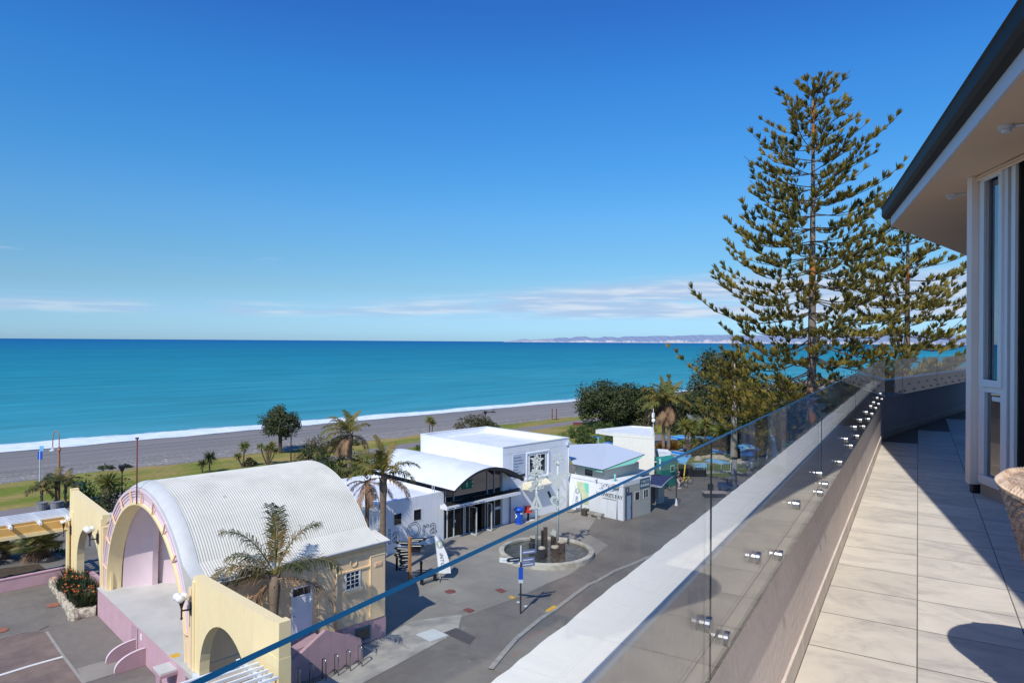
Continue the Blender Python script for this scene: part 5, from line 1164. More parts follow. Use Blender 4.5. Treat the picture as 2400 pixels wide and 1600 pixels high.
p = at(1152, 969)+Vector((0, 0, .15)); mb = MB(); random.seed(2)
for k in range(5): mb.tube([p+PR*random.uniform(-1, 1)+UP*random.uniform(0, .2), p+PR*random.uniform(-1.3, 1.3)+UP*random.uniform(.1, .7)], .09, 5)
tag(mb.build('driftwood', 'iron'), 'dark driftwood log lying on the grey beach', 'driftwood')

# ================================================================== VEGETATION
def cone_blades(mb, p, d, ln, n, w, spread):
    s, u = ortho(d); d = d.normalized()
    for k in range(n):
        a = random.uniform(0, 2*PI); r = spread*random.random()**.6
        q = (d+s*math.cos(a)*r+u*math.sin(a)*r).normalized()
        mb.blade(p+q*ln*random.uniform(0, .25), p+q*ln*random.uniform(.75, 1.1), w, q.cross(Vector((random.uniform(-1, 1), random.uniform(-1, 1), random.uniform(-1, 1)))).normalized())
def norfolk(base, h, z0, rmax, trunk_r, label, seed, whorls=22, dens=1.0, bark='bark_pine', lean=(0, 0), top_cut=0.0, tl=.8):
    random.seed(seed); base = Vector(base); t = thing('norfolk_pine', label, 'pine tree', base, 'norfolk pines')
    n = 14; tr = [base+Vector((lean[0]*k/n, lean[1]*k/n, h*k/n)) for k in range(n+1)]
    MB().tube(tr, [trunk_r*(1-.9*(k/n)**1.1)+.03 for k in range(n+1)], 10).build('trunk', bark, t, True)
    lb = MB(); cr = MB()
    for wi in range(whorls):
        f = (wi/(whorls-1))**.92; z = z0+(h-.5-z0)*f
        R = rmax/11.9*(1.5+2.0*math.sqrt(max(0, h-z-.4)))*random.uniform(.85, 1.08)
        if f < .12: R *= .8+f*1.7
        nb = random.choice((6, 7, 7, 8)) if f < .75 else random.choice((5, 6, 6)); a0 = random.uniform(0, 2*PI)
        if top_cut: R = rmax*(.95-.5*f)
        for b in range(nb):
            az = a0+2*PI*b/nb+random.uniform(-.28, .28); r = R*random.uniform(.66, 1.12); d = Vector((math.cos(az), math.sin(az), 0)); sd = Vector((-d.y, d.x, 0))
            rise = -.07+.22*f+.45*f**6
            o = base+Vector((lean[0]*z/h, lean[1]*z/h, z+random.uniform(-.2, .2))); m = 8; pts = []
            for k in range(m+1):
                g = k/m; pts.append(o+d*r*g+UP*(r*(rise*g-.16*math.sin(PI*g)*(1-f)+.20*g**3.5))+sd*.05*r*math.sin(g*3+az))
            lb.tube(pts, [max(.025, trunk_r*.16*(1-f*.5)*(1-.8*k/m)) for k in range(m+1)], 5, False)
            step = .46/dens; s = .3*r if r > 2 else .18*r
            while s < r*1.02:
                g = min(1, s/r); k = min(m-1, int(g*m)); p = pts[k].lerp(pts[k+1], g*m-k)
                for side in ((-1, 1) if s < r*.93 else (0,)):
                    if random.random() < .16+.2*(1-g): continue
                    off = side*random.uniform(.15, .55)*min(1, r*.35)*(1.15-g*.7); q = p+sd*off+UP*random.uniform(.0, .22)+d*random.uniform(-.2, .25)
                    if side: lb.tube([p, p.lerp(q, .6)-UP*.05, q], [.03, .025, .02], 3, False)
                    dd = d*.45+sd*side*.3+UP*random.uniform(.5, .95)
                    cone_blades(cr, q-UP*.05, dd, tl*random.uniform(.75, 1.15), 17, .12, .55)
                s += step*random.uniform(.75, 1.3)
    for k in range(6): cone_blades(cr, tr[-1]-UP*.35*k, UP+Vector((random.uniform(-.6, .6), random.uniform(-.6, .6), 0)), .7, 12, .1, .5)
    lb.build('limbs', 'limb', t); cr.build('crown', 'tuft', t)
    return t
B0 = dist(1903, 800, 65); B0.z = 0; norfolk(B0, 40.0, 8.5, 11.9, .52, 'tallest norfolk pine left of the dark eave', 101, 24, .95)
C0 = dist(2126, 800, 74); C0.z = 0; norfolk(C0, 31.0, 8.5, 11.6, .5, 'second norfolk pine partly hidden behind the white column', 202, 17, .9)
A0 = dist(1722, 800, 92); A0.z = 0; norfolk(A0, 14.0, 6.8, 4.4, .5, 'short norfolk pine with pale bare lower trunk', 303, 7, 1.0, 'bark_pale', top_cut=.9, tl=.95)

def leafy(mb, c, R, n, size, clumps, flat=.55, seed=None):
    c = Vector(c); cl = []
    for k in range(clumps):
        while True:
            v = Vector((random.uniform(-1, 1), random.uniform(-1, 1), random.uniform(-flat, 1)))
            if .35 < v.length < 1: break
        v = v.normalized()*random.uniform(.55, .95); cl.append((c+Vector((v.x*R[0], v.y*R[1], v.z*R[2])), random.uniform(.26, .42)))
    rm = sum(R)/3
    for k in range(n):
        p, r = random.choice(cl); v = Vector((random.gauss(0, 1), random.gauss(0, 1), random.gauss(0, 1))).normalized()
        q = p+v*rm*r*random.uniform(.6, 1.05)
        nrm = (v+Vector((random.uniform(-.7, .7), random.uniform(-.7, .7), random.uniform(-.3, .9)))).normalized(); s, u = ortho(nrm); a = random.uniform(0, PI); s2 = s*math.cos(a)+u*math.sin(a); u2 = nrm.cross(s2); z = size*random.uniform(.6, 1.3)
        mb.add([q-s2*z*.5-u2*z*.1, q-u2*z*.32, q+s2*z*.5, q+u2*z*.32], [(0, 1, 2, 3)])
def tree(base, h, R, label, mat='bushdark', n=3500, size=.34, clumps=34, trunk=.3, seed=1, group=None, split=3, name='tree', cat='tree', bark='limb', flat=.5):
    random.seed(seed); base = Vector(base); t = thing(name, label, cat, base, group)
    c = base+UP*(h-R[2]*.95)
    if trunk:
        tb_ = MB()
        for k in range(split):
            a = 2*PI*k/split+random.random(); d = Vector((math.cos(a), math.sin(a), 0)); tb_.tube([base+d*trunk*.5, base+d*trunk+UP*(h-R[2])*.6, c+Vector((d.x*R[0]*.5, d.y*R[1]*.5, R[2]*.1))], [trunk*.8, trunk*.55, trunk*.2], 6)
        tb_.build('trunk', bark, t)
    mb = MB(); leafy(mb, c, R, n, size, clumps, flat); mb.build('crown', mat, t); return t
def bush(base, R, label, mat='hedge', n=900, size=.25, seed=1, group=None, cat='shrub', name='shrub'):
    random.seed(seed); base = Vector(base); t = thing(name, label, cat, base, group); mb = MB(); leafy(mb, base+UP*R[2]*.25, R, n, size, 22, .2); mb.build('foliage', mat, t)
    st = MB()
    for k in range(5):
        a = 2*PI*k/5; st.tube([base, base+Vector((math.cos(a)*R[0]*.5, math.sin(a)*R[1]*.5, R[2]*.7))], [.06, .02], 4)
    st.build('stems', 'limb', t); return t
# dark coastal trees
tree((45.1, 91.2, 0), 6.3, (2.55, 2.55, 2.0), 'single round topped dark tree on the beach edge behind the bandshell roof', n=6500, size=.28, clumps=70, trunk=.2, seed=12, split=4, flat=.9)
G = 'dark coastal trees behind the garden'
def gt(px, py, h, R, lb, mat, seed, D=None, n=5200, sz=.46, cl=50):
    p = at(px, py) if D is None else dist(px, 800, D); p.z = 0
    return tree(p, h, R, lb, mat, int(n*1.25), sz, int(cl*1.3), .3, seed, G, flat=.95)
gt(1418, 1000, 8.5, (5.2, 5.2, 4.3), 'large dark green tree left of the palm pair', 'bushdark', 41, n=8500, sz=.42, cl=64)
gt(1476, 996, 7.6, (4.4, 4.4, 3.8), 'dark green tree directly behind the palm pair', 'bushdark', 42)
gt(1522, 992, 6.8, (3.4, 3.4, 2.8), 'brown topped tree behind the right palm of the pair', 'bushbrown', 43)
gt(1612, 1000, 5.8, (4.2, 4.2, 2.8), 'dark green tree above the grey shelter roof', 'bushdark', 44)
gt(1690, 0, 13.6, (6.4, 6.4, 7.0), 'tall brown green domed tree behind the short pine', 'bushbrown', 45, 140, 9000, .5, 70)
gt(1640, 0, 8.0, (6.5, 6.5, 5), 'low dark tree under the domed tree on its left', 'bushdark', 46, 122, 7000, .45)
gt(1740, 0, 9.6, (8, 8, 6), 'wide dark tree right of the pale pine trunk', 'bushdark', 47, 118, 9000, .48, 70)
gt(1830, 0, 9.4, (8, 8, 5.6), 'wide dark tree at the foot of the tallest pine', 'bushdark', 48, 104, 8000, .48, 60)
gt(1930, 0, 9.8, (8, 8, 5.6), 'dark tree right of the foot of the tallest pine', 'bushbrown', 49, 106, 7000, .5)
gt(2040, 0, 10.2, (8.5, 8.5, 5.8), 'dark tree behind the balcony corner', 'bushdark', 50, 112, 7000, .5)
gt(2160, 0, 10.6, (9, 9, 6), 'dark tree beyond the far parapet', 'bushbrown', 51, 118, 7000, .52)
gt(2270, 0, 10.6, (9, 9, 6), 'dark tree at the right behind the white column', 'bushdark', 52, 120, 6000, .52)
# shrubs and hedges
p = at(1104, 1012); bush(p, (4.4, 2.6, 2.5), 'olive brown shrub behind the tall white block', 'bushbrown', 2600, .3, 61)
p = at(1142, 1012); bush(p, (2.4, 2.0, 1.7), 'smaller green shrub right of the olive one behind the white block', 'bushdark', 1300, .28, 62)
random.seed(63)
hg = thing('hedge', 'clipped green hedge beside the path behind the grey roof', 'hedge', at(1380, 1020)); mb = MB()
h0, h1 = at(1330, 1026), at(1418, 1006)
for k in range(7): leafy(mb, h0.lerp(h1, k/6)+UP*.5, (1.7, 1.4, 1.2), 620, .24, 14, .6)
mb.build('foliage', 'hedge', hg)
hg2 = thing('hedge', 'low green hedge left of the tall white block', 'hedge', at(1000, 1062)); mb = MB()
for k in range(4): leafy(mb, at(985+12*k, 1062-2*k)+UP*.4, (1.3, 1.1, 1.0), 380, .22, 12, .6)
mb.build('foliage', 'hedge', hg2)
for (px, py, R, lb, mt, n) in ((727, 1090, (2.6, 2.0, 2.2), 'dark shrub left of the palm behind the bandshell roof', 'bushdark', 1500), (805, 1102, (2.6, 2.2, 2.4), 'very dark shrub right of the palm behind the bandshell roof', 'bushdark', 1700), (755, 1060, (3.2, 2, 2.0), 'brown shrub behind the same palm', 'bushbrown', 1500), (812, 1044, (2.6, 1.6, 1.3), 'grey green shrub near the beach edge', 'bushdark', 900), (585, 1092, (1.0, .8, .8), 'little brown shrub at the foot of the cabbage tree', 'bushbrown', 350),
        (248, 1100, (1.0, .8, .45), 'low dark mat plant left on the lawn edge', 'bushdark', 240), (294, 1096, (.8, .6, .35), 'low dark mat plant right on the lawn edge', 'bushdark', 200), (232, 1180, (3.2, 2.4, 2.2), 'pale green shrub between the left wing and the arch', 'hedge', 1500), (262, 1195, (2.0, 1.8, 1.6), 'dark shrub tucked behind the arch', 'bushdark', 900), (800, 1120, (1.6, 1.2, .9), 'dry brown heap of cuttings behind the low roof', 'bushbrown', 500)):
    bush(at(px, py), R, lb, mt, n, .26, int(px))
def fine_bush(px, py, R, lb, mt, n, sz=.2): return bush(at(px, py), R, lb, mt, n, sz, int(px*3+py))

# palms
def frond(lf, rc, p0, d, ln, droop, nleaf, lw, ll, stiff=.5, hang=.62):
    p = Vector(p0); d = Vector(d).normalized(); bend = Vector((random.uniform(-1, 1), random.uniform(-1, 1), 0)); n = 14; pts = [p.copy()]; ds = [d.copy()]
    for k in range(n):
        d = (d-UP*droop*(k+2)/n*.18+bend*(k/n)*.06+Vector((random.uniform(-1, 1), random.uniform(-1, 1), random.uniform(-1, 1)))*.035).normalized(); p = p+d*ln/n; pts.append(p.copy()); ds.append(d.copy())
    rc.tube(pts, [.035*(1-.8*k/n)*ln/2.6 for k in range(n+1)], 4, False)
    for k in range(nleaf):
        g = .16+.84*k/(nleaf-1); i = min(n-1, int(g*n)); q = pts[i].lerp(pts[i+1], g*n-i); dd = ds[i]
        s = dd.cross(UP); s = s.normalized() if s.length > .05 else Vector((1, 0, 0)); u = s.cross(dd).normalized()
        L_ = ll*(.55+.75*math.sin(PI*min(1, g*.86+.12)))*random.uniform(.6, 1.12)
        for sg in (-1, 1):
            a = random.choice((-.5, .1, .6)); v = (s*sg+dd*.65+u*(a*stiff+.1)).normalized()
            m = q+v*L_*.55-UP*L_*hang*.12; e = q+v*L_*.92-UP*L_*hang*random.uniform(.5, .95)
            wv = dd.cross(v).normalized().cross(v).normalized()*lw*.5
            lf.add([q-wv*.6, q+wv*.6, m+wv, e, m-wv], [(0, 1, 2, 4), (4, 2, 3)])
def palm(base, h, r, label, fr, dead, seed, ln=2.8, leafmat='palmgreen', cat='palm tree', nleaf=44, lw=.06, ll=.6, lean=(0, 0), bulge=True, group=None):
    """fr / dead: list of (azimuth deg, elevation deg, length factor)"""
    random.seed(seed); base = Vector(base); t = thing('palm_tree', label, cat, base, group); n = 10
    tr = [base+Vector((lean[0]*(k/n)**2, lean[1]*(k/n)**2, h*k/n)) for k in range(n+1)]
    rr = [r*(1.15-.25*k/n) for k in range(n+1)]
    if bulge: rr[-3] *= 1.25; rr[-2] *= 1.45; rr[-1] *= .9
    MB().tube(tr, rr, 10).build('trunk', 'bark', t, True)
    top = tr[-1]; bt = MB()
    for k in range(16):                                   # old leaf bases
        a = random.uniform(0, 2*PI); z = random.uniform(-.9, .05); d = Vector((math.cos(a), math.sin(a), 0)); bt.tube([top+UP*z+d*r*.9, top+UP*(z+.3)+d*r*1.5], [.06, .02], 4)
    bt.build('leaf_bases', 'bark', t)
    g_l, g_r, d_l, d_r = MB(), MB(), MB(), MB()
    for az, el, f in fr:
        a = math.radians(az); e = math.radians(el); frond(g_l, g_r, top+UP*.1, Vector((math.cos(a)*math.cos(e), math.sin(a)*math.cos(e), math.sin(e))), ln*f, .9, nleaf, lw, ll)
    for az, el, f in dead:
        a = math.radians(az); e = math.radians(el); frond(d_l, d_r, top-UP*.15, Vector((math.cos(a)*math.cos(e), math.sin(a)*math.cos(e), math.sin(e))), ln*f, 1.25, int(nleaf*.8), lw*.8, ll*.75, .3, .8)
    g_l.build('fronds', leafmat, t); g_r.build('frond_stalks', 'palmgreen', t)
    if dead: d_l.build('dead_fronds', 'palmdead', t); d_r.build('dead_stalks', 'palmdead', t)
    return t
def IR(deg): return 45-90+deg*1.0                         # azimuth helper: 0 = image right, 90 = away, 180 = image left, 270 = towards viewer
palm((14.55, 30.0, 0), 5.05, .2, 'dark feathery palm in front of the beige bandshell wall', [(IR(172), 62, 1.12), (IR(100), 86, 1.2), (IR(75), 84, 1.05), (IR(15), 70, 1.05), (IR(5), 34, 1.12), (IR(188), 14, 1.0), (IR(205), 30, .95), (IR(335), 40, .75), (IR(195), 48, .8)],
     [(IR(184), 18, .9), (IR(352), 14, 1.1), (IR(203), -30, 1.0), (IR(190), -45, .8)], 71, 3.0, 'palmfront', nleaf=60, lw=.042, ll=.74, lean=(.1, .1))
palm((26.15, 38.2, 0), 7.0, .2, 'tall golden green palm right of the bandshell roof corner', [(IR(a), e, f) for a, e, f in ((170, 42, 1.0), (150, 60, 1.05), (100, 80, 1.1), (50, 72, 1.0), (15, 40, 1.05), (350, 22, .95), (200, 25, 1.0), (240, 48, .9), (300, 45, .85), (270, 70, .8), (190, 60, 1.0), (120, 50, .9))], [(IR(340), 8, .95), (IR(5), -8, .9), (IR(185), 5, .8)], 72, 2.5, nleaf=50, ll=.6)
palm((27.0, 41.4, 0), 6.1, .15, 'thinner palm with hanging brown fronds behind the tall golden one', [(IR(a), e, f) for a, e, f in ((160, 55, 1.0), (110, 75, 1.0), (200, 45, .9), (40, 60, .8), (240, 60, .8))], [(IR(170), 15, 1.1), (IR(190), -30, 1.1), (IR(350), 8, 1.0), (IR(10), -45, .9), (IR(230), -50, .9), (IR(80), -20, .9), (IR(150), 0, 1.1), (IR(300), -40, .8)], 73, 2.3, nleaf=44, ll=.5)
palm((43.4, 70.3, 0), 5.0, .3, 'bushy golden palm rising behind the bandshell roof', [(IR(a), e, f) for a, e, f in ((170, 35, 1.1), (150, 55, 1.0), (100, 80, .9), (60, 70, .9), (20, 45, .8), (200, 30, 1.1), (240, 50, .9), (185, 60, 1.0), (215, 15, 1.0), (300, 40, .8))], [(IR(185), 5, 1.1), (IR(165), -15, 1.0), (IR(350), 5, .9), (IR(215), -20, .9), (IR(20), -10, .8), (IR(250), -30, .8)], 74, 3.3, nleaf=46, lw=.08, ll=.8)
p1_ = at(1555, 1054); p2_ = at(1567.5, 1055)
for pp, lb, sd_, hh in ((p1_, 'left palm of the pair behind the cream kiosk', 75, 6.9), (p2_, 'right palm of the pair behind the cream kiosk', 76, 7.2)):
    palm(pp, hh, .24, lb, [(IR(a), e, f) for a, e, f in ((170, 30, 1.1), (140, 55, 1.0), (100, 78, 1.0), (60, 66, 1.0), (10, 35, 1.1), (350, 15, 1.0), (200, 20, 1.0), (235, 45, .9), (300, 40, .9), (190, 60, 1.0), (20, 62, 1.0))], [(IR(185), 0, 1.0), (IR(170), -30, 1.0), (IR(350), -25, .9), (IR(20), -40, .8), (IR(225), -45, .9), (IR(280), -50, .8)], sd_, 4.0, nleaf=40, lw=.11, ll=.9)
# small dark palms by the left pergola
for (px, py, hh, lb, sd_) in ((98, 1192, 2.0, 'small dark palm left of the hook lamp foot', 77), (131, 1190, 2.9, 'small dark palm in front of the hook lamp', 78), (153, 1190, 2.6, 'small dark palm right of the hook lamp', 79)):
    palm(at(px, py), hh*.85, .1, lb, [(IR(a), e, 1) for a, e in ((170, 30), (190, 10), (150, 50), (60, 45), (20, 25), (350, 10), (240, 30), (300, 40), (100, 70))], [], sd_, 1.55, 'palmfront', nleaf=30, lw=.055, ll=.5, bulge=False)
MB_ = at(140, 1188)
for k, (px, py) in enumerate(((98, 1195), (131, 1193))):
    q = at(px, py); tag(MB().lathe([(.4, 0), (.5, .7), (.54, .75)], q, 14).build('plant_tub', 'greypillar'), ('pale concrete tub around the leftmost small palm', 'pale concrete tub around the middle small palm')[k], 'plant tub')
# cabbage trees
def spiky(mb, c, R, n, w=.07):
    for k in range(n):
        v = Vector((random.gauss(0, 1), random.gauss(0, 1), random.gauss(.25, .8))).normalized(); e = Vector(c)+v*R*random.uniform(.75, 1.1)-UP*R*.12*random.random()
        mb.blade(Vector(c)+v*R*.08, e, w, v.cross(Vector((random.uniform(-1, 1), random.uniform(-1, 1), .3))).normalized())
def cabbage(base, heads, label, seed, R=.75, n=120, group='cabbage trees', dry=True, r=.1, mat='cabbage', w=.07):
    random.seed(seed); base = Vector(base); t = thing('cabbage_tree', label, 'cabbage tree', base, group); tr = MB(); lf = MB(); dr = MB()
    for dx, dz, k in heads:
        c = base+PR*dx+UP*dz; tr.tube([base+PR*dx*.1, base+PR*dx*.7+UP*dz*.55, c], [r, r*.8, r*.7], 6); spiky(lf, c, R*k, int(n*k), w)
        if dry:
            for q in range(26):
                a = random.uniform(0, 2*PI); d = Vector((math.cos(a), math.sin(a), 0)); dr.blade(c, c+d*R*.4*k-UP*R*random.uniform(.6, 1.1)*k, w, Vector((-d.y, d.x, 0)))
    tr.build('trunk', 'limb', t); lf.build('leaves', mat, t)
    if dry: dr.build('dry_leaves', 'palmdead', t)
    return t
cabbage(at(491, 1108), [(0, 1.9, 1.1)], 'dark cabbage tree right of its small neighbour on the lawn', 81, 1.0, 170, mat='palmdark')
cabbage(at(474, 1108), [(0, 1.1, .8)], 'small cabbage tree at the left of a pair on the lawn', 82, .95, 130, mat='palmdark')
cabbage(at(570, 1095), [(.1, 2.7, 1.0), (-.7, 1.5, .7)], 'two headed cabbage tree with dry skirt on the lawn', 83, 1.0, 150)
cabbage(at(627, 1089), [(-.9, 2.4, .8), (.6, 2.5, 1.0), (.2, 2.2, .9), (1.0, 1.9, .8), (-.1, 1.9, .8)], 'many headed cabbage tree nearest the round tree', 84, .85, 110)
cabbage(at(1006, 1058), [(0, 4.6, 1.0), (.5, 4.2, .7)], 'lone cabbage tree left of the tall white block', 85, .95, 140, r=.08)
cabbage(at(255, 1192), [(0, 2.5, 1.0)], 'spiky cabbage tree close behind the arch left side', 86, 1.45, 200, r=.16, w=.1)
cabbage(at(1613, 1062), [(-.6, 4.0, 1.1), (.7, 4.3, 1.1), (0, 3.4, 1.0), (.9, 1.6, .7)], 'branching cabbage tree above the sail pole', 87, 1.35, 160, r=.14, w=.1)
cabbage(at(1602, 1060), [(0, 1.4, .8)], 'low yellow green cabbage tree left of the branching one', 88, 1.2, 120, r=.12, w=.1)
cabbage(at(1626, 1046), [(0, 1.9, .9)], 'drooping cabbage tree right of the branching one', 89, 1.3, 130, r=.1, w=.1)
cabbage(at(1652, 1045), [(0, 3.4, 1.1)], 'golden cabbage tree in front of the grey shelter', 90, 1.4, 180, r=.12, w=.11)
cabbage(at(1688, 1052), [(0, 2.9, 1.2)], 'golden cabbage tree left of the pale pine trunk', 91, 1.6, 180, r=.12, w=.12)
cabbage(at(1752, 1050), [(0, 3.6, 1.1)], 'yellow green cabbage tree right of the pale pine trunk', 92, 1.5, 170, r=.12, w=.12)
cabbage(at(1785, 1075), [(0, 3.0, 1.0), (.9, 2.1, .8)], 'cabbage tree seen through the glass beside the light blue flag', 93, 1.4, 160, r=.12, w=.11)
# fan palm clump behind the low mauve wall
def fan(mb, c, d, R, n=22):
    d = Vector(d).normalized(); s, u = ortho(d)
    for k in range(n):
        a = -1.9+3.8*k/(n-1); v = d*math.cos(a)+s*math.sin(a)+UP*-.12; mb.blade(Vector(c), Vector(c)+v*R*random.uniform(.85, 1.05), .13, v.cross(UP+s*.2).normalized()*.3+UP*.5)
def fanpalm(base, h, n, R, label, seed, deadn=10):
    random.seed(seed); base = Vector(base); t = thing('fan_palm', label, 'fan palm', base, 'fan palms behind the mauve wall'); tr = MB().tube([base, base+UP*h*.5, base+UP*h], [.3, .26, .2], 8).build('trunk', 'bark', t); f = MB(); g = MB()
    for k in range(n):
        a = 2*PI*k/n+random.uniform(-.3, .3); e = random.uniform(-.15, 1.1); d = Vector((math.cos(a)*math.cos(e), math.sin(a)*math.cos(e), math.sin(e))); c = base+UP*h+d*random.uniform(.4, .9); fan(f, c, d+UP*.1, R)
    for k in range(deadn):
        a = 2*PI*k/max(1, deadn); d = Vector((math.cos(a), math.sin(a), -.9)); fan(g, base+UP*(h-.15)+d*.35, d, R*.8, 14)
    f.build('fan_leaves', 'palmfan', t)
    if deadn: g.build('dead_leaves', 'palmdead', t)
fanpalm(at(82, 1318)+Vector((.2, .3, 0)), 1.15, 34, 1.25, 'largest fan palm against the low mauve wall', 94); fanpalm(at(18, 1312)+Vector((0, .7, 0)), 1.3, 28, 1.15, 'fan palm at the left edge beside the largest one', 95); fanpalm(at(-30, 1330)+Vector((0, .5, 0)), 1.2, 22, 1.1, 'fan palm cut by the left edge of the picture', 96)
fine_bush(120, 1302, (1.0, .8, .7), 'green shrub right of the fan palms', 'hedge', 420, .16)
t = thing('rock', 'dark rounded rock beside the fan palms', 'rock', at(118, 1312)); mb = MB(); random.seed(6); c = at(118, 1312)
mb.grid([[c+Vector((.75*math.cos(2*PI*k/12)*math.sin(PI*j/12*.98+.02), .55*math.sin(2*PI*k/12)*math.sin(PI*j/12*.98+.02), max(0, .45*math.cos(PI*j/12))))*1.0 for k in range(13)] for j in range(7)]); mb.build('stone', 'basalt', t, True)
sheet('garden_bed', [(-14, 53.3), (10.9, 53.3), (10.6, 58), (4, 60), (-14, 58)], .006, 'dirt', kind='structure')
sheet('garden_lawn', [(-14, 54.2), (4.4, 54.2), (4.6, 57), (-14, 57)], .010, 'turf', kind='structure')

# ================================================================== MINI GOLF GARDEN
ga = [at(1430, 1050), at(1538, 1112), at(1700, 1118), at(1850, 1075), at(1900, 1040), at(1720, 1016), at(1500, 1012), at(1380, 1020)]
sheet('garden_ground', [(p.x, p.y) for p in ga], .016, 'turf', kind='structure')
sheet('garden_gravel', [(p.x, p.y) for p in [at(1430, 1046), at(1540, 1070), at(1590, 1078), at(1690, 1060), at(1690, 1030), at(1540, 1018), at(1440, 1022)]], .02, 'path', kind='structure')
k = 0
lanes = [(1372, 1032, 1400, 1024, 1.6, 'left of the mint post'), (1405, 1050, 1436, 1046, 1.4, 'seen under the kiosk roof on the left'), (1422, 1040, 1436, 1038, 1.2, 'seen under the kiosk roof on the right'), (1560, 1023, 1598, 1030, 1.3, 'behind the right palm trunk'), (1585, 1022, 1640, 1027, 1.5, 'farthest back below the trees'), (1556, 1036, 1572, 1037, 1.2, 'between the two palm trunks'), (1590, 1040, 1624, 1044, 1.8, 'middle of the garden'), (1592, 1052, 1606, 1054, 1.0, 'right of the round tussock'), (1618, 1032, 1628, 1036, 1.4, 'beside the drooping cabbage tree'), (1662, 1029, 1682, 1024, 2.0, 'under the shelter'), (1634, 1058, 1700, 1060, 2.2, 'just left of the glass joint'), (1700, 1062, 1740, 1068, 2.0, 'right of the glass joint'), (1570, 1060, 1606, 1066, 1.6, 'behind the blue sail'), (1790, 1045, 1850, 1044, 1.6, 'far right behind the light blue flag')]
for x0, y0, x1, y1, w, nm in lanes:
    a, b = at(x0, y0), at(x1, y1); d = (b-a).normalized(); n = Vector((-d.y, d.x, 0)); t = thing('minigolf_lane', 'blue painted mini golf lane '+nm, 'mini golf lane', a.lerp(b, .5), 'blue mini golf lanes')
    MB().obox(a-n*w/2+UP*.03, n*w, b-a, UP*.06).build('lane_bed', 'poolblue', t)
    for s in (-1, 1): MB().obox(a+n*s*(w/2+.06)-n*.05+UP*.02, n*.1, b-a, UP*.16).build('lane_edge', 'skyblue', t)
for px, py, R, lb in ((1550, 1052, (1.5, 1.2, 1.3), 'round golden tussock left of the palm pair'), (1581, 1053, (1.8, 1.4, 1.5), 'round golden tussock right of the palm pair')):
    random.seed(int(px)); p = at(px, py); t = thing('tussock', lb, 'tussock', p); mb = MB()
    for k in range(420):
        a = random.uniform(0, 2*PI); e = random.uniform(.2, 1.45); v = Vector((math.cos(a)*math.cos(e), math.sin(a)*math.cos(e), math.sin(e))); mb.blade(p+v*.1, p+Vector((v.x*R[0], v.y*R[1], v.z*R[2])), .08, v.cross(Vector((random.uniform(-1, 1), random.uniform(-1, 1), random.uniform(-1, 1)))).normalized())
    mb.build('grass_blades', 'tussock', t)
for px, py, R, lb, mt in ((1645, 1052, (2.0, 1.6, 1.3), 'red brown shrub right of the drooping cabbage tree', 'bushbrown'), (1730, 1068, (3.2, 2.2, 2.6), 'brown shrub behind the white rocks seen through the glass', 'bushbrown'), (1700, 1048, (3.4, 2.4, 2.2), 'olive shrub just right of the glass joint', 'bushdark'), (1770, 1060, (3.6, 2.4, 3.0), 'dark olive shrub left of the light blue flag', 'bushdark'), (1640, 1068, (1.8, 1.4, 1.5), 'olive shrub right of the blue sail', 'bushbrown'), (1830, 1050, (4, 3, 3.4), 'dark shrub right of the light blue flag', 'bushdark'), (1880, 1040, (5, 4, 4.2), 'dark shrub below the tallest pine seen through the glass', 'bushdark'), (1440, 1034, (1.6, 1.2, 1.0), 'low green shrub under the kiosk overhang', 'hedge'), (1372, 1040, (2.4, 1.6, 1.2), 'low green shrub between hedge and grey roof', 'hedge'), (1505, 1010, (2.4, 2, 2.2), 'grey green shrub behind the kiosk roof', 'bushbrown'), (1600, 1016, (3, 2, 2.4), 'shaded shrub beneath the palm pair', 'bushdark'), (1660, 1020, (3, 2.4, 2.6), 'dark shrub under the grey shelter', 'bushdark'), (1800, 1092, (1.4, 1.0, .7), 'small golden shrub at the foot of the parapet view', 'hedge')):
    fine_bush(px, py, R, lb, mt, 1500, .3)
rk = 0
random.seed(77)
t0_ = thing('rock_border', 'border of pale boulders around the little pond seen through the glass', 'rock border', at(1700, 1085))
for px, py in [(1636, 1077), (1642, 1074), (1648, 1073), (1655, 1072), (1662, 1071.5), (1669, 1072), (1677, 1073), (1684, 1074), (1692, 1075), (1700, 1077), (1707, 1079), (1714, 1082), (1732, 1084), (1739, 1086), (1747, 1087), (1754, 1089)]:
    c = at(px, py); r = random.uniform(.4, .75); mb = MB()
    mb.grid([[c+Vector((r*random.uniform(.9, 1.1)*math.cos(2*PI*k/9)*math.sin(PI*j/10+.02), r*.8*math.sin(2*PI*k/9)*math.sin(PI*j/10+.02), max(0, r*.8*math.cos(PI*j/10)))) for k in range(10)] for j in range(6)]); mb.build('boulder', 'rock', t0_)
sheet('pond', [(p.x, p.y) for p in [at(1648, 1080), at(1668, 1074), at(1700, 1080), at(1716, 1086), at(1690, 1088)]], .022, 'skyblue', kind='structure')
# grey shelter
c = at(1648, 1022); t = thing('shelter', 'small grey roofed open shelter among the cabbage trees', 'shelter', c)
for sx in (-2.1, 2.1):
    for sy in (-1.2, 1.2): MB().tube([c+PR*sx+FW*sy, c+PR*sx+FW*sy+UP*2.5], .12, 6).build('post', 'iron', t)
mb = MB(); e = [c+PR*x+FW*y+UP*z for x, y, z in ((-2.7, -1.8, 2.5), (2.7, -1.8, 2.2), (2.4, 1.8, 2.9), (-2.4, 1.8, 3.6))]; mb.extrude(e, (0, 0, .1)); mb.build('roof', 'tin', t)
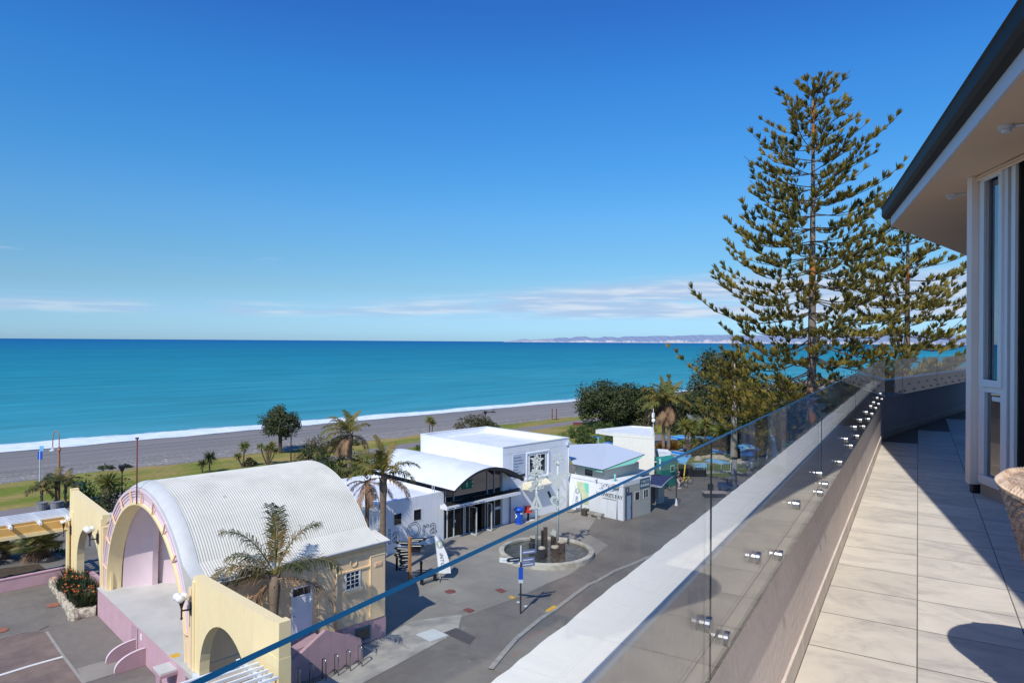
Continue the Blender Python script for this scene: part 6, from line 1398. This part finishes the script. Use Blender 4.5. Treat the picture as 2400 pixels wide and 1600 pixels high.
# blue canopy tent, feather flag, bin, pillar, fence
c = at(1752, 1082); t = thing('canopy_tent', 'bright blue canopy tent seen through the glass', 'tent', c)
for s in (-1.15, 1.15):
    for f in (-.8, .8): MB().tube([c+PR*s+FW*f, c+PR*s+FW*f+UP*1.9], .04, 6).build('pole', 'alum', t)
mb = MB(); rows = []
for k in range(9):
    x = -1.35+2.7*k/8; z = 1.9+.38*math.cos(PI*(x/2.9)); rows.append([c+PR*x-FW*1.0+UP*(z-.4), c+PR*x-FW*1.0+UP*z, c+PR*x+FW*1.0+UP*z, c+PR*x+FW*1.0+UP*(z-.4)])
mb.grid(rows); mb.build('canopy', 'skyblue', t); MB().obox(c-PR*1.1-FW*.6+UP*.9, PR*2.0, FW*.05, UP*.8).build('back_panel', 'poolblue', t)
MB().obox(c-PR*.6-FW*1.04+UP*1.95, PR*1.2, -FW*.02, UP*.12).build('lettering_strip', 'offwhite', t)
def slimflag(p, h, label, mat, lean):
    t = thing('feather_flag', label, 'flag', p); n = 10; l = []; r = []
    for k in range(n+1):
        f = k/n; l.append(p+UP*(.3+h*f)-PR*(.35-lean*f)); r.append(l[-1]+PR*(.62*(1-f**3)+.02))
    mb = MB(); mb.grid([l, r]); mb.build('banner', mat, t); MB().tube([p]+l, .03, 5).build('pole', 'alum', t)
slimflag(at(1818, 1074), 4.0, 'tall light blue feather flag seen through the glass', 'skyblue', -.55)
p = at(1833, 1066); t = thing('banner_board', 'aqua banner board right of the tall light blue flag', 'banner', p); MB().obox(p+UP*.6, PR*1.4, FW*.05, UP*2.0).build('panel', 'aqua', t); MB().tube([p, p+UP*2.7], .04, 6).build('pole', 'alum', t)
p = at(1760, 1101); mb = MB(); mb.lathe([(.42, 0), (.42, .08), (.34, .1), (.36, 1.3), (.42, 1.32), (.3, 1.45)], p, 12); t = thing('litter_bin', 'grey litter bin with white label on the far plaza', 'litter bin', p); mb.build('body', 'greypillar', t); MB().obox(p-PR*.18+PN*.38+UP*.85, PR*.22, PN*.02, UP*.28).build('label_plate', 'white', t)
p = at(1798, 1081); tag(MB().tube([p, p+UP*1.5], .12, 8).build('bollard', 'offwhite'), 'white bollard post at the lawn edge seen through the glass', 'bollard')
p = at(1721, 1150); t = thing('pillar', 'thick grey pillar standing on the plaza seen through the glass', 'pillar', p); mb = MB(); mb.lathe([(.3, 0), (.27, 3.5)], p, 14); mb.build('shaft', 'greypillar', t, True); MB().lathe([(.32, 3.503), (.32, 3.62)], p, 14).build('cap', 'iron', t)
def rail_fence(pts, h, label):
    t = thing('railing_fence', label, 'fence', pts[0])
    for a, b in zip(pts[:-1], pts[1:]):
        mb = MB(); n = int((b-a).length/.28)
        mb.tube([a+UP*h, b+UP*h], .03, 5); mb.tube([a+UP*.12, b+UP*.12], .03, 5)
        for k in range(n+1): mb.tube([a.lerp(b, k/n)+UP*.1, a.lerp(b, k/n)+UP*h], .016, 4)
        mb.build('railing_panel', 'alum', t)
    for q in pts: MB().tube([q, q+UP*(h+.08)], .05, 6).build('post', 'alum', t)
rail_fence([at(1607, 1108), at(1650, 1106), at(1690, 1106), at(1712, 1106)], 1.15, 'grey railing fence along the lawn beyond the sail')
stripe('kerb', [at(1600, 1109.5), at(1712, 1107.5), at(1740, 1108)], .4, .0, 'slab', .12)
p = at(1643, 1106); t = thing('blue_box', 'turquoise covered box on a barrow by the fence', 'box', p); MB().obox(p-PR*.75+UP*.55, PR*1.5, FW*.7, UP*.45).build('box_body', 'skyblue', t); MB().obox(p-PR*.6+UP*.2, PR*1.2, FW*.6, UP*.348).build('barrow_base', 'iron', t)
p = at(1612, 1117); tag(MB().obox(p-PR*.9, PR*1.5, FW*.9, UP*1.3).obox(p+PR*.7, PR*1.5, FW*.8, UP*.7).build('covered_stack', 'rubber'), 'dark covered stack behind the yellow sail pole', 'stack')
# concrete seat and dark box bench seen through the glass
p = at(1668, 1166); t = thing('planter_seat', 'low brown concrete planter seat at the parapet edge', 'seat', p); MB().obox(p-PR*.7, PR*2.2, FW*1.0, UP*.42).build('seat_base', 'basalt', t); MB().obox(p-PR*.8-FW*.05+UP*.423, PR*2.4, FW*1.1, UP*.1).build('seat_top', 'plinth', t)
p = at(1690, 1152); t = thing('bench', 'dark blue slatted bench behind the concrete planter seat', 'bench', p); MB().obox(p-PR*.2+UP*.4, PR*1.5, FW*.5, UP*.08).build('seat', 'darkblue', t); MB().obox(p-PR*.2+UP*.5+FW*.5, PR*1.5, FW*.08, UP*.45).build('backrest', 'darkblue', t)
for s in (-.1, 1.15): MB().obox(p+PR*s, PR*.08, FW*.5, UP*.398).build('leg', 'iron', t)
p = at(1665, 1157); tag(MB().obox(p-PR*.15, PR*.5, FW*.5, UP*1.0).build('bin', 'iron'), 'small dark bin left of the blue bench', 'litter bin')
# slim pole in front of the canopy
p = at(1585, 1184); t = thing('cone_post', 'slim dark pole with white tapered foot in front of the navy canopy', 'post', p); MB().tube([p+UP*.5, p+UP*2.9], .05, 8).build('pole', 'iron', t); mb = MB(); mb.lathe([(.16, 0), (.05, .7)], p, 10); mb.build('foot', 'white', t)

# bicycles and the sitting riders near the hut
def bike(base, ang, label, frame):
    base = Vector(base); a = math.radians(ang); d = Vector((math.cos(a), math.sin(a), 0)); t = thing('bicycle', label, 'bicycle', base); R = .34
    n = d.cross(UP)
    for s in (-.52, .52):
        c = base+d*s+UP*R; pts = [c+d*R*math.cos(2*PI*k/24)+UP*R*math.sin(2*PI*k/24) for k in range(25)]; w = MB().tube(pts, .028, 6).build('wheel', 'rubber', t)
        sp = MB()
        for k in range(8): sp.tube([c, c+d*R*math.cos(PI*k/4)+UP*R*math.sin(PI*k/4)], .007, 3)
        sp.build('spokes', 'alum', w)
    bb = base+UP*.3-d*.05; st_ = base-d*.2+UP*.85; hd = base+d*.36+UP*.85; rear = base-d*.52+UP*R; fr = base+d*.52+UP*R
    m = MB()
    for p, q in ((bb, st_), (bb, hd-UP*.1), (st_-UP*.1, hd), (bb, rear), (st_-UP*.15, rear), (hd, fr)): m.tube([p, q], .024, 6)
    m.build('frame', frame, t); MB().obox(st_-d*.14-n*.06, d*.26, n*.12, UP*.05).build('saddle', 'rubber', t); MB().tube([hd+UP*.1-n*.28, hd+UP*.12, hd+UP*.1+n*.28], .02, 6).tube([hd, hd+UP*.12], .02, 6).build('handlebar', 'iron', t)
bike(at(1608, 1134)+UP*0, -30, 'yellow framed bicycle beside the yellow sail pole', 'yellowpole')
bike(at(1563, 1146), 60, 'dark bicycle half hidden behind the porch pier', 'iron')
bike(at(1598, 1140), -100, 'dark bicycle facing the viewer beside the seated person', 'iron')
def person(base, face, label):
    base = Vector(base); a = math.radians(face); d = Vector((math.cos(a), math.sin(a), 0)); s = Vector((-d.y, d.x, 0)); t = thing('person', label, 'person', base)
    P = lambda f, l, u: base+d*f+s*l+UP*u
    def skin(name, verts, edges, radii, mat, sub=2):
        me = bpy.data.meshes.new(name); me.from_pydata([tuple(v-base) for v in verts], edges, []); me.materials.append(MT[mat]); o = bpy.data.objects.new(name, me); C.objects.link(o); o.parent = t; OFF[o] = base
        m = o.modifiers.new('s', 'SKIN'); sv = me.skin_vertices[0].data
        for k, r in enumerate(radii): sv[k].radius = (r, r)
        sv[0].use_root = True; m2 = o.modifiers.new('d', 'SUBSURF'); m2.levels = sub; m2.render_levels = sub; return o
    # astride a bike: hips 0.9 up, one foot on the ground each side
    V = [P(0, 0, .92), P(.03, 0, 1.12), P(.08, 0, 1.36), P(.1, 0, 1.47), P(.13, 0, 1.56), P(.15, 0, 1.68),
         P(.05, .1, .88), P(.2, .17, .5), P(.12, .2, .08), P(.26, .21, .04), P(.05, -.1, .88), P(.28, -.15, .52), P(.2, -.18, .08), P(.34, -.19, .04),
         P(.08, .2, 1.36), P(.22, .25, 1.14), P(.42, .2, 1.04), P(.5, .19, 1.03), P(.08, -.2, 1.36), P(.22, -.25, 1.14), P(.42, -.2, 1.04), P(.5, -.19, 1.03)]
    Ed = [(0, 1), (1, 2), (2, 3), (3, 4), (4, 5), (0, 6), (6, 7), (7, 8), (8, 9), (0, 10), (10, 11), (11, 12), (12, 13), (2, 14), (14, 15), (15, 16), (16, 17), (2, 18), (18, 19), (19, 20), (20, 21)]
    Rr = [.13, .12, .14, .06, .07, .085, .1, .065, .045, .04, .1, .065, .045, .04, .065, .045, .035, .035, .065, .045, .035, .035]
    body = skin('body', V, Ed, Rr, 'skin')
    for q in range(4):
        for sg in (-1, 1): pass
    tv = [P(0, 0, .9), P(.03, 0, 1.12), P(.08, 0, 1.36), P(.09, 0, 1.42), P(.08, .2, 1.37), P(.2, .245, 1.18), P(.08, -.2, 1.37), P(.2, -.245, 1.18)]
    skin('top', tv, [(0, 1), (1, 2), (2, 3), (2, 4), (4, 5), (2, 6), (6, 7)], [.15, .14, .16, .085, .08, .06, .08, .06], 'shirt')
    lv = [P(0, 0, .93), P(.05, .1, .88), P(.2, .17, .5), P(.13, .2, .14), P(.05, -.1, .88), P(.28, -.15, .52), P(.21, -.18, .14)]
    skin('trousers', lv, [(0, 1), (1, 2), (2, 3), (0, 4), (4, 5), (5, 6)], [.145, .115, .08, .06, .115, .08, .06], 'pinkwhite')
    hm = MB(); c = P(.14, 0, 1.71); hm.lathe([(.125, 0), (.13, .04), (.11, .1), (.06, .14), (.01, .15)], c, 14); hm.build('helmet', 'pink', t, True)
    f = MB(); f.sphere(P(.235, 0, 1.66), .016, 6); f.build('nose', 'skin', t)
    for sg in (-.032, .032): MB().sphere(P(.226, sg, 1.685), .010, 6).build('eye', 'black', t)
    MB().obox(P(.228, -.03, 1.622), s*.06, d*.01, UP*.01).build('mouth', 'pink', t)
    for sg in (.19, -.19):                         # fingers closed on the bar
        for k in range(4):
            q = P(.5, sg+(k-1.5)*.02*(1 if sg > 0 else -1), 1.045); MB().tube([q, q+d*.04-UP*.005, q+d*.05-UP*.035, q+d*.025-UP*.055], [.011, .010, .009, .008], 6).build('finger', 'skin', t)
        q = P(.48, sg*.8, 1.03); MB().tube([q, q+d*.04-UP*.02], [.012, .009], 6).build('thumb', 'skin', t)
    for sg in (.2, -.19):
        fx = .13 if sg > 0 else .21; MB().obox(P(fx-.05, sg-.045, 0), s*.09, d*.26, UP*.09).build('shoe', 'offwhite', t)
person(at(1588, 1143), -80, 'person in pink helmet and patterned trousers astride a bicycle')

# ================================================================== BALCONY (deck level 14.6)
DZ = 14.6
random.seed(55)
mb = MB(); mb.extrude([bal(-4, .42, DZ-.25), bal(11.4, .42, DZ-.25), bal(22, -1.85, DZ-.25), bal(22, -6, DZ-.25), bal(-4, -6, DZ-.25)], (0, 0, .246)); mb.build('balcony_slab', 'deck', kind='structure')
mb = MB(); tints = []; PT = .4535; G_ = .0028
cols = [.4335, -.004, -.449, -.902, -1.355, -1.81, -2.26, -2.71, -3.16, -3.6]
tt0 = 3.9-PT*17
for i in range(56):
    ta = tt0+PT*i; tb = ta+PT
    for c0, c1 in zip(cols[:-1], cols[1:]):
        if c0 > .42-(max(0, tb-11.38))*math.tan(math.radians(12.1)): 
            if tb > 11.38: continue
        off_ = (.09 if c0 < -.44 and c0 > -.46 else 0)
        v = [bal(ta+G_, c0-G_, DZ), bal(ta+G_, c1+G_, DZ), bal(tb-G_, c1+G_, DZ), bal(tb-G_, c0-G_, DZ)]
        mb.add(v, [(0, 1, 2, 3)]); c = (random.random(), random.random(), random.random(), 1); tints += [c]*4
o = mb.build('balcony_floor', 'tile', kind='structure')
for p in o.data.polygons: p.flip() if p.normal.z < 0 else None
ca_ = o.data.color_attributes.new('tint', 'FLOAT_COLOR', 'POINT')
for i, c in enumerate(tints): ca_.data[i].color = c
LZ = 15.457
def parapet(o, d, n, ln, label, t0=0.0):
    """o: inner base corner, d: along, n: outward"""
    t = thing('parapet_wall', label, 'wall', o)
    N_ = max(2, int(ln/.035)); rows = []
    jit = [random.uniform(-.0013, .0013)+.0006*math.sin(i*.9)*math.sin(i*.37) for i in range(N_+1)]
    mb = MB()
    for i in range(N_+1):
        p = o+d*ln*i/N_; j = jit[i]
        rows.append([p, p+UP*(LZ-DZ-.008), p+n*.008+UP*(LZ-DZ), p+n*(.136+j)+UP*(LZ-DZ+j*.4), p+n*(.142+j*1.2)+UP*(LZ-DZ-.010), p+n*.143-UP*.3])
    mb.mi = 0; mb.grid([r[:2] for r in rows]); mb.mi = 1; mb.grid([r[1:] for r in rows]); mb.build('wall_body', ['bwall', 'ledge'], t)
    mb = MB(); k = 0; L0 = 0
    while L0 < ln-.05:
        w = min(.455, ln-L0); mb2 = MB(); mb2.obox(o+d*(L0+.003)-n*.012, d*(w-.006), n*.0115, UP*.10); mb2.build('skirting_tile', 'tile2', t); L0 += w
    return t
MT['tile2'] = M('skirting_tile', rgb(226, 214, 202), .65, .08, 6, rnd=.06)
c0 = bal(-4, .445, DZ); far_d = Vector((math.cos(math.radians(2.16)), math.sin(math.radians(2.16)), 0)); far_n = Vector((-far_d.y, far_d.x, 0)); corner = bal(11.38, .445, DZ)
parapet(c0, W, L, 15.38, 'long balcony parapet with white top running from lower left to the corner')
parapet(corner, far_d, far_n, 7.5, 'shaded far balcony parapet past the corner')
# narrow band in the ledge between coping and glass
def glass_panel(o, d, n, t0, t1, bolts, label, za=15.215, zb=15.77, th=.009):
    t = thing('glass_panel', label, 'glass panel', o+d*t0-UP*0); mb = MB(); a, b = o+d*t0, o+d*t1; A_, B_ = UP*(za-o.z), UP*(zb-o.z)
    mb.mi = 0; mb.quad(a+A_, b+A_, b+B_, a+B_); mb.quad(a+n*th+A_, a+n*th+B_, b+n*th+B_, b+n*th+A_)
    mb.mi = 1; mb.quad(a+B_, b+B_, b+n*th+B_, a+n*th+B_); mb.mi = 2; mb.quad(a+A_, a+n*th+A_, b+n*th+A_, b+A_); mb.quad(a+A_, a+B_, a+n*.0035+B_, a+n*.0035+A_); mb.quad(b+A_, b+n*.0035+A_, b+n*.0035+B_, b+B_)
    mb.build('pane', ['bglass', 'glassedge', 'glassdark'], t)
    for s, z in bolts:
        c = o+d*s+UP*(z-o.z); mb = MB(); mb.tube([c-n*.013, c-n*.0115, c-n*.001], [.0165, .0185, .0185], 18); mb.tube([c+n*(th+.001), c+n*(th+.011)], .0185, 18); mb.tube([c+n*(th+.011), c+n*.034], .0045, 8)
        mb.build('standoff_bolt', 'steel', t, False)
GO = bal(0, .41, DZ); zt, zb_ = 15.362, 15.266
P_ = [(-1.5, .0), (.004, 1.600), (1.603, 3.718), (3.721, 5.862), (5.865, 8.402), (8.405, 11.33)]
TB = [.35, 1.559, 2.119, 2.9, 3.64, 5.05, 5.81, 6.38, 7.14, 7.84, 8.37, 9.1, 9.9, 10.7]; BB = [.55, 1.2, 1.733, 2.507, 3.66, 3.883, 4.66, 5.45, 6.05, 6.78, 7.48, 8.06, 8.81, 9.45, 10.3, 11.0]
nm = ['glass balustrade panel beside the viewer, out of the picture on the left', 'nearest glass balustrade panel along the left parapet', 'second glass balustrade panel, right of the long dark joint', 'third glass balustrade panel along the left parapet', 'fourth glass balustrade panel along the left parapet', 'last glass balustrade panel before the corner']
for k, (a, b) in enumerate(P_):
    if k == 0: continue
    bl = [(s, zt) for s in TB if a+.02 < s < b-.02]+[(s, zb_) for s in BB if a+.02 < s < b-.02]
    glass_panel(GO, W, L, a if k > 1 else -.9, b, bl, nm[k])
FO = corner-far_n*.035
for k, (a, b) in enumerate(((.03, .98), (.99, 3.4), (3.41, 6.9))):
    bl = [(s, zt if q % 2 else zb_) for q, s in enumerate([a+.12+(b-a-.24)*i/max(1, int((b-a)/.33)) for i in range(int((b-a)/.33)+1)])]
    glass_panel(FO, far_d, far_n, a, b, bl, ('short corner pane on the far parapet', 'middle pane on the far parapet', 'long pane on the far parapet beside the column')[k])
# --- the apartment building the balcony belongs to
ap = thing('apartment_building', 'apartment building with dark gutter, pale soffit and tall windows at the right', 'building', (7.2, .2, DZ))
e0 = Vector((4.53, .65, 0)); AE = math.radians(22.64); ed = Vector((math.cos(AE), math.sin(AE), 0)); en = Vector((math.sin(AE), -math.cos(AE), 0))   # en: towards the building
ec = Vector((10.26, 3.04, 0)); SZ = 17.585
fd = Vector((1, .0, 0))                                     # far eave direction
s_near = e0-ed*8.5
inn = ec+en*.10-ed*.12
P1 = s_near+en*.10; P2 = Vector((10.1, 2.88, 0)); P3 = Vector((19.0, 2.86, 0)); P4 = Vector((19, -7, 0)); P5 = Vector((P1.x, -9, 0))
poly = [P1, P2, P3, P4, P5]
mb = MB(); mb.extrude([Vector((p.x, p.y, SZ)) for p in poly], (0, 0, .02)); mb.build('soffit', 'soffit', ap)
def edge_strip(a, b, z0, z1, th, name, mat, inward): 
    MB().obox(Vector((a.x, a.y, z0)), b-a, inward*th, UP*(z1-z0)).build(name, mat, ap)
edge_strip(P1, P2, SZ-.0, 17.70, -.02, 'fascia', 'fascia', en)
edge_strip(P2, P3, SZ-.0, 17.70, -.02, 'fascia', 'fascia', Vector((0, -1, 0)))
# gutter: open box profile swept along both eaves
def gutter(a, b, outw):
    prof = [(0.02, 17.70), (.085, 17.705), (.115, 17.735), (.115, 17.835), (.13, 17.85), (.10, 17.855), (.02, 17.80)]
    mb = MB(); mb.grid([[Vector((q.x, q.y, 0))+outw*x+UP*z for x, z in prof] for q in (a, b)]); 
    for q in (a, b): mb.add([Vector((q.x, q.y, 0))+outw*x+UP*z for x, z in prof], [tuple(range(len(prof)))])
    mb.build('gutter', 'gutter', ap)
gutter(P1, P2+ed*.14, -en); gutter(P2, P3, Vector((0, 1, 0)))
mb = MB(); zr = 17.83; rp = [Vector((p.x, p.y, zr)) for p in poly]; ridge = [Vector((2, -6, 19.4)), Vector((14, -2.5, 19.4))]
mb.add(rp+ridge, [(0, 1, 6, 5), (1, 2, 6), (2, 3, 6), (3, 4, 5, 6), (4, 0, 5)]); mb.build('roof', 'gutter', ap)
# facade at azimuth 35 deg
AF = math.radians(35); wd = Vector((-math.cos(AF), -math.sin(AF), 0)); wn = Vector((-math.sin(AF), math.cos(AF), 0)); WO = Vector((7.60, 1.41, 0))
def F(s, q, z): return WO+wd*s+wn*q+UP*z
def fbox(name, mat, s0, s1, q0, q1, z0, z1, par=None): return MB().obox(F(s0, q0, z0), wd*(s1-s0), wn*(q1-q0), UP*(z1-z0)).build(name, mat, par or ap)
fbox('column', 'column', -.15, -.055, -.06, .06, 14.685, SZ-.002); fbox('column_foot', 'black', -.13, -.06, -.05, .03, DZ, 14.684)
fbox('corner_wall', 'column', -.05, .0, -.25, .0, 14.72, SZ-.002)
fbox('wall_base', 'plinth', -.02, 6.5, -.2, -.012, DZ, 14.715)
fbox('sill', 'frame', .0, .62, -.06, .018, 14.718, 14.80)
for a, b in ((0.0, .075), (.355, .455)): fbox('window_frame', 'frame', a, b, -.06, .004, 14.80, SZ-.002)
fbox('window_transom', 'frame', .075, .355, -.06, .002, 15.565, 15.61)
sa = fbox('window_sash', 'frame', .02, .395, .0045, .022, 15.615, 15.68); fbox('sash_stile', 'frame', .02, .085, .0045, .022, 15.681, 17.5, sa); fbox('sash_stile', 'frame', .335, .395, .0045, .022, 15.681, 17.5, sa); fbox('sash_rail', 'frame', .02, .395, .0045, .022, 17.501, SZ-.003, sa)
fbox('upper_pane', 'winblue', .0751, .3549, -.03, -.024, 15.61, SZ-.01); fbox('lower_pane', 'winglass', .0751, .3549, -.03, -.024, 14.80, 15.565)
fbox('window_vent', 'frame', .17, .34, -.0235, -.015, 15.49, 15.53)
fbox('frame_shadow_gap', 'gutter', .4551, .51, -.06, -.03, 14.80, SZ-.002)  # dark strip paints in the shadow of the gap
fbox('door_frame', 'frame', .511, .575, -.06, .004, 14.80, SZ-.002)
fbox('door_glass', 'winblue', .60, 2.4, -.10, -.09, 14.75, SZ-.002); fbox('door_reveal', 'gutter', .576, .5995, -.1, -.02, 14.75, SZ-.002)
for a in (2.4, 4.4): fbox('door_frame', 'frame', a, a+.09, -.1, .004, 14.72, SZ-.002)
fbox('door_glass', 'winblue', 2.49, 4.4, -.10, -.09, 14.75, SZ-.002)
fbox('facade_wall', 'column', 4.49, 9.5, -.25, .0, DZ, SZ-.002)
hp_ = F(.0, -.0, 0); mb = MB(); mb.tube([F(-.16, .02, SZ-.045), F(2.6, .02, SZ-.045)], .014, 8); mb.tube([F(-.16, .02, SZ-.02), F(2.6, .02, SZ-.02)], .012, 8); mb.build('conduit_trim', 'soffit', ap)
for (px, py), nm_, ww in (((2358, 316), 'soffit_light', .075), ((2230, 470), 'soffit_light', .06)):
    c = at(px, py, 17.52); c.z = SZ; mb = MB(); mb.lathe([(.052, -.028), (.052, -.004), (.0525, -.001)], c-UP*.0, 16); mb.lathe([(.03, -.052), (.034, -.03)], c, 16); l_ = mb.build(nm_, 'fascia', ap)
    MB().tube([c-UP*.012, c-UP*.012+en*.5-ed*.15], .012, 6).build('light_conduit', 'fascia', l_)
# far facade round the corner and building body below the deck
fcol = F(-.15, -.06, 0); mb = MB(); mb.extrude([Vector((8.6, 1.45, DZ)), Vector((19, 1.7, DZ)), Vector((19, 1.5, DZ)), Vector((8.6, 1.2, DZ))], (0, 0, SZ-DZ-.003)); mb.build('far_facade', 'winblue', ap)  # hidden facade made all dark glass to cut bounce light on the deck
mb = MB(); pb = [bal(-4, .6, 0), bal(11.4, .6, 0), corner+far_d*7.4+far_n*.14, Vector((18.3, -12, 0)), Vector((-8, -14, 0))]
mb.prism([(p.x, p.y) for p in pb], 0, DZ-.3); mb.build('building_body', 'column', ap)
mb = MB(); mb.extrude([Vector((9.9, 2.75, DZ+.002))]*1+[Vector((9.95, 2.95, DZ+.002)), Vector((10.0, 2.8, DZ+.002))], (0, 0, .001))
# wicker tub chair in the right foreground
def woven(name, prof, c, mat, parent, n=96, amp=.006, tilt=None, rows=40):
    mb = MB(); g = []; flat_ = abs(prof[-1][1]-prof[0][1]) < .1
    for i in range(rows+1):
        f = i/rows*(len(prof)-1); k = min(len(prof)-2, int(f)); r = prof[k][0]+(prof[k+1][0]-prof[k][0])*(f-k); z = prof[k][1]+(prof[k+1][1]-prof[k][1])*(f-k)+(.0 if abs(prof[-1][1]-prof[0][1]) > .1 else 0); row = []
        for j in range(n+1):
            a = 2*PI*j/n; w = amp*math.cos(PI*i*1.0)*math.sin(a*n/4); rr = r+w; p = Vector((rr*math.cos(a), rr*math.sin(a), z+(w*.8 if flat_ else 0)))
            if tilt: p.z += tilt(p, i/rows)
            row.append(Vector(c)+p)
        g.append(row)
    mb.grid(g); return mb.build(name, mat, parent, True)
cc = Vector((3.06, .20, DZ))
wc = thing('wicker_chair', 'woven wicker tub chair with pale rim at the right edge', 'chair', cc)
away = Vector((FW.x, FW.y, 0))
def tl_(p, f): return (p.dot(away)*.13+p.dot(PR)*-.06)*max(0, f)
woven('shell', [(.14, .12), (.16, .3), (.188, .46), (.228, .62), (.272, .77), (.305, .872)], cc, 'wickershade', wc, 176, .012, tl_, 42)
woven('seat_weave', [(.29, .880), (.25, .878), (.19, .875), (.12, .872), (.01, .870)], cc, 'wicker', wc, 160, .0075, lambda p, f: p.dot(away)*.13-p.dot(PR)*.06, 26)
mb = MB(); pts = [cc+Vector((.296*math.cos(2*PI*k/48), .296*math.sin(2*PI*k/48), .871)) for k in range(49)]; pts = [p+UP*((p-cc).dot(away)*.13-(p-cc).dot(PR)*.06) for p in pts]
mb.tube(pts, .017, 8, False)
for k in range(120):
    a = 2*PI*k/120; p = cc+Vector((.296*math.cos(a), .296*math.sin(a), .871)); p += UP*((p-cc).dot(away)*.13-(p-cc).dot(PR)*.06); d = Vector((-math.sin(a), math.cos(a), 0)); r_ = Vector((math.cos(a), math.sin(a), 0))
    mb.tube([p+r_*.019+d*.004, p+UP*.020, p-r_*.019-d*.004], .006, 4)
mb.build('rim', 'wicker', wc)
for k in range(4):
    a = 2*PI*k/4+.5; p = cc+Vector((.11*math.cos(a), .11*math.sin(a), 0)); MB().tube([p, cc+Vector((.10*math.cos(a), .10*math.sin(a), .13))], .014, 6).build('leg', 'iron', wc)
bk0 = Vector((3.19, .43, DZ)); bkd = Vector((.42, -.91, 0)).normalized()
MB().obox(bk0+UP*.2, bkd*.55, Vector((bkd.y, -bkd.x, 0))*-.05, UP*.75).build('back_panel', 'wickershade', wc)  # added slab out of view, casts the square-cornered shadow on the deck
